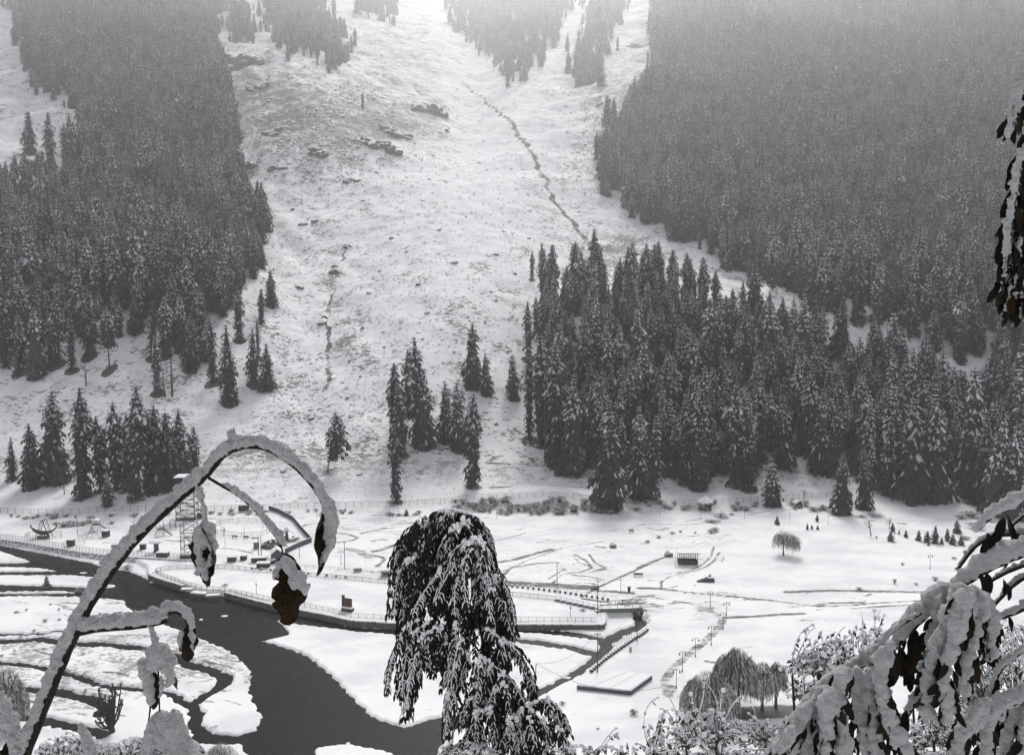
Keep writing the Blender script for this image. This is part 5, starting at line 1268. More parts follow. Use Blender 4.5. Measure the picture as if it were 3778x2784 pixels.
for k, (x, y, l, rz, dz) in enumerate(((2395, 2250, 5.0, -.05, .9), (2385, 2244, 4.4, .1, 1.2), (2392, 2290, 3.6, 1.2, .4), (2376, 2270, 3.4, 1.35, .3))):
    mb = MB(); mb.tube([(-l / 2, 0, 0), (l / 2, 0, .1)], .14, 6); o = mb.build('fallen_log', M_WOODS, loc=W(x, y, dz), rot=rz); tag(o, 'dark loose log stacked at the stream bank by the footbridge', 'log', 'logs at the stream bank')

def platform():
    c = [W(2128, 2541), W(2326, 2563), W(2406, 2505), W(2273, 2490)]; o = c[0]; t = thing('stage_platform', 'low square platform under smooth snow beside the stream', 'platform', o)
    L = [p - o for p in c]
    mb = MB(); top = [v + Vector((0, 0, .8)) for v in L]; bot = [v + Vector((0, 0, -.4)) for v in L]
    mb.add(top + bot, [(0, 1, 2, 3)] + [(k, 4 + k, 4 + (k + 1) % 4, (k + 1) % 4) for k in range(4)]); mb.build('base', M_SLATE, t)
    mb = MB(); cen = (L[0] + L[1] + L[2] + L[3]) / 4; out_ = [cen + (v - cen) * 1.015 + Vector((0, 0, .82)) for v in L]; up = [cen + (v - cen) * .985 + Vector((0, 0, 1.05)) for v in L]
    mb.add(out_ + up, [(4, 5, 6, 7)] + [(k, (k + 1) % 4, 4 + (k + 1) % 4, 4 + k) for k in range(4)]); mb.build('snow_cover', M_SNOW, t)
    for u in (.3, .62):
        a, b = L[0].lerp(L[1], u), L[3].lerp(L[2], u); mb = MB(); mb.tube([a + Vector((0, 0, 1.04)), b + Vector((0, 0, 1.04))], .09, 5); mb.build('seam_ridge', M_SNOW, t)
platform()

def culvert(label, px, py, w=3.0):
    p = W(px, py); t = thing('culvert_head', label, 'culvert', p, .1, 'culverts on the meadow ditch')
    mb = MB(); mb.tube([(0, -.6, .55), (0, .9, .55)], w * .3, 12); mb.build('pipe', M_CONC, t)
    mb = MB(); mb.box((0, -.62, .45), (w, .25, 1.3), 0, 0, .9); mb.box((0, -.62, 1.16), (w * .9, .4, .16), 1); mb.build('head_wall', [M_CONC, M_SNOW], t)
    mb = MB(); mb.box((.1, -.78, .2), (w * .45, .1, .5)); mb.build('opening', M_DARK, t)
culvert('round grey culvert head beside the lattice pavilion', 2465, 2050, 2.8); culvert('round grey culvert head where the ditch meets the promenade', 2193, 2170, 2.6); culvert('small grey culvert head in the tracks', 2260, 2018, 2.4)
def tent():
    p = W(2612, 2144); t = thing('dark_shelter', 'low dark wedge-shaped shelter with snow on the meadow', 'shelter', p, .05)
    mb = MB(); mb.add([(-3.4, -.7, 0), (1.7, -.9, 0), (1.7, .9, 0), (-3.0, .7, 0), (-.2, -.7, 1.1), (1.5, -.7, 1.2), (1.5, .7, 1.2), (-.2, .6, 1.1)], [(0, 1, 5, 4), (1, 2, 6, 5), (2, 3, 7, 6), (3, 0, 4, 7)]); mb.build('body', M_DARK, t)
    mb = MB(); mb.box((.75, 0, 1.2), (1.7, 1.5, .3), 0, 0, .8); mb.build('snow_cover', M_SNOW, t)
    mb = MB(); mb.tube([(.5, 0, 1.2), (.5, 0, 1.8), (.9, 0, 2.0)], [.35, .3, .1], 7); mb.build('lump', M_DARK, t); mb = MB(); mb.tube([(.5, 0, 1.8), (.6, 0, 2.15)], [.34, .1], 7); mb.build('snow_lump', M_SNOW, t)
tent()
def drum():
    p = ground_at(900, 1886); t = thing('water_tank', 'dark horizontal cylinder tank at the fence behind the park', 'tank', p, .1)
    mb = MB(); mb.tube([(-1.8, 0, 1.3), (1.8, 0, 1.3)], 1.1, 14); mb.build('shell', M_DARK, t)
    for s in (-1, 1):
        mb = MB(); mb.box((s * 1.1, 0, .3), (.3, 1.6, .7)); mb.build('cradle', M_CONC, t)
drum()
mb = MB(); mb.box((0, 0, .45), (.5, .45, 1.0)); snow_cap(mb, (0, 0, .95), (.6, .55, .25))
o = mb.build('stone_marker', [M_CONC, M_SNOW], loc=W(2326, 2402)); tag(o, 'small snow-capped stone marker beside the stream blocks', 'marker')
# ================================================================ PLANTS, ROCKS AND DEADWOOD IN THE VALLEY
def on_floor(px, py, low=False):
    p = flat(px, py, -1.1 if low else 0.0)
    return Vector((p[0], p[1], floor_z(p[0], p[1]) if p[1] < 285 else float(height(p[0], p[1]))))
def tall(p, px, yt): r = ray(px, yt); return CAMZ + r[2] * p.y / r[1] - p.z

M_TWIG = mat('dark_twigs', (0.040, 0.034, 0.030), .9, .35, 6.0)
M_STRAND = mat('withered_willow_leaves', (0.060, 0.054, 0.046), .9, .4, 5.0)
M_STRANDSNOW = mat('snow_on_willow', (0.62, 0.63, 0.64), .9, .12, 3.0)

def willow(name, label, px, yt, yb, wid_px, seed, trunks=1, strands=420, low=False, squat=1.0, lop=0.0, group=None, lowhang=0.25):
    r = random.Random(seed); p = on_floor(px, yb, low); h = tall(p, px, yt); R_ = wid_px / 2 * p.y / FP
    t = thing(name, label, 'tree', p, 0, group)
    mb = MB()
    for k in range(trunks):
        bx = (k - (trunks - 1) / 2) * R_ * .22
        mb.tube([(bx, 0, -.3), (bx * .9, 0, h * .18), (bx * .5 + r.uniform(-.2, .2), 0, h * .42), (0, 0, h * .7)], [h * .038, h * .026, h * .022, h * .012], 8)
        for j in range(6):
            a = r.uniform(0, 6.28); mb.tube([(bx * .6, 0, h * .36), (R_ * .35 * math.cos(a), R_ * .35 * math.sin(a), h * .72), (R_ * .6 * math.cos(a), R_ * .6 * math.sin(a), h * .84)], [h * .014, h * .009, h * .004], 5)
    mb.build('trunk', M_BARK, t, True)
    cr = MB()
    # sub-domes give the crown a lumpy outline
    domes = [(0, 0, 1.0, 1.0)] + [(math.cos(a) * .48 + lop * .2, math.sin(a) * .48, r.uniform(.42, .62), r.uniform(.72, .93)) for a in [r.uniform(0, 6.28) for _ in range(6)]]
    for s in range(int(strands * 3.0)):
        dx, dy, dr, dh = domes[r.randrange(len(domes))]
        a = r.uniform(0, 6.28); u = math.sqrt(r.random())
        if dr == 1.0: dr = .75
        x = R_ * (dx + dr * u * math.cos(a) + lop * u * .12); y = R_ * (dy + dr * u * math.sin(a))
        rr = math.hypot(x, y) / R_
        z = h * (dh * (1 - .34 * squat * u * u) - r.uniform(0, .05) * 1.2)
        end = h * (lowhang + r.uniform(-.05, .16) + .10 * (1 - min(1, rr)))
        if z - end < h * .1: continue
        ln = min(z - end, h * r.uniform(.28, .75)); ang = math.atan2(y, x)
        ox, oy = math.cos(ang), math.sin(ang); w = h * r.uniform(.005, .010)
        pts = []
        for i in range(5):
            v = i / 4; b = R_ * .13 * (1 - (1 - v) ** 2.4)
            pts.append(Vector((x + ox * b, y + oy * b, z - ln * v ** 1.35)))
        base_snow = r.random() < .5
        for i in range(4):
            for rep in range(2):
                c = pts[i].lerp(pts[i + 1], r.random()); dv = (pts[i + 1] - pts[i]).normalized() + Vector((r.gauss(0, .12), r.gauss(0, .12), r.gauss(0, .1)))
                dv = dv.normalized() * h * r.uniform(.06, .12); sv = Vector((r.gauss(0, 1), r.gauss(0, 1), r.gauss(0, .3))).normalized() * w * r.uniform(.7, 1.5)
                cr.add([c - sv, c + dv * .55 + sv * .2, c + sv, c + dv], [(0, 1, 3), (1, 2, 3)], 1 if (r.random() < (.86 if base_snow else .10)) else 0)
    cr.build('crown', [M_STRAND, M_STRANDSNOW], t)
    return t
willow('weeping_willow', 'small weeping willow alone on the open right meadow', 2890, 1950, 2048, 100, 3, strands=330, squat=.75, lop=.6, lowhang=.27)
willow('weeping_willow', 'low rounded weeping willow at the left of the willow group', 2612, 2462, 2660, 205, 5, strands=900, squat=1.1, lowhang=.12, group='willows at the lower meadow')
willow('weeping_willow', 'tallest weeping willow in the middle of the willow group', 2715, 2378, 2612, 185, 8, trunks=2, strands=1000, squat=1.1, lowhang=.30, group='willows at the lower meadow')
willow('weeping_willow', 'narrower weeping willow at the right of the willow group', 2812, 2428, 2620, 110, 9, strands=620, squat=.9, lowhang=.34, group='willows at the lower meadow')
willow('weeping_willow', 'small dark weeping willow touching the right side of the willow group', 2862, 2428, 2612, 75, 10, strands=380, squat=.8, lowhang=.4, group='willows at the lower meadow')
willow('weeping_willow', 'weeping willow at the left picture edge by the side channels', 30, 2452, 2690, 150, 12, strands=700, squat=1.0, low=True, lowhang=.18)
willow('drooping_shrub', 'small drooping shrub at the river edge below the island tip', 820, 2735, 2830, 120, 32, strands=420, squat=1.2, low=True, lowhang=.0)

# bushes: templates of snowy twigs
def bush_mesh(seed, n=90, spread=.95, snow=.5):
    r = random.Random(seed); mb = MB()
    for k in range(n):
        a = r.uniform(0, 6.28); u = math.sqrt(r.random()) * spread; hh = r.uniform(.45, 1.0) * (1 - .35 * u)
        d = Vector((math.cos(a), math.sin(a), 0)); sd = Vector((-d.y, d.x, 0)); w = r.uniform(.012, .03)
        pts = [Vector((0, 0, -.05)) + d * u * .2, d * u * .55 + Vector((0, 0, hh * .6)), d * u * .85 + Vector((0, 0, hh * .95)), d * u * 1.15 + Vector((0, 0, hh * .82))]
        for i in range(3):
            p, q = pts[i], pts[i + 1]
            mb.add([p - sd * w, p + sd * w, q + sd * w * .7, q - sd * w * .7], [(0, 1, 2, 3)], 0)
            if i and r.random() < snow + .2: mb.add([p - sd * w * 1.5 + Vector((0, 0, .03)), p + sd * w * 1.5 + Vector((0, 0, .03)), q + sd * w * 1.8 + Vector((0, 0, .035)), q - sd * w * 1.8 + Vector((0, 0, .035))], [(0, 1, 2, 3)], 1)
        for j in range(2):
            c = pts[2].lerp(pts[3], r.random()); s_ = r.uniform(.04, .09)
            mb.add([c + Vector((-s_, 0, 0)), c + Vector((s_, r.uniform(-s_, s_), s_ * .5)), c + Vector((r.uniform(-s_, s_), 0, s_ * 1.4))], [(0, 1, 2)], 1 if r.random() < snow else 0)
    return mb.mesh('twigs', [M_BRUSH, M_SNOWBOUGH])
BUSH = [bush_mesh(50 + k, snow=.35 + .1 * (k % 3)) for k in range(5)]
def bush(label, px, py, wpx, hpx, hill=False, low=False, group='snowy bushes of the valley', name='snowy_bush'):
    p = ground_at(px, py) if hill else on_floor(px, py, low); s = p.y / FP
    o = obj(name, BUSH[rng.randrange(5)], None, loc=p, rot=rng.uniform(0, 6.28), scale=(wpx * s * .55, wpx * s * .55, hpx * s * 1.05))
    return tag(o, label, 'bush', group)
B = 'grey leafless bush in the brush on the mound behind the meadow'
for k in range(90):
    bush(B, rng.uniform(1650, 2290), rng.uniform(1852, 1900), rng.uniform(18, 44), rng.uniform(14, 32), True, group='bushes on the mound')
for k in range(22): bush('grey bush along the fence behind the play park', rng.uniform(0, 620), rng.uniform(1898, 1916), rng.uniform(16, 34), rng.uniform(9, 16), True, group='bushes behind the play park')
for x, y, w, h in ((236, 1942, 50, 22), (270, 1938, 44, 18), (305, 1935, 42, 18), (330, 1925, 36, 14), (412, 1931, 24, 13), (205, 1935, 26, 14), (255, 1928, 30, 12)): bush('dark clump bush in the row behind the small slide', x, y, w, h, group='bushes between the rides')
for k in range(30): bush('grey bush along the fence right of the sheet-metal wall', rng.uniform(740, 1650), rng.uniform(1884, 1902), rng.uniform(14, 32), rng.uniform(7, 14), True, group='bushes along the middle fence')
for k in range(34): bush('grey bush along the fence around the hexagonal gazebo', rng.uniform(2330, 3080), rng.uniform(1855, 1885), rng.uniform(16, 40), rng.uniform(9, 20), True, group='bushes along the right fence')
for x, y, w, h in ((2660, 1905, 60, 16), (2630, 1925, 60, 10), (2640, 1960, 34, 18), (2625, 1965, 30, 16), (2480, 1968, 24, 10), (2430, 1983, 22, 11), (2390, 2000, 22, 10), (2510, 1962, 14, 9), (2565, 1966, 12, 8), (2700, 1897, 22, 10)): bush('dull bush beside the ditch left of the lone willow', x, y, w, h, group='bushes by the meadow ditch')
for x, y, w, h in ((3040, 1878, 60, 22), (3005, 1884, 44, 16), (3230, 1903, 60, 12), (3180, 1908, 40, 10), (3580, 1908, 70, 26), (3545, 1915, 40, 18), (3600, 1950, 60, 26), (3560, 1988, 44, 14), (3640, 1920, 60, 22), (3450, 2140, 26, 16), (3380, 2155, 18, 8), (3300, 2150, 16, 20), (3170, 2175, 28, 12), (3520, 2060, 20, 9), (3330, 2082, 16, 10)): bush('small scrubby bush on the right meadow', x, y, w, h, group='scrub on the right meadow')
for x, y, w, h in ((2338, 2634, 34, 22), (2075, 2596, 26, 14), (2206, 2690, 14, 8), (1100, 2158, 26, 8), (830, 2160, 26, 8), (2150, 2252, 26, 8), (470, 2098, 50, 18), (285, 2180, 30, 30)): bush('low tuft poking out of the snow', x, y, w, h, group='tufts in the snow', low=(x < 500))
for k in range(40):
    bush('dry tuft standing on the snowy islands of the river', rng.uniform(0, 620), rng.uniform(2215, 2560), rng.uniform(9, 20), rng.uniform(5, 11), low=True, group='tufts on the river islands')

# saplings
def sapling(label, x, yt, yb, low=False, style='cone'):
    p = on_floor(x, yb, low); h = tall(p, x, yt) * 1.02
    tm, cm, _ = STY[style][rng.randrange(len(STY[style]))]
    t = thing('conifer_sapling', label, 'tree', p, rng.uniform(0, 6.28), 'young conifers on the meadow'); w = rng.uniform(1.5, 2.0); t.scale = (h * w, h * w, h)
    obj('trunk', tm, None, t); obj('crown', cm, None, t)
q7 = lambda x, y: (2950 + x * .29, 1800 + y * .29)
SAPS = [(100, 440, 525, 'leftmost of three tiny conifers left of the dark meadow conifer'), (155, 460, 522, 'middle one of three tiny conifers left of the dark meadow conifer'), (228, 465, 527, 'rightmost of three tiny conifers left of the dark meadow conifer'), (1155, 540, 672, 'sapling with a dark foot below the pole among the saplings'), (1350, 530, 625, 'lone small sapling between the two meadow poles'),
    (1515, 530, 668, 'broad sapling just left of the pole by the clump'), (1625, 540, 692, 'slim sapling just right of the pole by the clump'), (1725, 470, 700, 'tallest sapling of the clump'), (1875, 510, 672, 'second tallest sapling of the clump'), (1945, 580, 716, 'sapling at the right end of the clump'), (2050, 590, 722, 'lone sapling right of the clump'), (1805, 620, 712, 'lowest sapling in front of the clump'),
    (1995, 395, 570, 'larger drooping sapling uphill behind the clump'), (1180, 430, 552, 'dark sapling behind the pole among the saplings'), (1265, 520, 588, 'small pale sapling right of that pole'), (1635, 680, 730, 'tiny sapling at the foot of the slim one'), (225, 330, 420, 'small sapling beside the bare circle'), (978, 600, 636, 'tiny sapling right of the slanting little tree')]
for x, a, b, lab in SAPS: sapling(lab, q7(x, 0)[0], q7(0, a)[1], q7(0, b)[1])
sapling('small conifer alone on a snowy river island', 173, 2118, 2172, True)
sapling('two-pointed snowy shrub behind the lone willow', 2866, 1902, 1931)
sapling('small snowy conifer at the foot of the fence behind the meadow', 1500, 1876, 1900)

# little broadleaf trees
def small_tree(label, x, yt, yb, hill, seed, lean=0.0, snow=.5, name='small_tree', trunk_frac=.35):
    r = random.Random(seed); p = ground_at(x, yb) if hill else on_floor(x, yb); h = tall(p, x, yt)
    t = thing(name, label, 'tree', p); mb = MB()
    mb.tube([(0, 0, -.2), (lean * h * .4, 0, h * .4), (lean * h * .8, 0, h * .85)], [h * .03, h * .022, h * .006], 6); limbs = []
    for k in range(16):
        z = h * r.uniform(trunk_frac, .8); a = r.uniform(0, 6.28); l = h * r.uniform(.15, .34)
        b = Vector((lean * z, 0, z)); e = b + Vector((math.cos(a) * l, math.sin(a) * l, l * r.uniform(.3, 1.0))); mb.tube([b, e], [h * .010, h * .003], 4); limbs.append((b, e))
    mb.build('trunk', M_BARK, t)
    cr = MB()
    for k in range(260):
        b, e = limbs[r.randrange(len(limbs))]; c = b.lerp(e, r.uniform(.35, 1.1)) + Vector((r.gauss(0, .04), r.gauss(0, .04), r.gauss(0, .04))) * h; s_ = h * r.uniform(.014, .035)
        cr.add([c + Vector((r.uniform(-s_, s_), r.uniform(-s_, s_), r.uniform(-s_, s_))) for _ in range(3)], [(0, 1, 2)], 1 if r.random() < snow else 0)
    cr.build('crown', [M_BRUSH, M_SNOWBOUGH], t)
small_tree('slanting little tree with bare stem among the saplings', 3214, 1906, 1976, False, 4, -.2)
small_tree('bare little tree beside the tiny hut', 2965, 1802, 1848, True, 5)
small_tree('round greyish tree on the slope above the play park row', 318, 1336, 1424, True, 6, 0, .6, trunk_frac=.3)
small_tree('grey bushy tree beside the broken dead trunk', 610, 1360, 1465, True, 7, -.1, .6, trunk_frac=.3)
small_tree('pale drooping shrub inside the oval arena', 826, 1938, 1975, False, 8, .1, .7)
small_tree('bare sapling with twigs behind the young conifers', 3281, 1908, 1952, False, 9, 0, .3)

# dead trunks and logs
def snag(label, x, yt, yb, w=.35, lean=0.0):
    p = ground_at(x, yb); h = tall(p, x, yt); t = thing('dead_trunk', label, 'dead tree', p); mb = MB()
    mb.tube([(0, 0, -.3), (lean * h * .5, 0, h * .5), (lean * h, 0, h)], [w, w * .7, w * .25], 7); mb.build('trunk', M_BARK, t)
    for k in range(9):
        z = h * rng.uniform(.25, .95); a = rng.uniform(0, 6.28); l = rng.uniform(.6, 1.8); mb = MB(); mb.tube([(lean * z, 0, z), (lean * z + l * math.cos(a), l * math.sin(a), z - .2 * l)], [.08, .02], 4); mb.build('stub', M_BARK, t)
snag('tall bare dead trunk at the left edge of the right forest', *k5(1340, 760, 1335), .42); snag('broken dead trunk on the slope above the play park row', *k4(1050, 640, 930), .55); snag('short thin dead stem below the conifer row', *k4(392, 1435, 1525), .2)
snag('thin bare stem on the slope edge by the left forest', *k4(1340, 300, 370), .15); snag('dark stump post at the fence above the mound', *k5(1665, 1505, 1560), .35)
def log(label, a, b, rad=.3):
    a, b = ground_at(*a), ground_at(*b); a.z += rad * .6; b.z += rad * .6
    mb = MB(); mb.tube([(0, 0, 0), (b - a) * .5, b - a], [rad, rad * .85, rad * .5], 7); o = mb.build('fallen_log', M_WOODS, loc=a); tag(o, label, 'log', 'fallen logs on the slope')
for lab, x1, y1, x2, y2 in (('fallen log left of the big columnar conifer', 1605, 1702, 1700, 1706), ('fallen log right of the big columnar conifer', 1790, 1706, 1878, 1710), ('short fallen log at the foot of the big columnar conifer', 1805, 1798, 1890, 1795), ('fallen log slanting on the slope below the right forest', 2078, 1798, 2140, 1828), ('fallen log behind the dead trunk of the right forest', 2140, 1720, 2190, 1752)):
    log(lab, (x1, y1), (x2, y2))
log('fallen pale log on the snow inside the left forest', *[(crop(0, 900, .6052, (800, 600))[0]), (crop(0, 900, .6052, (845, 552))[0])], .4); log('fallen log leaning at the lower left forest edge', crop(0, 900, .6052, (435, 665))[0], crop(0, 900, .6052, (470, 710))[0], .35); log('broken log beside the bare-trunked pine', crop(0, 900, .6052, (835, 640))[0], crop(0, 900, .6052, (890, 668))[0], .3)

def pollard():
    p = on_floor(412, 2700, True); h = tall(p, 412, 2512); t = thing('pollarded_tree', 'pollarded tree of knobbly dark upright stems at the river side', 'tree', p); r = random.Random(5)
    mb = MB(); mb.tube([(0, 0, -.3), (0, 0, h * .12)], [h * .07, h * .05], 8); mb.build('trunk', M_BARK, t)
    for k in range(26):
        a = r.uniform(0, 6.28); sp = r.uniform(.05, .24) * h; top = h * r.uniform(.5, 1.0) if k < 17 else h * r.uniform(.22, .5); sp = sp if k < 17 else sp * 1.5
        pts = [Vector((0, 0, h * .08)), Vector((math.cos(a) * sp * .6, math.sin(a) * sp * .6, top * .45)), Vector((math.cos(a) * sp, math.sin(a) * sp, top * .9)), Vector((math.cos(a) * sp, math.sin(a) * sp, top))]
        mb = MB(); mb.tube(pts, [h * .020, h * .014, h * .010, h * .016], 6)
        for j in range(4):
            b = r.uniform(0, 6.28); q = pts[3]; mb.tube([q, q + Vector((math.cos(b) * h * .03, math.sin(b) * h * .03, h * .04))], [h * .009, h * .004], 4)
        for j in range(3):
            u = r.uniform(.5, .95); q = pts[1].lerp(pts[2], u); b = r.uniform(0, 6.28); mb.tube([q, q + Vector((math.cos(b) * h * .05, math.sin(b) * h * .05, h * .05))], [h * .010, h * .014], 5)
        st = mb.build('stem', M_TWIG, t)
pollard()
def driftwood(label, px, py, n, w, seed):
    r = random.Random(seed); p = on_floor(px, py, True); t = thing('driftwood_heap', label, 'driftwood', p); 
    for k in range(n):
        a = r.uniform(-.5, .5) + (math.pi if r.random() < .5 else 0); l = r.uniform(.3, 1.0) * w; c = Vector((r.uniform(-w, w), r.uniform(-w * .25, w * .25), r.uniform(.05, .4)))
        mb = MB(); d = Vector((math.cos(a) * l, math.sin(a) * l * .6, r.uniform(-.1, .35) * l * .5)); mb.tube([c, c + d * .5 + Vector((0, 0, .1)), c + d], [.10, .08, .03], 5); mb.build('branch', M_WOODS, t)
driftwood('snow-dusted driftwood heap on the spit by the left picture edge', 110, 2195, 16, 4.0, 1); driftwood('driftwood roots on the narrow island', 190, 2188, 8, 3.0, 2); driftwood('dark twig heap on the snow inside the channel bend', 750, 2440, 5, .9, 3); driftwood('twisted branch at the channel mouth', 775, 2682, 4, 1.0, 4)

# rocks
def rock_mesh(seed):
    r = np.random.default_rng(seed); bm = bmesh.new(); bmesh.ops.create_icosphere(bm, subdivisions=2, radius=1.0)
    ks = r.normal(0, 1.6, (5, 3)); ph = r.uniform(0, 6, 5); sc_ = (r.uniform(.9, 1.35), r.uniform(.7, 1.0), r.uniform(.5, .75))
    for v in bm.verts:
        d = 1 + .16 * sum(math.sin(float(np.dot(k, v.co)) * 1.6 + p) for k, p in zip(ks, ph))
        v.co = Vector((v.co.x * sc_[0], v.co.y * sc_[1], v.co.z * sc_[2])) * d
    me = bpy.data.meshes.new('boulder'); bm.to_mesh(me); bm.free(); me.materials.append(M_ROCK); return me
ROCKS = [rock_mesh(k) for k in range(6)]
M_CLIFF = mat('cliff_rock', (0.085, 0.078, 0.072), .92, .45, .9, .6, 3.0, snowtop=.36)
OUTC = []
for k in range(4):
    m_ = rock_mesh(40 + k); m_.materials.clear(); m_.materials.append(M_CLIFF); OUTC.append(m_)
def boulder(label, px, py, wpx, name='boulder', group=None, sink=.25, flatz=1.0):
    p = ground_at(px, py); s = wpx * .5 * p.y / FP
    o = obj(name, ROCKS[rng.randrange(6)], None, loc=(p.x, p.y, p.z + s * (.35 - sink)), rot=(rng.uniform(-.2, .2), rng.uniform(-.2, .2), rng.uniform(0, 6.28)), scale=(s, s, s * flatz))
    return tag(o, label, 'rock', group)
def outcrop(label, px, py, wpx, fz):
    p = ground_at(px, py); s = wpx * .5 * p.y / FP; t = thing('rock_outcrop', label, 'rock', p, 0, 'outcrops on the mountain')
    for k in range(9):
        u = rng.uniform(-1, 1); q = s * rng.uniform(.22, .46) * (1.15 - .5 * abs(u)); x = p.x + u * s * .95; y = p.y + rng.uniform(-.35, .5) * s
        o = obj('rock', OUTC[rng.randrange(4)], None, t, rot=(rng.uniform(-.4, .4), rng.uniform(-.4, .4), rng.uniform(0, 6.28)), scale=(q * 1.2, q, q * (.7 + fz * .6)))
        o.location = (x - p.x, y - p.y, float(height(x, y)) - p.z + q * .15)
FAN = 'dark snow-capped boulder strewn on the white fan'
for x, y, w in ((1240, 1006, 44), (1283, 912, 34), (1234, 985, 20), (1676, 970, 26), (1110, 1062, 34), (1195, 1190, 36), (1200, 1172, 28), (1117, 829, 26), (1160, 818, 22), (1080, 775, 22), (1575, 1155, 20), (1545, 1050, 22), (1360, 1083, 18), (1830, 1110, 18), (1810, 1075, 14), (1338, 1211, 20), (1280, 1468, 20), (1148, 1545, 26), (1297, 1535, 22), (1265, 1412, 16), (1675, 1300, 14),
    (1872, 1298, 16), (1830, 1564, 16), (1790, 1190, 14), (1648, 485, 22), (1290, 1330, 14), (1445, 880, 18), (1500, 930, 14), (1400, 1000, 14), (1620, 850, 14), (1720, 800, 12), (1830, 940, 16), (1900, 1010, 14), (1480, 1190, 14), (1420, 1280, 14), (1560, 1250, 12), (1950, 880, 14), (1340, 740, 16), (1180, 700, 14), (2175, 1795, 26), (1325, 1750, 18), (1045, 1740, 26), (2145, 1795, 14), (1646, 1655, 24), (1330, 1390, 14)):
    boulder(FAN, x, y, w, group='boulders on the fan')
for lab, x, y, w, fz in (('dark rock outcrop beside the left forest edge, lower of two', 912, 612, 96, .55), ('dark rock outcrop right of the lower one at the left forest', 1030, 618, 70, .6), ('broad dark rock face below the small lone conifer', 1580, 410, 130, .35), ('rounded dark outcrop in the middle of the broken rocks', 1005, 500, 80, .6), ('jagged outcrop at the right end of the broken rocks', 1465, 500, 110, .45), ('long dark outcrop under the broken rocks', 1400, 545, 120, .4), ('dark outcrop high beside the left forest', 880, 250, 150, .6), ('hazy dark outcrop below the high one', 950, 330, 80, .6), ('small outcrop in the middle of the broken rocks', 1180, 570, 90, .5), ('dark outcrop low on the broken rock slope', 1295, 672, 60, .5), ('hazy outcrop at the top of the right gully side', 2340, 175, 60, .5), ('ragged outcrop right of the gully', 2230, 385, 50, .4)):
    outcrop(lab, x, y, w, fz)

# countless stones and clods showing through the snow
_wx = np.arange(-100, 3900, 10.0); _wy = np.arange(0, 2000, 10.0); _WX, _WY = np.meshgrid(_wx, _wy)
_wood = inside(_WX, _WY, FOREST_R_FAR) | inside(_WX, _WY, FOREST_R_NEAR) | inside(_WX, _WY, FOREST_L)
def wooded(px, py):
    i, j = int(py / 10), int((px + 100) / 10)
    return not (0 <= i < len(_wy) and 0 <= j < len(_wx)) or bool(_wood[i, j])
def scree():
    mb_v = []; mb_f = []; n = 0; r = np.random.default_rng(3)
    base = [(-1, -.6, -.2), (1, -.7, -.2), (.9, .8, -.2), (-.8, .7, -.2), (-.5, -.3, .6), (.5, -.4, .75), (.4, .4, .6), (-.3, .35, .7)]
    fcs = [(4, 5, 6, 7), (0, 1, 5, 4), (1, 2, 6, 5), (2, 3, 7, 6), (3, 0, 4, 7)]
    cand = 0
    while n < 9000 and cand < 60000:
        cand += 1
        q = r.random()
        if q < .46: px, py = r.uniform(880, 2250), 560 + 1300 * r.random() ** 1.0
        elif q < .70: px, py = r.uniform(0, 1500), r.uniform(1400, 1850)
        elif q < .88: px, py = r.normal(1180, 190), r.normal(470, 95)
        else: px, py = r.normal(2240, 110), r.normal(420, 180)
        y = 0
        if wooded(px, py): continue
        pos = None
        # cheap ground lookup through a coarse table
        pos = GT(px, py)
        if pos is None: continue
        s = pos[1] / FP * ((r.uniform(2.0, 5.0) if r.random() < .93 else r.uniform(5, 9)) if not (.70 <= q < .88) else r.uniform(3, 11) * r.random() ** .5); a = r.uniform(0, 6.28); c, sn = math.cos(a), math.sin(a)
        for bx, by, bz in base:
            bx *= s * r.uniform(.8, 1.6); by *= s * r.uniform(.7, 1.1); bz *= s * r.uniform(.35, .75)
            mb_v.append((pos[0] + bx * c - by * sn, pos[1] + bx * sn + by * c, pos[2] + bz))
        mb_f += [tuple(8 * n + i for i in f) for f in fcs]; n += 1
    me = bpy.data.meshes.new('scree'); me.from_pydata(mb_v, [], mb_f); me.materials.append(M_SCREE)
    o = obj('scree_stones', me, None, kind='stuff'); tag(o, 'countless dark stones and clods strewn over the snowy slope', 'stones')
M_SCREE = mat('scree_rock', (0.075, 0.070, 0.066), .92, .4, 1.2, snowtop=.78)
_gx = np.arange(-80, 3900, 80.0); _gy = np.arange(120, 1900, 30.0)
_gt = np.array([[list(ground_at(x, y)) for x in _gx] for y in _gy])
def GT(px, py):
    i = (py - 120) / 30; j = (px + 80) / 80
    if i < 0 or j < 0 or i >= len(_gy) - 1 or j >= len(_gx) - 1: return None
    i0, j0 = int(i), int(j); fi, fj = i - i0, j - j0
    if abs(_gt[i0, j0, 1] - _gt[i0 + 1, j0, 1]) > 90: return None
    p = (_gt[i0, j0] * (1 - fj) + _gt[i0, j0 + 1] * fj) * (1 - fi) + (_gt[i0 + 1, j0] * (1 - fj) + _gt[i0 + 1, j0 + 1] * fj) * fi
    return p[0], p[1], float(height(p[0], p[1]))
scree()
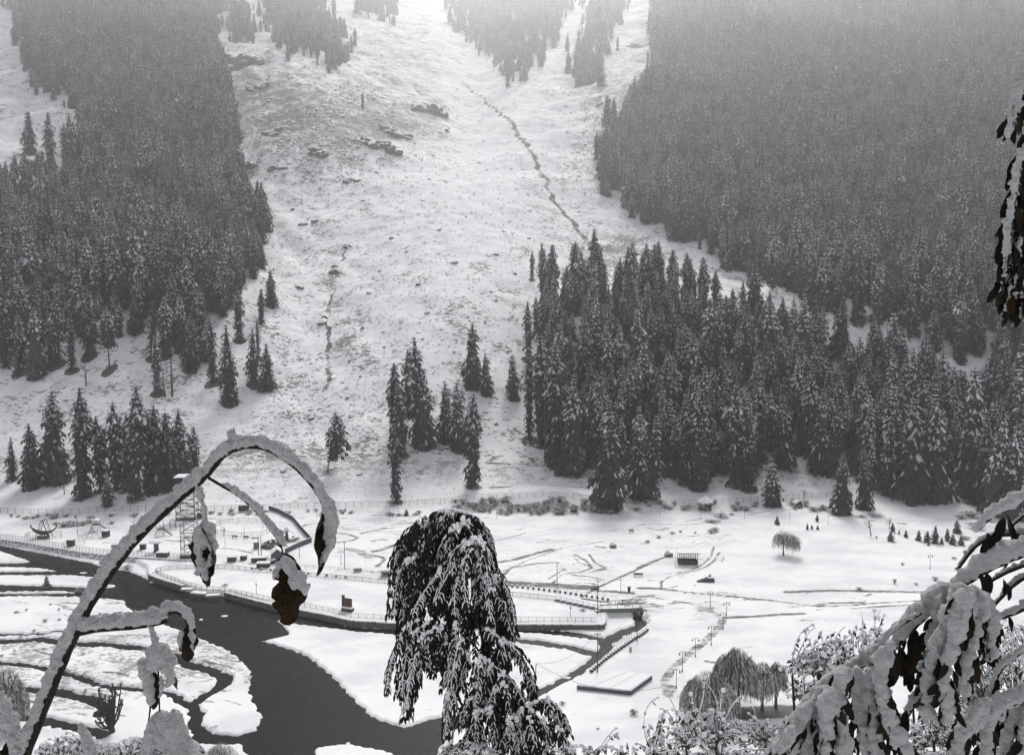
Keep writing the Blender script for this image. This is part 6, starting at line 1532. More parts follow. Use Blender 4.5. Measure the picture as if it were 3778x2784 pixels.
# ice floes
for k, (x, y, l, w) in enumerate(((562, 2147, 2.2, .8), (829, 2272, 2.0, .6), (742, 2285, 1.0, .5), (308, 2113, 2.4, .6), (1285, 2742, .8, .4), (2092, 2500, 2.0, .5))):
    p = flat(x, y, WATER_Z); mb = MB(); n = 9; ring = [(l * .5 * math.cos(6.283 * i / n) * rng.uniform(.8, 1.1), w * math.sin(6.283 * i / n) * rng.uniform(.8, 1.1)) for i in range(n)]
    mb.add([(a, b, -.1) for a, b in ring] + [(a * .9, b * .9, .14) for a, b in ring], [tuple(range(n, 2 * n))] + [(i, (i + 1) % n, n + (i + 1) % n, n + i) for i in range(n)])
    o = mb.build('ice_floe', M_SNOW, loc=p); tag(o, ('small white snow lump in the water at the curved wall', 'white snow lump in the middle of the river', 'tiny white snow lump beside the one in mid-river', 'white snow lump in the upper river by the spit', 'tiny white speck of snow low in the river', 'white snow lump in the lower stream')[k], 'snow lump', 'snow lumps in the river')
# ================================================================ PLANTS IN FRONT OF THE CAMERA
M_LEAF = mat('dead_leaf', (0.030, 0.021, 0.012), .8, .5, 60.0, .4, 120.0)
M_BROWNLEAF = mat('brown_leaf', (0.030, 0.017, 0.006), .8, .95, 22.0, .4, 120.0)
M_DARKLEAF = mat('dark_withered_leaf', (0.011, 0.0095, 0.008), .9, .4, 8.0)
M_STEM = mat('dark_shoot_bark', (0.018, 0.014, 0.010), .85, .4, 80.0, .4, 300.0)

def blob_mesh(name, spheres, voxel, mat_, rough=0.0, wl=0.02, seed=0):
    """one lumpy body of snow grown from overlapping balls (centre, radius)"""
    bm = bmesh.new(); bmesh.ops.create_icosphere(bm, subdivisions=2, radius=1.0)
    bv = np.array([v.co[:] for v in bm.verts]); bf = np.array([[v.index for v in f.verts] for f in bm.faces]); bm.free()
    C = np.array([list(s[0]) for s in spheres]); Rr = np.array([s[1] for s in spheres])
    v = (bv[None] * Rr[:, None, None] + C[:, None]).reshape(-1, 3)
    f = (bf[None] + (np.arange(len(C)) * len(bv))[:, None, None]).reshape(-1, 3)
    me = bpy.data.meshes.new(name + '_raw'); me.from_pydata(v.tolist(), [], f.tolist())
    o = bpy.data.objects.new(name + '_raw', me); COL.objects.link(o)
    md = o.modifiers.new('remesh', 'REMESH'); md.mode = 'VOXEL'; md.voxel_size = voxel; md.use_smooth_shade = True
    sm = o.modifiers.new('smooth', 'SMOOTH'); sm.factor = .5; sm.iterations = 3
    dg = bpy.context.evaluated_depsgraph_get(); dg.update()
    out_ = bpy.data.meshes.new_from_object(o.evaluated_get(dg)); out_.name = name
    bpy.data.objects.remove(o); bpy.data.meshes.remove(me)
    if rough:
        n = len(out_.vertices); co = np.empty(n * 3, np.float32); no = np.empty(n * 3, np.float32)
        out_.vertices.foreach_get('co', co); out_.vertices.foreach_get('normal', no); co = co.reshape(-1, 3); no = no.reshape(-1, 3)
        r = np.random.default_rng(seed); d = np.zeros(n)
        for k in range(14):
            w = r.normal(0, 1, 3); w = w / np.linalg.norm(w) * 2 * math.pi / (wl * r.uniform(.35, 1.6)); d += np.sin(co @ w + r.uniform(0, 6.28))
        e = np.zeros(n)
        for k in range(14):
            w = r.normal(0, 1, 3); w = w / np.linalg.norm(w) * 2 * math.pi / (wl * .30 * r.uniform(.6, 1.5)); e += np.sin(co @ w + r.uniform(0, 6.28))
        co = co + no * (d / 3.7 * rough + e / 3.7 * rough * .28)[:, None]; out_.vertices.foreach_set('co', co.reshape(-1).astype(np.float32)); out_.update()
    out_.materials.clear(); out_.materials.append(mat_)
    out_.polygons.foreach_set('use_smooth', [True] * len(out_.polygons))
    return out_

def resample(pts, step):
    P_ = [Vector((x, y, 0)) for x, y in pts]; return [(p.x, p.y) for p in interp_line(P_, step)] + [tuple(pts[-1])]
def smooth_line(pts, it=2):
    for _ in range(it):
        q = [pts[0]]
        for a, b in zip(pts[:-1], pts[1:]): q += [(a[0] * .75 + b[0] * .25, a[1] * .75 + b[1] * .25), (a[0] * .25 + b[0] * .75, a[1] * .25 + b[1] * .75)]
        q.append(pts[-1]); pts = q
    return pts

class Near:
    """a plant close to the lens: measured on the photograph, built at a real distance"""
    def __init__(s, depth, seed): s.d = depth; s.r = random.Random(seed); s.snow = []
    def at(s, x, y, dd=0.0): return far(x, y, s.d + dd)
    def m(s, px): return px * s.d / FP
    def stem(s, pts, r0, r1, parent, name='branch', dd=0.0, dd1=None, ext=None, n=8, matr=None):
        pts = smooth_line(pts); N = len(pts); dd1 = dd if dd1 is None else dd1
        P_ = [s.at(x, y, dd + (dd1 - dd) * i / (N - 1)) for i, (x, y) in enumerate(pts)]; R_ = [s.m(r0 + (r1 - r0) * i / (N - 1)) * (1 + .08 * math.sin(i * 2.1)) for i in range(N)]
        if ext: P_ = [Vector(e) for e in ext] + P_; R_ = [R_[0] * 1.25] * len(ext) + R_
        mb = MB(); mb.tube(P_, R_, n); return mb.build(name, matr or M_STEM, parent, True)
    def snow_on(s, pts, r0, r1, off=1.0, side=None, jit=.22, dd=0.0, dd1=None, gaps=0.0, step=7):
        pts = resample(smooth_line(pts), step); N = len(pts); dd1 = dd if dd1 is None else dd1
        for i, (x, y) in enumerate(pts):
            a = pts[max(0, i - 2)]; b = pts[min(N - 1, i + 2)]; tx, ty = b[0] - a[0], b[1] - a[1]; l = math.hypot(tx, ty) + 1e-6; nx, ny = ty / l, -tx / l
            if side is None:
                if ny > 0: nx, ny = -nx, -ny
            elif nx * side < 0: nx, ny = -nx, -ny
            if gaps and s.r.random() < gaps: continue
            u = i / max(1, N - 1); rr = (r0 + (r1 - r0) * u) * (1 + s.r.uniform(-jit, jit)); rr *= min(1.0, .55 + 4 * u) * min(1.0, .5 + 4 * (1 - u))
            ddu = dd + (dd1 - dd) * u
            s.snow.append((s.at(x + nx * rr * off * .75 + s.r.uniform(-.15, .15) * rr, y + ny * rr * off * .75 + s.r.uniform(-.15, .15) * rr, ddu + s.m(s.r.uniform(-.25, .15) * rr)), s.m(rr)))
            if s.r.random() < .35: s.snow.append((s.at(x + nx * rr * off * 1.15 + s.r.uniform(-.5, .5) * rr, y + ny * rr * off * 1.15, ddu), s.m(rr * s.r.uniform(.4, .65))))
    def ball(s, x, y, r, dd=0.0, n=1, sp=.6):
        for k in range(n): s.snow.append((s.at(x + s.r.uniform(-sp, sp) * r * (n > 1), y + s.r.uniform(-sp, sp) * r * (n > 1), dd + s.m(s.r.uniform(-.3, .3) * r)), s.m(r * s.r.uniform(.7, 1.1))))

def leaf_grid(seed, ratio=.42, curl=.5, ragged=.06, nu=9, nv=5):
    """hanging leaf of unit length: stalk at the origin, tip down, broad side to -Y"""
    r = random.Random(seed); vs = []; fs = []; ph = r.uniform(0, 6)
    for i in range(nu):
        u = i / (nu - 1); w = ratio * .5 * (math.sin(math.pi * min(1, u * .93 + .05)) ** .75) * (1 if 0 < i < nu - 1 else .12)
        for j in range(nv):
            t = -1 + 2 * j / (nv - 1); ed = 1 + (r.uniform(-ragged, ragged) * 2.2 if abs(t) == 1 else 0)
            x = w * t * ed * (1 + (.10 * math.sin(u * 13 + ph) + .07 * math.sin(u * 29 + ph * 2)) * abs(t) * (ragged / .09)) + .04 * math.sin(u * 4 + ph); y = -curl * w * (t * t) * 1.2 + .10 * math.sin(u * 3 + ph) * curl - .05 * math.sin(u * 9 + t * 2 + ph) * curl; z = -u - .02 * r.uniform(-1, 1)
            vs.append((x, y, z))
    for i in range(nu - 1):
        for j in range(nv - 1): fs.append((i * nv + j, (i + 1) * nv + j, (i + 1) * nv + j + 1, i * nv + j + 1))
    return vs, fs
def leaf_mesh(seed, mat_, **k):
    mb = MB(); v, f = leaf_grid(seed, **k); mb.add(v, f); me = mb.mesh('leaf', mat_, True); return me

# ---------------------------------------------------------------- arching shoot at the left
def left_shoot():
    N = Near(1.6, 5); base = N.at(60, 2860); gz = float(height(base.x, base.y))
    t = thing('snowy_shoot', 'arching bare shoot under thick snow with a few dead leaves, close at the left', 'branch', (base.x - .06, base.y, gz))
    inv = Matrix.Translation(-t.location)
    def adopt(o): o.matrix_parent_inverse = inv; return o
    main = [(95, 2790), (173, 2592), (232, 2449), (286, 2324), (333, 2229), (453, 2050), (536, 1955), (673, 1830), (740, 1775), (777, 1736), (816, 1688), (850, 1662), (900, 1647), (940, 1646), (983, 1654), (1033, 1681), (1083, 1717), (1133, 1767), (1166, 1811), (1190, 1853), (1200, 1893), (1201, 1950), (1196, 2005)]
    adopt(N.stem(main[:11], 17, 11, t, 'stem', ext=[(base.x - .06, base.y, gz - .05), (base.x - .02, base.y, gz + .9)])); adopt(N.stem(main[10:], 10, 5, t, 'stem'))
    N.snow_on(main[:5], 20, 22, off=1.3); N.snow_on(main[3:11], 22, 19, off=1.3); N.snow_on(main[9:17], 19, 20, off=1.3); N.snow_on(main[15:20], 18, 15, off=1.3); N.ball(860, 1605, 20, 0, 2, .3); N.ball(862, 1580, 9)
    N.snow_on(main[18:], 17, 15, side=1)
    adopt(N.stem([(770, 1762), (816, 1790), (866, 1817), (916, 1857), (950, 1891), (983, 1934), (1016, 1978), (1040, 2018), (1047, 2060)], 6, 3.2, t)); N.snow_on([(810, 1785), (866, 1815), (916, 1855), (950, 1890), (983, 1932), (1016, 1976), (1040, 2016)], 11, 15)
    adopt(N.stem([(690, 1780), (725, 1790), (745, 1835), (753, 1883), (757, 1935)], 5, 4, t)); N.snow_on([(688, 1768), (722, 1782), (744, 1830), (752, 1883), (757, 1930)], 12, 10, off=.2)
    adopt(N.stem([(280, 2340), (357, 2322), (476, 2316), (560, 2305), (615, 2290)], 10, 7, t)); N.snow_on([(290, 2325), (357, 2312), (476, 2305), (560, 2296), (612, 2280)], 24, 22); N.snow_on([(300, 2310), (400, 2300), (520, 2285), (600, 2262)], 13, 18)
    adopt(N.stem([(600, 2292), (622, 2262), (655, 2257), (683, 2277), (693, 2320)], 5, 3, t)); N.snow_on([(600, 2262), (640, 2243), (672, 2256), (690, 2285), (702, 2330)], 20, 11)
    adopt(N.stem([(548, 2300), (558, 2330), (574, 2375), (578, 2400)], 4, 3, t)); N.snow_on([(552, 2300), (562, 2335), (576, 2385)], 13, 10, off=.2)
    # the capped leaf below it
    N.snow_on([(575, 2395), (590, 2420), (575, 2450)], 34, 30, off=.1); N.ball(545, 2455, 24, 0, 5, .8); N.ball(615, 2450, 24, 0, 6, .8); N.snow_on([(545, 2450), (540, 2500), (552, 2560), (556, 2600)], 24, 12, off=.1); N.snow_on([(622, 2450), (632, 2500), (615, 2535)], 20, 9, off=.1)
    N.snow_on([(592, 2490), (597, 2540), (588, 2575)], 8, 6, off=.1)
    adopt(N.stem([(584, 2470), (586, 2560), (590, 2640)], 3.5, 3, t, 'twig')); adopt(N.stem([(556, 2500), (556, 2600), (548, 2660)], 4, 3, t, 'twig'))
    # mound and twigs at the lower frame
    N.snow_on([(590, 2640), (640, 2690), (680, 2760), (700, 2860)], 34, 42, off=.1); N.snow_on([(585, 2640), (560, 2700), (545, 2790), (530, 2880)], 26, 22, off=.1); N.ball(600, 2700, 34, 0, 7, .9); N.ball(640, 2790, 44, 0, 7, .9)
    for pts, r0 in (([(292, 2668), (308, 2710), (330, 2790), (345, 2880)], 8), ([(640, 2620), (662, 2680), (705, 2790), (720, 2880)], 7), ([(0, 2560), (30, 2680), (62, 2800), (70, 2880)], 9), ([(-40, 2700), (20, 2660), (60, 2700), (85, 2760)], 6)):
        adopt(N.stem(pts, r0 * .7, r0, t, 'twig')); N.snow_on(pts, r0 * 2.1, r0 * 2.6, off=.5)
    N.ball(20, 2660, 34, 0, 5, .9); N.ball(62, 2690, 26, 0, 4, .8)
    # dead leaves
    def leaf(x, y, L, rz, tilt, seed, brown=False, ratio=.42, ry=0.0, dd=0.0):
        me = leaf_mesh(seed, M_BROWNLEAF if brown else M_LEAF, ratio=ratio, curl=.8, ragged=.10, nu=17, nv=9)
        o = obj('leaf', me, None, t, loc=N.at(x, y, dd), rot=(tilt, ry, rz), scale=N.m(L)); adopt(o); return o
    leaf(1047, 2046, 280, .25, .10, 1, True, .44, -.10, .012); leaf(757, 1930, 255, -.3, .05, 2, False, .40, .05, .0); leaf(1198, 1850, 270, .9, .05, 3, False, .30, .12, .012); leaf(693, 2300, 145, .2, .05, 4, False, .44, -.05, .01); leaf(560, 2440, 190, .7, 0, 5, False, .25, .05, .02); leaf(640, 2440, 110, -.7, 0, 6, False, .4, -.05, .02); leaf(45, 2700, 150, .3, 0, 7, False, .5, 0, .02); leaf(660, 2730, 160, .1, 0, 8, False, .5, 0, .03)
    # snow on the leaves
    N.snow_on([(1042, 2062), (1072, 2105), (1105, 2150), (1125, 2185)], 20, 17, off=.3, dd=-.004); N.ball(1095, 2140, 24, -.004, 5, .9); N.snow_on([(1040, 2070), (1022, 2105), (1010, 2140)], 12, 9, off=.2)
    N.snow_on([(757, 1930), (735, 1985), (728, 2040), (745, 2090), (765, 2140)], 17, 12, off=.1, gaps=.3, jit=.5, dd=-.004); N.snow_on([(757, 1930), (780, 1985), (786, 2040), (770, 2090)], 16, 11, off=.1, gaps=.3, jit=.5, dd=-.004); N.ball(757, 1965, 30, 0, 5, .7); N.ball(725, 2105, 13, 0, 3); N.ball(750, 2010, 18, 0, 4)
    N.snow_on([(1205, 1840), (1222, 1890), (1232, 1950), (1222, 2000), (1200, 2050), (1178, 2085)], 19, 10, off=.1, jit=.4, dd=-.004); N.snow_on([(700, 2320), (712, 2360), (710, 2400)], 10, 8, off=.2); N.snow_on([(672, 2330), (662, 2370), (665, 2400)], 8, 7, off=.2)
    me = blob_mesh('clinging_snow', N.snow, .0022, M_NEARSNOW, .0019, .018, 2); adopt(obj('clinging_snow', me, None, t))
left_shoot()

# ---------------------------------------------------------------- snow-laden boughs at the right
def shade_canopy(t, adopt, tx, ty):
    """unseen crown over the viewpoint, added and thickened to shade the near plants"""
    r = random.Random(31); wood = MB(); fol = MB(); snow = MB()
    for k in range(38):
        ex, ey = r.uniform(-3.6, 3.4), r.uniform(.2, 6.8); ez = 75 + .373 * max(0, ey) + .75 + r.uniform(0, 1.1) + .12 * max(0, ey - 2)
        a = Vector((tx + .05, ty, r.uniform(76.6, 77.9))); e = Vector((ex, ey, ez)); mid = a.lerp(e, .5) + Vector((0, 0, .45)); L_ = [a, a.lerp(mid, .6) + Vector((0, 0, .1)), mid, mid.lerp(e, .55) + Vector((0, 0, .08)), e]
        wood.tube(L_, [.045, .036, .028, .018, .008], 6); snow.tube([q + Vector((0, 0, .045)) for q in L_[1:]], [.04, .04, .035, .02], 6)
        for j in range(190):
            u = r.uniform(.25, 1.05); i = min(3, int(u * 4)); c = L_[i].lerp(L_[i + 1], u * 4 - i) + Vector((r.gauss(0, .24), r.gauss(0, .24), r.gauss(.05, .12)))
            if c.z < 75 + .373 * max(0, c.y) + .42: continue
            l = r.uniform(.10, .17); d = Vector((r.gauss(0, .6), r.gauss(0, .6), -r.uniform(.3, 1))).normalized(); s = d.cross(Vector((r.gauss(0, 1), r.gauss(0, 1), .3))).normalized() * l * .24
            v = [c, c + d * l * .45 + s, c + d * l, c + d * l * .45 - s]; fol.add(v, [(0, 1, 2, 3)])
            if r.random() < .6: snow.add([q + Vector((0, 0, .022)) for q in v], [(0, 1, 2, 3)])
    adopt(wood.build('shade_canopy_boughs', M_STEM, t)); adopt(fol.build('shade_canopy_foliage', M_DARKLEAF, t, kind='stuff')); adopt(snow.build('shade_canopy_snow', M_NEARSNOW, t, kind='stuff'))  # out-of-view canopy, put in to keep sun and sky off the foreground snow

M_NEARBARK = mat('rough_bark', (0.075, 0.064, 0.055), .9, .55, 14.0, 1.0, 45.0)
def right_tree():
    N = Near(2.4, 9); tx, ty = 2.02, 2.42; gz = float(height(tx, ty))
    t = thing('snowy_broadleaf_tree', 'tree with heavy snow on boughs and hanging withered leaves, close at the right', 'tree', (tx, ty, gz)); inv = Matrix.Translation(-t.location)
    def adopt(o): o.matrix_parent_inverse = inv; return o
    mb = MB(); n_ = 40; zz = [gz - .3 + (78.0 - gz + .3) * i / n_ for i in range(n_ + 1)]
    mb.tube([(tx + .03 * math.sin(z * 1.7) + .012 * math.sin(z * 7), ty + .02 * math.sin(z * 2.3), z) for z in zz], [(.125 - .075 * i / n_) * (1 + .07 * math.sin(i * 1.9) + N.r.uniform(-.05, .05)) for i in range(n_ + 1)], 14); adopt(mb.build('trunk', M_NEARBARK, t, True))
    limb = [(3900, 1990), (3778, 2036), (3724, 2055), (3633, 2097), (3572, 2136), (3512, 2182), (3451, 2232), (3388, 2288), (3326, 2356), (3297, 2388), (3222, 2432), (3140, 2470), (3065, 2535), (2986, 2605), (2933, 2688), (2862, 2770), (2800, 2850)]
    def root(z):
        x_, y_ = project(np.array(tx - .05), np.array(ty), np.array(z)); return [(float(x_), float(y_)), (float(x_) * .55 + 3900 * .45, float(y_) - 22)]
    limb = root(75.05) + limb; adopt(N.stem(limb[:13], 22, 13, t, 'bough')); adopt(N.stem(limb[12:], 12, 8, t, 'bough')); N.snow_on(limb[:8], 36, 32, step=10); N.snow_on(limb[7:11], 32, 28, step=10); N.snow_on(limb[10:], 24, 20, step=9)
    LB = [([(3900, 1790), (3778, 1834), (3724, 1873), (3678, 1890), (3633, 1925), (3606, 1955)], 9, 6, 18, 22, -.1, 75.25), ([(3900, 1985), (3778, 1974), (3724, 1972), (3663, 1976), (3603, 2010), (3566, 2055), (3536, 2098)], 8, 5, 14, 13, .15, 75.1), ([(3900, 1830), (3778, 1900), (3739, 1937), (3700, 1965)], 6, 4, 12, 10, .2, 75.2), ([(3900, 2045), (3778, 2086), (3709, 2113), (3642, 2152)], 8, 5, 15, 13, .1, 74.95),
        ([(3900, 2080), (3778, 2131), (3739, 2159), (3703, 2195), (3657, 2246), (3640, 2270)], 8, 5, 15, 12, .2, 74.9), ([(3900, 2190), (3778, 2245), (3720, 2268), (3676, 2284)], 11, 8, 24, 17, 0, 74.8), ([(3900, 2340), (3778, 2395), (3720, 2440), (3690, 2470), (3668, 2510), (3646, 2590)], 9, 5, 20, 12, -.05, 74.7), ([(3440, 2490), (3395, 2560), (3350, 2630), (3320, 2680)], 12, 9, 17, 14, .15, None),
        ([(3900, 1940), (3778, 2010), (3730, 2050), (3700, 2110)], 6, 4, 11, 9, .25, 75.0), ([(3215, 2430), (3260, 2360), (3330, 2300), (3400, 2262)], 5, 4, 10, 10, -.05, None), ([(3900, 2500), (3778, 2570), (3650, 2640), (3560, 2720), (3500, 2830)], 13, 9, 26, 24, -.1, 74.6), ([(3380, 2440), (3500, 2400), (3460, 2440)], 4, 3, 6, 6, .2, None)]
    for pts, r0, r1, s0, s1, dd, rz in LB:
        if rz: pts = root(rz) + pts
        adopt(N.stem(pts, r0, r1, t, 'branch', dd=0.0 if rz else dd, dd1=dd)); N.snow_on(pts, s0, s1, dd=0.0 if rz else dd, dd1=dd)
    LV = [leaf_mesh(40 + k, M_DARKLEAF if k < 6 else M_LEAF, ratio=.36, curl=.5, ragged=.03, nu=7, nv=5) for k in range(7)]; LVB = leaf_mesh(60, M_BROWNLEAF, ratio=.40, curl=.5, ragged=.04); cnt = [0]
    def leaf(x, y, L, ang, dd, brown=False):
        """ang: direction of the tip in the picture, 0 = straight down"""
        o = obj('leaf', LVB if brown else LV[N.r.randrange(7)], None, t, loc=N.at(x, y, dd), rot=(N.r.uniform(-.25, .25), -ang, N.r.uniform(-.9, .9)), scale=N.m(L)); adopt(o); cnt[0] += 1
    def spray(pts, w0, w1, dd, snow=(30, 20), leafL=85, nleaf=12, snowfrac=.8, right=True, gaps=.05):
        """a drooping compound leaf: ridge of snow along the rib, leaves hanging from both sides"""
        adopt(N.stem(pts, 4, 2, t, 'leaf_rib', dd=dd, n=5)); P_ = resample(smooth_line(pts), 6)
        for k in range(nleaf):
            u = (k + .5) / nleaf; i = int(u * (len(P_) - 1)); x, y = P_[i]; a = P_[max(0, i - 3)]; b = P_[min(len(P_) - 1, i + 3)]; ang = math.atan2(b[0] - a[0], b[1] - a[1]); w = w0 + (w1 - w0) * u
            for s_ in (-1, 1):
                an = ang * .7 + s_ * N.r.uniform(.12, .55); leaf(x + s_ * w * .15, y, leafL * N.r.uniform(.85, 1.3) * (1 - .2 * u), max(-1.0, min(1.0, an)), dd + N.r.uniform(-.02, .055), N.r.random() < .04)
                if N.r.random() < snowfrac * (.85 if s_ < 0 or not right else .38):
                    L_ = w * N.r.uniform(.5, .95); N.snow_on([(x, y), (x + math.sin(an) * L_ * .6, y + math.cos(an) * L_ * .6), (x + math.sin(an) * L_, y + math.cos(an) * L_ + 6)], snow[0] * .50, snow[1] * .42, off=.25, dd=dd - .012, jit=.5)
        N.snow_on(pts, snow[0] * .74, snow[1] * .62, off=.5, dd=dd - .012, jit=.5, gaps=gaps + .2, step=9)
    # big hanging mass in the middle
    spray([(3555, 2165), (3520, 2230), (3480, 2330), (3440, 2450), (3420, 2560), (3430, 2640)], 90, 60, -.12, (34, 17), 80, 13)
    spray([(3570, 2170), (3560, 2260), (3530, 2360), (3500, 2470), (3490, 2560), (3510, 2625)], 95, 60, -.16, (36, 18), 85, 13)
    spray([(3590, 2180), (3610, 2260), (3600, 2360), (3570, 2450), (3550, 2540)], 90, 60, -.10, (36, 18), 85, 12)
    spray([(3600, 2190), (3650, 2270), (3665, 2340), (3650, 2420)], 80, 50, -.06, (34, 16), 80, 9)
    spray([(3480, 2200), (3470, 2260), (3440, 2360), (3410, 2460)], 70, 45, -.02, (30, 15), 70, 9)
    for k in range(7): N.ball(3530 + 90 * N.r.random(), 2185 + 80 * N.r.random(), 30, -.13, 2, .6)
    # left hanging masses
    spray([(3290, 2385), (3260, 2460), (3250, 2560), (3290, 2660), (3340, 2760)], 90, 70, -.14, (34, 20), 85, 13)
    spray([(3275, 2400), (3225, 2480), (3210, 2580), (3230, 2700), (3250, 2800)], 80, 60, -.10, (30, 18), 80, 11)
    spray([(3140, 2470), (3100, 2520), (3085, 2620), (3110, 2720), (3120, 2820)], 85, 70, -.16, (32, 22), 85, 12); spray([(3150, 2465), (3165, 2560), (3170, 2660), (3200, 2780)], 80, 60, -.08, (30, 20), 80, 10)
    spray([(3065, 2540), (3020, 2610), (2990, 2700), (2975, 2800)], 80, 70, -.12, (34, 27), 85, 10); spray([(2995, 2600), (2950, 2670), (2920, 2760), (2900, 2850)], 70, 60, -.15, (34, 27), 85, 9); spray([(3060, 2545), (3060, 2640), (3050, 2740), (3040, 2840)], 75, 60, -.18, (34, 25), 80, 10); spray([(2940, 2680), (2890, 2740), (2860, 2820)], 60, 50, -.2, (28, 22), 70, 6)
    # dark leaves hanging behind the limb
    for k in range(34): leaf(N.r.uniform(3310, 3440), N.r.uniform(2300, 2470), N.r.uniform(70, 110), N.r.uniform(-.3, .3), .12 + .1 * N.r.random(), N.r.random() < .12)
    for k in range(30): leaf(N.r.uniform(3230, 3345), N.r.uniform(2560, 2790), N.r.uniform(70, 105), N.r.uniform(-.4, .4), .05 + .1 * N.r.random(), N.r.random() < .08)
    for k in range(10): leaf(N.r.uniform(3590, 3660), N.r.uniform(2230, 2420), N.r.uniform(70, 100), N.r.uniform(-.1, .6), .06, False)
    for x, y, L, a in ((3610, 2110, 110, .15), (3640, 2110, 95, .1), (3640, 1985, 100, .1), (3665, 1960, 120, .0), (3700, 1905, 100, -.1), (3722, 1900, 130, .1), (3745, 1960, 120, 0), (3700, 2000, 60, .3), (3715, 2150, 70, .1), (3702, 2135, 60, -.2), (3690, 2290, 80, -.15), (3720, 2270, 70, .2), (3640, 1965, 90, .4)): leaf(x, y, L, a, .1 * N.r.random())
    # lower right corner
    spray([(3640, 2590), (3590, 2640), (3550, 2720), (3530, 2820)], 90, 70, -.1, (36, 25), 80, 10); spray([(3700, 2560), (3660, 2640), (3640, 2740), (3640, 2840)], 90, 70, -.06, (32, 24), 80, 10); spray([(3760, 2540), (3740, 2640), (3720, 2740), (3730, 2840)], 90, 70, 0, (30, 22), 85, 10); spray([(3800, 2600), (3790, 2700), (3770, 2820)], 90, 70, -.03, (28, 22), 85, 8); spray([(3670, 2490), (3650, 2540), (3645, 2600)], 40, 30, 0, (16, 10), 55, 5)
    me = blob_mesh('clinging_snow', N.snow, .0032, M_NEARSNOW, .0029, .034, 4); adopt(obj('clinging_snow', me, None, t, kind='stuff')); N.snow = []
    # foliage hanging down the right edge from a bough above
    E0 = [(3900, 240), (3795, 285), (3762, 350), (3745, 420), (3722, 500)]; E0 = root(76.5)[:1] + [(4060, 190)] + E0; adopt(N.stem(E0, 12, 4, t, 'bough')); N.snow_on(E0, 24, 17, dd=-.02)
    spray([(3760, 340), (3745, 420), (3725, 490)], 55, 40, 0, (20, 12), 70, 6, .4); spray([(3800, 330), (3790, 430), (3785, 500)], 50, 40, .05, (16, 10), 70, 6, .3)
    E1 = root(76.2)[:1] + [(4020, 430), (3850, 480), (3775, 560), (3758, 640), (3742, 740), (3732, 830), (3722, 930), (3705, 1040), (3690, 1080)]; adopt(N.stem(E1, 7, 3, t, 'bough')); N.snow_on(E1, 14, 10, side=-1, jit=.5, gaps=.2)
    for a in ([(3770, 560), (3752, 680), (3735, 780)], [(3750, 760), (3732, 860), (3718, 950)], [(3745, 850), (3722, 950), (3706, 1060)], [(3770, 800), (3760, 950), (3740, 1090)], [(3735, 950), (3722, 1060), (3720, 1150)], [(3800, 700), (3790, 900), (3780, 1080)], [(3780, 1000), (3775, 1080), (3772, 1150)]): spray(a, 55, 42, .03, (12, 7), 85, 13, .28)
    print('near leaves', cnt[0])
    me = blob_mesh('clinging_snow', N.snow, .0034, M_NEARSNOW, .0032, .030, 5); adopt(obj('clinging_snow', me, None, t, kind='stuff'))
    shade_canopy(t, adopt, tx, ty)
right_tree()

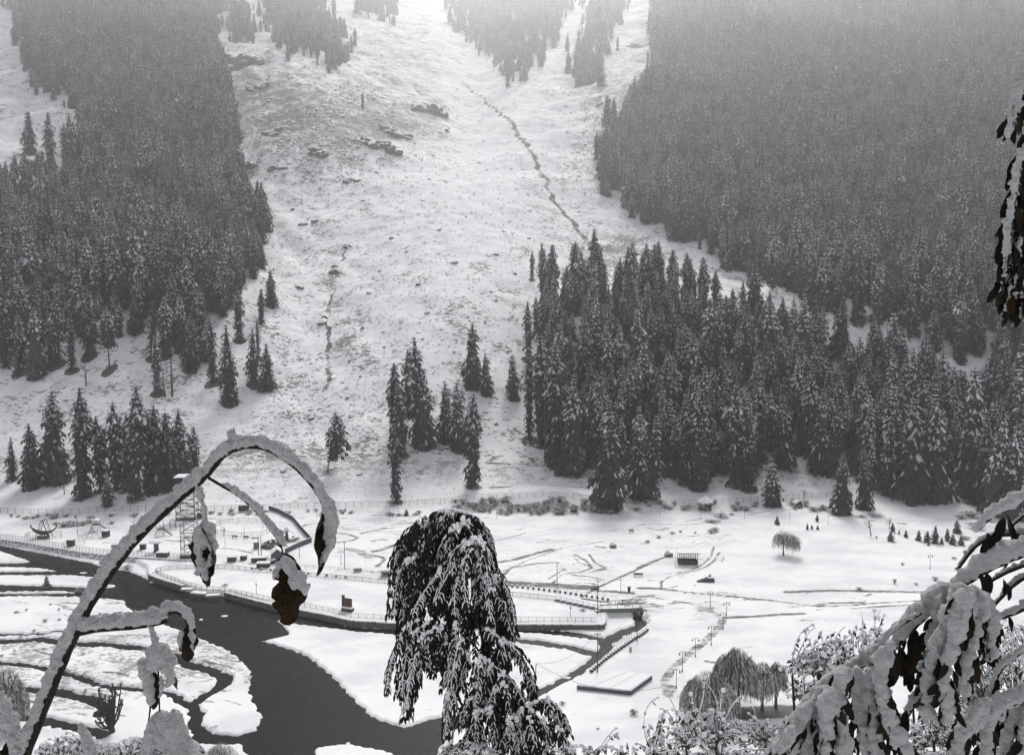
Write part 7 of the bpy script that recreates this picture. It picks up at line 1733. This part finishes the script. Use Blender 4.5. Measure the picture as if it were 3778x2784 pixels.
# ---------------------------------------------------------------- weeping tree below the viewpoint
def weeping_tree():
    r = random.Random(77); D0 = 21.0; a_ = lambda *p: crop(1400, 1840, .3027, *p); b_ = lambda *p: crop(1400, 2280, .3345, *p)
    foot = far(1840, 2400, D0 + 1.3); gz = float(height(foot.x, foot.y))
    t = thing('weeping_broadleaf_tree', 'weeping tree with snow-striped hanging foliage below the viewpoint', 'tree', (foot.x, foot.y, gz)); inv = Matrix.Translation(-t.location)
    def adopt(o): o.matrix_parent_inverse = inv; return o
    SP = [(a_((620, 280), (480, 300), (330, 430), (230, 700), (190, 1000)), 1.0), (a_((600, 300), (450, 420), (330, 600), (270, 900), (230, 1250)), .8), (a_((560, 330), (400, 380), (260, 520), (200, 760)), 1.1), (a_((640, 480), (520, 600), (400, 680), (270, 760), (220, 1000), (190, 1300)), .3), (a_((600, 560), (480, 640), (400, 760), (340, 1000), (300, 1300), (300, 1560)), .5), (a_((560, 600), (450, 720), (380, 900), (330, 1200), (280, 1500)), .2), (a_((430, 740), (330, 740), (250, 860), (200, 1100), (180, 1400)), 0), (a_((620, 640), (560, 800), (500, 1000), (450, 1250)), .3), (a_((640, 620), (600, 800), (560, 1000), (520, 1150)), .6), (a_((640, 340), (620, 500), (590, 700), (560, 900)), .8), (a_((560, 420), (500, 600), (440, 900), (400, 1300)), .9),
        (a_((830, 140), (720, 160), (660, 260), (640, 420), (620, 560)), .3), (a_((830, 140), (760, 260), (700, 420), (660, 600)), .1), (a_((830, 140), (960, 170), (1080, 200), (1220, 260), (1320, 400), (1360, 580), (1370, 720)), .6), (a_((900, 150), (1050, 160), (1180, 230), (1270, 330), (1320, 480), (1340, 600)), .4), (a_((1020, 250), (1120, 320), (1220, 420), (1290, 560), (1330, 700)), .1), (a_((950, 330), (860, 390), (800, 480), (740, 620), (690, 830)), -.1), (a_((940, 340), (880, 460), (830, 600), (770, 760)), -.2), (a_((1000, 250), (1060, 330), (1130, 430), (1180, 560)), -.2), (a_((760, 160), (700, 330), (670, 520), (650, 700)), .5), (a_((860, 150), (900, 300), (920, 450), (900, 600)), .2),
        (a_((1150, 490), (1000, 560), (880, 640), (810, 760), (700, 920), (580, 1080), (480, 1240), (400, 1420)), -.4), (a_((1150, 490), (1040, 620), (960, 760), (860, 900), (760, 1050), (680, 1250)), -.6), (a_((1160, 490), (1100, 600), (1060, 760), (1030, 950), (1040, 1150), (1080, 1290)), -.8), (a_((1170, 490), (1250, 600), (1300, 760), (1320, 950), (1330, 1150), (1340, 1350), (1360, 1500)), -.7), (a_((1190, 500), (1290, 620), (1350, 780), (1400, 900), (1480, 980), (1560, 1120), (1620, 1300), (1640, 1500)), -.2), (a_((1200, 480), (1300, 600), (1370, 800), (1500, 930)), 0), (a_((1320, 1080), (1430, 1150), (1500, 1250), (1550, 1400), (1600, 1620)), -.5), (a_((1100, 640), (1000, 800), (950, 1000), (910, 1200), (920, 1420)), -.6), (a_((1180, 600), (1180, 800), (1160, 1000), (1150, 1200)), -.3), (a_((1240, 700), (1230, 900), (1240, 1100), (1220, 1300)), -.3), (a_((900, 700), (800, 900), (740, 1100), (700, 1300)), -.2), (a_((1400, 950), (1450, 1100), (1480, 1300), (1500, 1500)), 0), (a_((1050, 560), (930, 640), (860, 800), (830, 960)), -.5), (a_((760, 860), (640, 1040), (540, 1220), (470, 1380)), -.3),
        (b_((420, 20), (300, 80), (220, 230), (150, 420), (100, 600), (90, 780)), -.3), (b_((520, 60), (400, 140), (330, 260), (290, 450), (260, 640), (250, 850)), -.5), (b_((600, 110), (500, 200), (420, 340), (370, 520), (330, 720), (310, 900), (270, 1090)), -.7), (b_((700, 90), (600, 200), (520, 330), (460, 500), (430, 700)), -.5), (b_((740, 260), (640, 340), (580, 420), (540, 560)), -.2), (b_((740, 220), (700, 320), (690, 430), (660, 530)), 0), (b_((840, 50), (830, 200), (800, 380), (770, 560), (740, 700)), -.6), (b_((900, 200), (880, 380), (820, 560), (780, 760), (850, 960)), -.7), (b_((900, 380), (830, 540), (760, 800), (740, 1000)), -.4), (b_((1000, 400), (930, 600), (890, 760)), -.2), (b_((1100, 440), (1090, 600), (1070, 800), (1060, 1000)), -.8), (b_((1110, 430), (1200, 480), (1300, 560), (1400, 620), (1500, 740), (1600, 940)), -.6), (b_((1380, 600), (1300, 700), (1250, 830), (1220, 950)), -.8), (b_((1360, 710), (1420, 850), (1450, 1000), (1470, 1120)), -.8), (b_((1350, 230), (1450, 300), (1560, 400), (1630, 540), (1700, 780)), -.3), (b_((1340, 260), (1350, 400), (1370, 480)), -.4), (b_((1480, 330), (1560, 460), (1620, 640), (1690, 880)), 0), (b_((1180, 120), (1250, 150), (1340, 230), (1420, 400)), -.5), (b_((1210, 520), (1180, 660), (1160, 800), (1150, 950)), -.5),
        (b_((1010, 880), (940, 1000), (900, 1200)), -.3), (b_((770, 820), (742, 1050), (730, 1310)), -.5), (b_((1210, 990), (1120, 1040), (1040, 1130), (960, 1260), (900, 1400), (880, 1500)), -.7), (b_((1060, 1040), (1060, 1200), (1050, 1400)), -.8), (b_((1200, 1000), (1260, 1150), (1280, 1350)), -.7), (b_((1640, 980), (1750, 900), (1850, 880), (1950, 960), (2040, 1080), (2090, 1250)), -.3), (b_((1640, 980), (1700, 1050), (1800, 1150), (1900, 1300)), -.5), (b_((1850, 890), (1900, 1000), (1980, 1150), (2000, 1300)), -.2), (b_((1440, 1100), (1440, 1250), (1430, 1450)), -.9), (b_((1480, 1100), (1580, 1200), (1600, 1400)), -.8), (b_((1650, 1100), (1690, 1280), (1720, 1450)), -.8), (b_((1400, 1240), (1340, 1360), (1270, 1420)), -.5), (b_((1560, 1000), (1520, 1200), (1540, 1500)), -.6), (b_((1800, 1100), (1850, 1300), (1830, 1500)), -.6), (b_((1960, 1200), (2050, 1330), (2150, 1500)), -.4), (b_((1100, 1100), (1150, 1300), (1120, 1520)), -.5)]
    wood = MB(); snow = MB(); fol = MB(); leaves = []
    trunk = [Vector((foot.x, foot.y, gz - .4)), far(1840, 2700, D0 + 1.3), far(1800, 2400, D0 + 1.4), far(1750, 2150, D0 + 1.2), far(1735, 1960, D0 + .6)]
    tm = MB(); tm.tube(trunk, [.30, .20, .15, .10, .05], 9); adopt(tm.build('trunk', M_BARK, t, True))
    U = Vector((0, 0, 1)); px = D0 / FP
    def add_leaf(base, d, w, L, side, sn, front):
        d = d.normalized(); s = d.cross(Vector((0, -1, .25))).normalized() * w; f = s.cross(d).normalized() * w * .55
        if f.y > 0: f = -f
        v = [base, base + d * L * .30 + s * .8 + f * -.4, base + d * L * .62 + s * .75 + f * -.3, base + d * L, base + d * L * .62 - s * .75 - f * .3, base + d * L * .30 - s * .8 - f * .4, base + d * L * .35 + f * .5, base + d * L * .7 + f * .4]
        leaves.append((front, v, sn))
    for pts, dd in SP:
        pts = smooth_line(pts); R_ = resample(pts, 5.0); n = len(R_)
        for layer in range(3):
            jx, jy, jd = (0, 0, 0) if layer == 0 else (r.uniform(-26, 26), r.uniform(-8, 26), r.uniform(.25, 1.0))
            P_ = [far(x + jx, y + jy, D0 + dd + jd + .35 * math.sin(i * .05)) for i, (x, y) in enumerate(R_)]
            if layer < 2: wood.tube(P_[::3], [.022 * (1 - .7 * i / max(1, len(P_[::3]))) for i in range(len(P_[::3]))], 4)
            if layer == 0:
                Q = [p + Vector((0, -.015, .022)) for p in P_[::2]]; snow.tube(Q, [px * 3.0 * (1.15 - .65 * i / len(Q)) * r.uniform(.6, 1.35) for i in range(len(Q))], 5)
                up_n = max(2, int(n * .22))
                for i in range(0, up_n, 2):
                    if r.random() < .9: q = P_[i] + Vector((r.uniform(-.06, .06), -.03, r.uniform(.02, .08))); snow.tube([q + Vector((0, 0, -.05)), q + Vector((0, 0, -.025)), q + Vector((0, 0, .025)), q + Vector((0, 0, .05))], [.01, .065, .055, .01], 6)
            if layer == 0:
                for i in range(2, n - 3, 3):
                    for s_ in (-1, 1):
                        if r.random() < .35: continue
                        l = px * r.uniform(16, 40); b0 = P_[i]; d1 = Vector((s_ * r.uniform(.4, .9), r.uniform(-.5, 0), -.35)); q1 = b0 + d1 * l * .5; q2 = q1 + Vector((s_ * .25, -.1, -.9)) * l * .7
                        wood.tube([b0, q1, q2], [.010, .008, .004], 4); o_ = Vector((0, -.012, .012)); snow.tube([b0 + o_, q1 + o_ * 1.3, q2 + o_ * .8], [px * r.uniform(1.3, 2.2), px * r.uniform(1.8, 2.9), px * .7], 5)
            for i in range(1, n):
                u = i / n
                tan = (P_[min(n - 1, i + 2)] - P_[max(0, i - 2)])
                if tan.length < 1e-5: continue
                tan.normalize()
                for s_ in (-1, 1):
                    if r.random() < (.30 if layer == 0 else .45): continue
                    sidev = Vector((s_ * r.uniform(.5, 1.0), r.uniform(-.7, .3), 0)); d = tan * r.uniform(.5, 1.0) + sidev * r.uniform(.25, .7) * (1.1 - .5 * u) + Vector((0, 0, -r.uniform(.7, 1.3)))
                    L = px * r.uniform(22, 38) * (1.1 - .25 * u); base = P_[i] + sidev * r.uniform(0, px * 12)
                    add_leaf(base, d, L * r.uniform(.12, .19), L, s_, layer == 0 and r.random() < .34, layer * 10 + base.y)
    FILL = [(1500, 1940), (1600, 1880), (1670, 1876), (1770, 1900), (1812, 1980), (1816, 2050), (1855, 2130), (1890, 2230), (1896, 2380), (1930, 2480), (1955, 2570), (1900, 2600), (1800, 2560), (1740, 2600), (1690, 2540), (1660, 2420), (1600, 2400), (1560, 2440), (1500, 2470), (1485, 2400), (1505, 2300), (1465, 2280), (1460, 2120), (1470, 2020)]
    FILL2 = [(1760, 2600), (1950, 2580), (2060, 2620), (2120, 2790), (1700, 2790)]; got = 0
    while got < 270:
        pl = FILL if got < 250 else FILL2; x, y = r.uniform(1450, 2130), r.uniform(1870, 2790)
        if not inside(np.array([x]), np.array([y]), pl)[0]: continue
        got += 1; dep = D0 + r.uniform(-.2, 1.3)
        for i in range(15):
            p = far(x + r.gauss(0, 5), y + i * 6.5, dep + r.gauss(0, .06))
            for s_ in (-1, 1):
                L = px * r.uniform(16, 28); add_leaf(p, Vector((s_ * r.uniform(.1, .6), r.uniform(-.5, .2), -r.uniform(.6, 1.2))), L * r.uniform(.14, .22), L, s_, r.random() < .10, 100 + p.y)
        wood.tube([far(x, y, dep), far(x, y + 95, dep)], [.012, .005], 4)
    leaves.sort(key=lambda q: q[0])
    F6 = [(0, 1, 6), (6, 1, 2, 7), (7, 2, 3), (0, 6, 5), (6, 7, 4, 5), (7, 3, 4)]
    parts = [l for l in leaves if not l[2]][:40 * 7:1][:280]; pid = set(id(l) for l in parts)
    for l in leaves:
        v = l[1]
        if id(l) in pid:
            b = v[0]; mb = MB(); mb.add([x - b for x in v], F6); adopt(obj('leaf', mb.mesh('leaf', M_DARKLEAF), None, t, loc=b))
        else: fol.add(v, F6, 0)
        if l[2]:
            o = Vector((0, -.012, .016)); k = r.uniform(.4, .8); c = v[0]
            w = [c + (x - c) * k + o for x in v]; w[6] += Vector((0, -.02, .02)); w[7] += Vector((0, -.015, .015)); snow.add(w, F6)
    adopt(wood.build('branches', M_STEM, t)); adopt(fol.build('foliage', M_DARKLEAF, t, kind='stuff')); adopt(snow.build('clinging_snow', M_SNOWNEAR2, t, True, kind='stuff'))
    print('weeping leaves', len(leaves))
M_SNOWNEAR2 = mat('snow_on_leaves', (0.72, 0.73, 0.75), .9, .1, 8.0)
weeping_tree()

# ---------------------------------------------------------------- thicket of snowy twigs at the lower right
def thicket(label, poly, n, D, seed, tips=(), rad=2.2, name='snowy_shrub'):
    r = random.Random(seed); xs = [p[0] for p in poly]; ys = [p[1] for p in poly]; cx = sum(xs) / len(xs); yb = max(ys)
    foot = far(cx, yb, D + .6); gz = float(height(foot.x, foot.y)); t = thing(name, label, 'bush', (foot.x, foot.y, gz)); inv = Matrix.Translation(-t.location)
    def adopt(o): o.matrix_parent_inverse = inv; return o
    px = D / FP; wood = MB(); snow = MB(); fol = MB(); poly_a = np.array(poly)
    hubs = []
    for k in range(9):
        x = r.uniform(min(xs) + 20, max(xs) - 20); y = r.uniform(min(ys) * .35 + yb * .65, yb + 40); d = D + r.uniform(-1, 1.2); h = far(x, y, d); hubs.append((x, y, d))
        mid = Vector((foot.x, foot.y, gz)).lerp(h, .6) + Vector((r.uniform(-.3, .3), 0, -.2)); wood.tube([Vector((foot.x + r.uniform(-.3, .3), foot.y, gz - .2)), mid, h], [.06, .04, .022], 6)
    tip_list = [(x, y, True) for x, y in tips]
    while len(tip_list) < n:
        x, y = r.uniform(min(xs), max(xs)), r.uniform(min(ys), yb)
        if inside(np.array([x]), np.array([y]), poly)[0]: tip_list.append((x, y, False))
    for x, y, long_ in tip_list:
        hx, hy, hd = min(hubs, key=lambda h: abs(h[0] - x) * 1.2 + abs(h[1] - y) + r.uniform(0, 160) + (400 if h[1] < y else 0)); d = hd + r.uniform(-.8, .8)
        l = math.hypot(x - hx, y - hy)
        if l > 190 and not long_: k = 190 / l; hx, hy = x + (hx - x) * k, y + (hy - y) * k
        bow = r.uniform(-.18, .18) * l
        P_ = []
        for i in range(8):
            u = i / 7; qx = hx + (x - hx) * u + bow * math.sin(math.pi * u); qy = hy + (y - hy) * u - abs(bow) * .5 * math.sin(math.pi * u)
            if u > .8: qy += (u - .8) * 5 * r.uniform(4, 14); qx += (u - .8) * 5 * (8 if x > hx else -8)
            P_.append(far(qx, qy, hd + (d - hd) * u))
        wood.tube(P_, [px * rad * (1.2 - .75 * i / 7) for i in range(8)], 5)
        snow.tube([p + Vector((0, -px, px * rad * 1.25)) for p in P_[1:]], [px * rad * r.uniform(.75, 1.35) * (1.1 - .4 * i / 7) for i in range(7)], 5)
        for k in range(r.randrange(3, 8)):
            u = r.uniform(.35, 1.0); i = min(6, int(u * 7)); b = P_[i].lerp(P_[i + 1], u * 7 - i); L = px * r.uniform(14, 30); w = L * r.uniform(.16, .28)
            dv = Vector((r.uniform(-.8, .8), r.uniform(-.5, .5), -r.uniform(.6, 1.2))).normalized(); s = dv.cross(Vector((0, -1, .2))).normalized() * w; f = Vector((0, -w * .5, w * .3))
            v = [b, b + dv * L * .4 + s, b + dv * L, b + dv * L * .4 - s, b + dv * L * .45 + f]
            fol.add(v, [(0, 1, 4), (1, 2, 4), (2, 3, 4), (3, 0, 4)])
            if r.random() < .8:
                o = Vector((0, -.006, .012)); kk = r.uniform(.6, 1.0); ww = [b + (q - b) * kk + o for q in v]; ww[4] += f * 1.2; snow.add(ww, [(0, 1, 4), (1, 2, 4), (2, 3, 4), (3, 0, 4)])
        if r.random() < .5:
            q = P_[-1] + Vector((0, -.01, .01)); s_ = px * r.uniform(5, 10); snow.tube([q - Vector((0, 0, s_)), q - Vector((0, 0, s_ * .4)), q + Vector((0, 0, s_ * .4)), q + Vector((0, 0, s_ * .8))], [s_ * .3, s_, s_ * .9, s_ * .2], 6)
    adopt(wood.build('stems', M_STEM, t)); adopt(fol.build('leaves', M_DARKLEAF2, t, kind='stuff')); adopt(snow.build('clinging_snow', M_SNOWNEAR2, t, True, kind='stuff'))
M_DARKLEAF2 = mat('brownish_withered_leaf', (0.05, 0.042, 0.034), .85, .4, 8.0)
thicket('snowy twiggy shrub in front of the willows at the lower right', [(2370, 2800), (2420, 2660), (2445, 2580), (2520, 2610), (2640, 2600), (2720, 2640), (2850, 2640), (2960, 2620), (3010, 2700), (2960, 2800)], 330, 17.0, 1, [(2597, 2463), (2470, 2555), (2540, 2545), (2420, 2560), (2725, 2562), (2780, 2588), (2405, 2660), (2660, 2535), (2620, 2520), (2770, 2625), (2790, 2635), (2380, 2740), (2355, 2735)])
thicket('snowy shrub with long bare shoots above the bent bough', [(2890, 2560), (2925, 2410), (2990, 2350), (3080, 2340), (3190, 2290), (3250, 2290), (3265, 2420), (3120, 2560)], 210, 16.0, 2, [(2990, 2293), (3000, 2300), (3110, 2303), (3150, 2290), (3185, 2245), (3218, 2245), (3240, 2243), (3255, 2262), (2888, 2455), (2930, 2382), (3020, 2325), (3075, 2318)])
thicket('pale tangled shrub behind the hanging snowy leaves at the right edge', [(3320, 2800), (3340, 2660), (3420, 2560), (3560, 2460), (3640, 2380), (3700, 2300), (3790, 2250), (3800, 2800)], 420, 15.0, 3, [(3700, 2280), (3740, 2260), (3640, 2330)])
thicket('tangled grey brush at the bottom edge left of the pollarded tree', [(110, 2810), (170, 2715), (260, 2690), (330, 2720), (420, 2730), (470, 2810)], 170, 128.0, 6, [], 1.5)
thicket('tangled grey brush at the bottom edge below the pollarded tree', [(400, 2810), (430, 2725), (520, 2700), (620, 2690), (700, 2720), (760, 2760), (780, 2810)], 200, 128.0, 7, [], 1.5)
thicket('small snowy shoots at the bottom edge right of the weeping tree', [(1990, 2810), (2030, 2740), (2100, 2720), (2200, 2740), (2330, 2730), (2370, 2800)], 60, 18.0, 4, [(2265, 2680), (2276, 2690), (2190, 2750), (2330, 2740)])
thicket('snowy shrub at the bottom edge left of the weeping tree', [(1600, 2810), (1640, 2740), (1720, 2720), (1850, 2760), (1900, 2810)], 70, 20.0, 5, [(1660, 2725)])
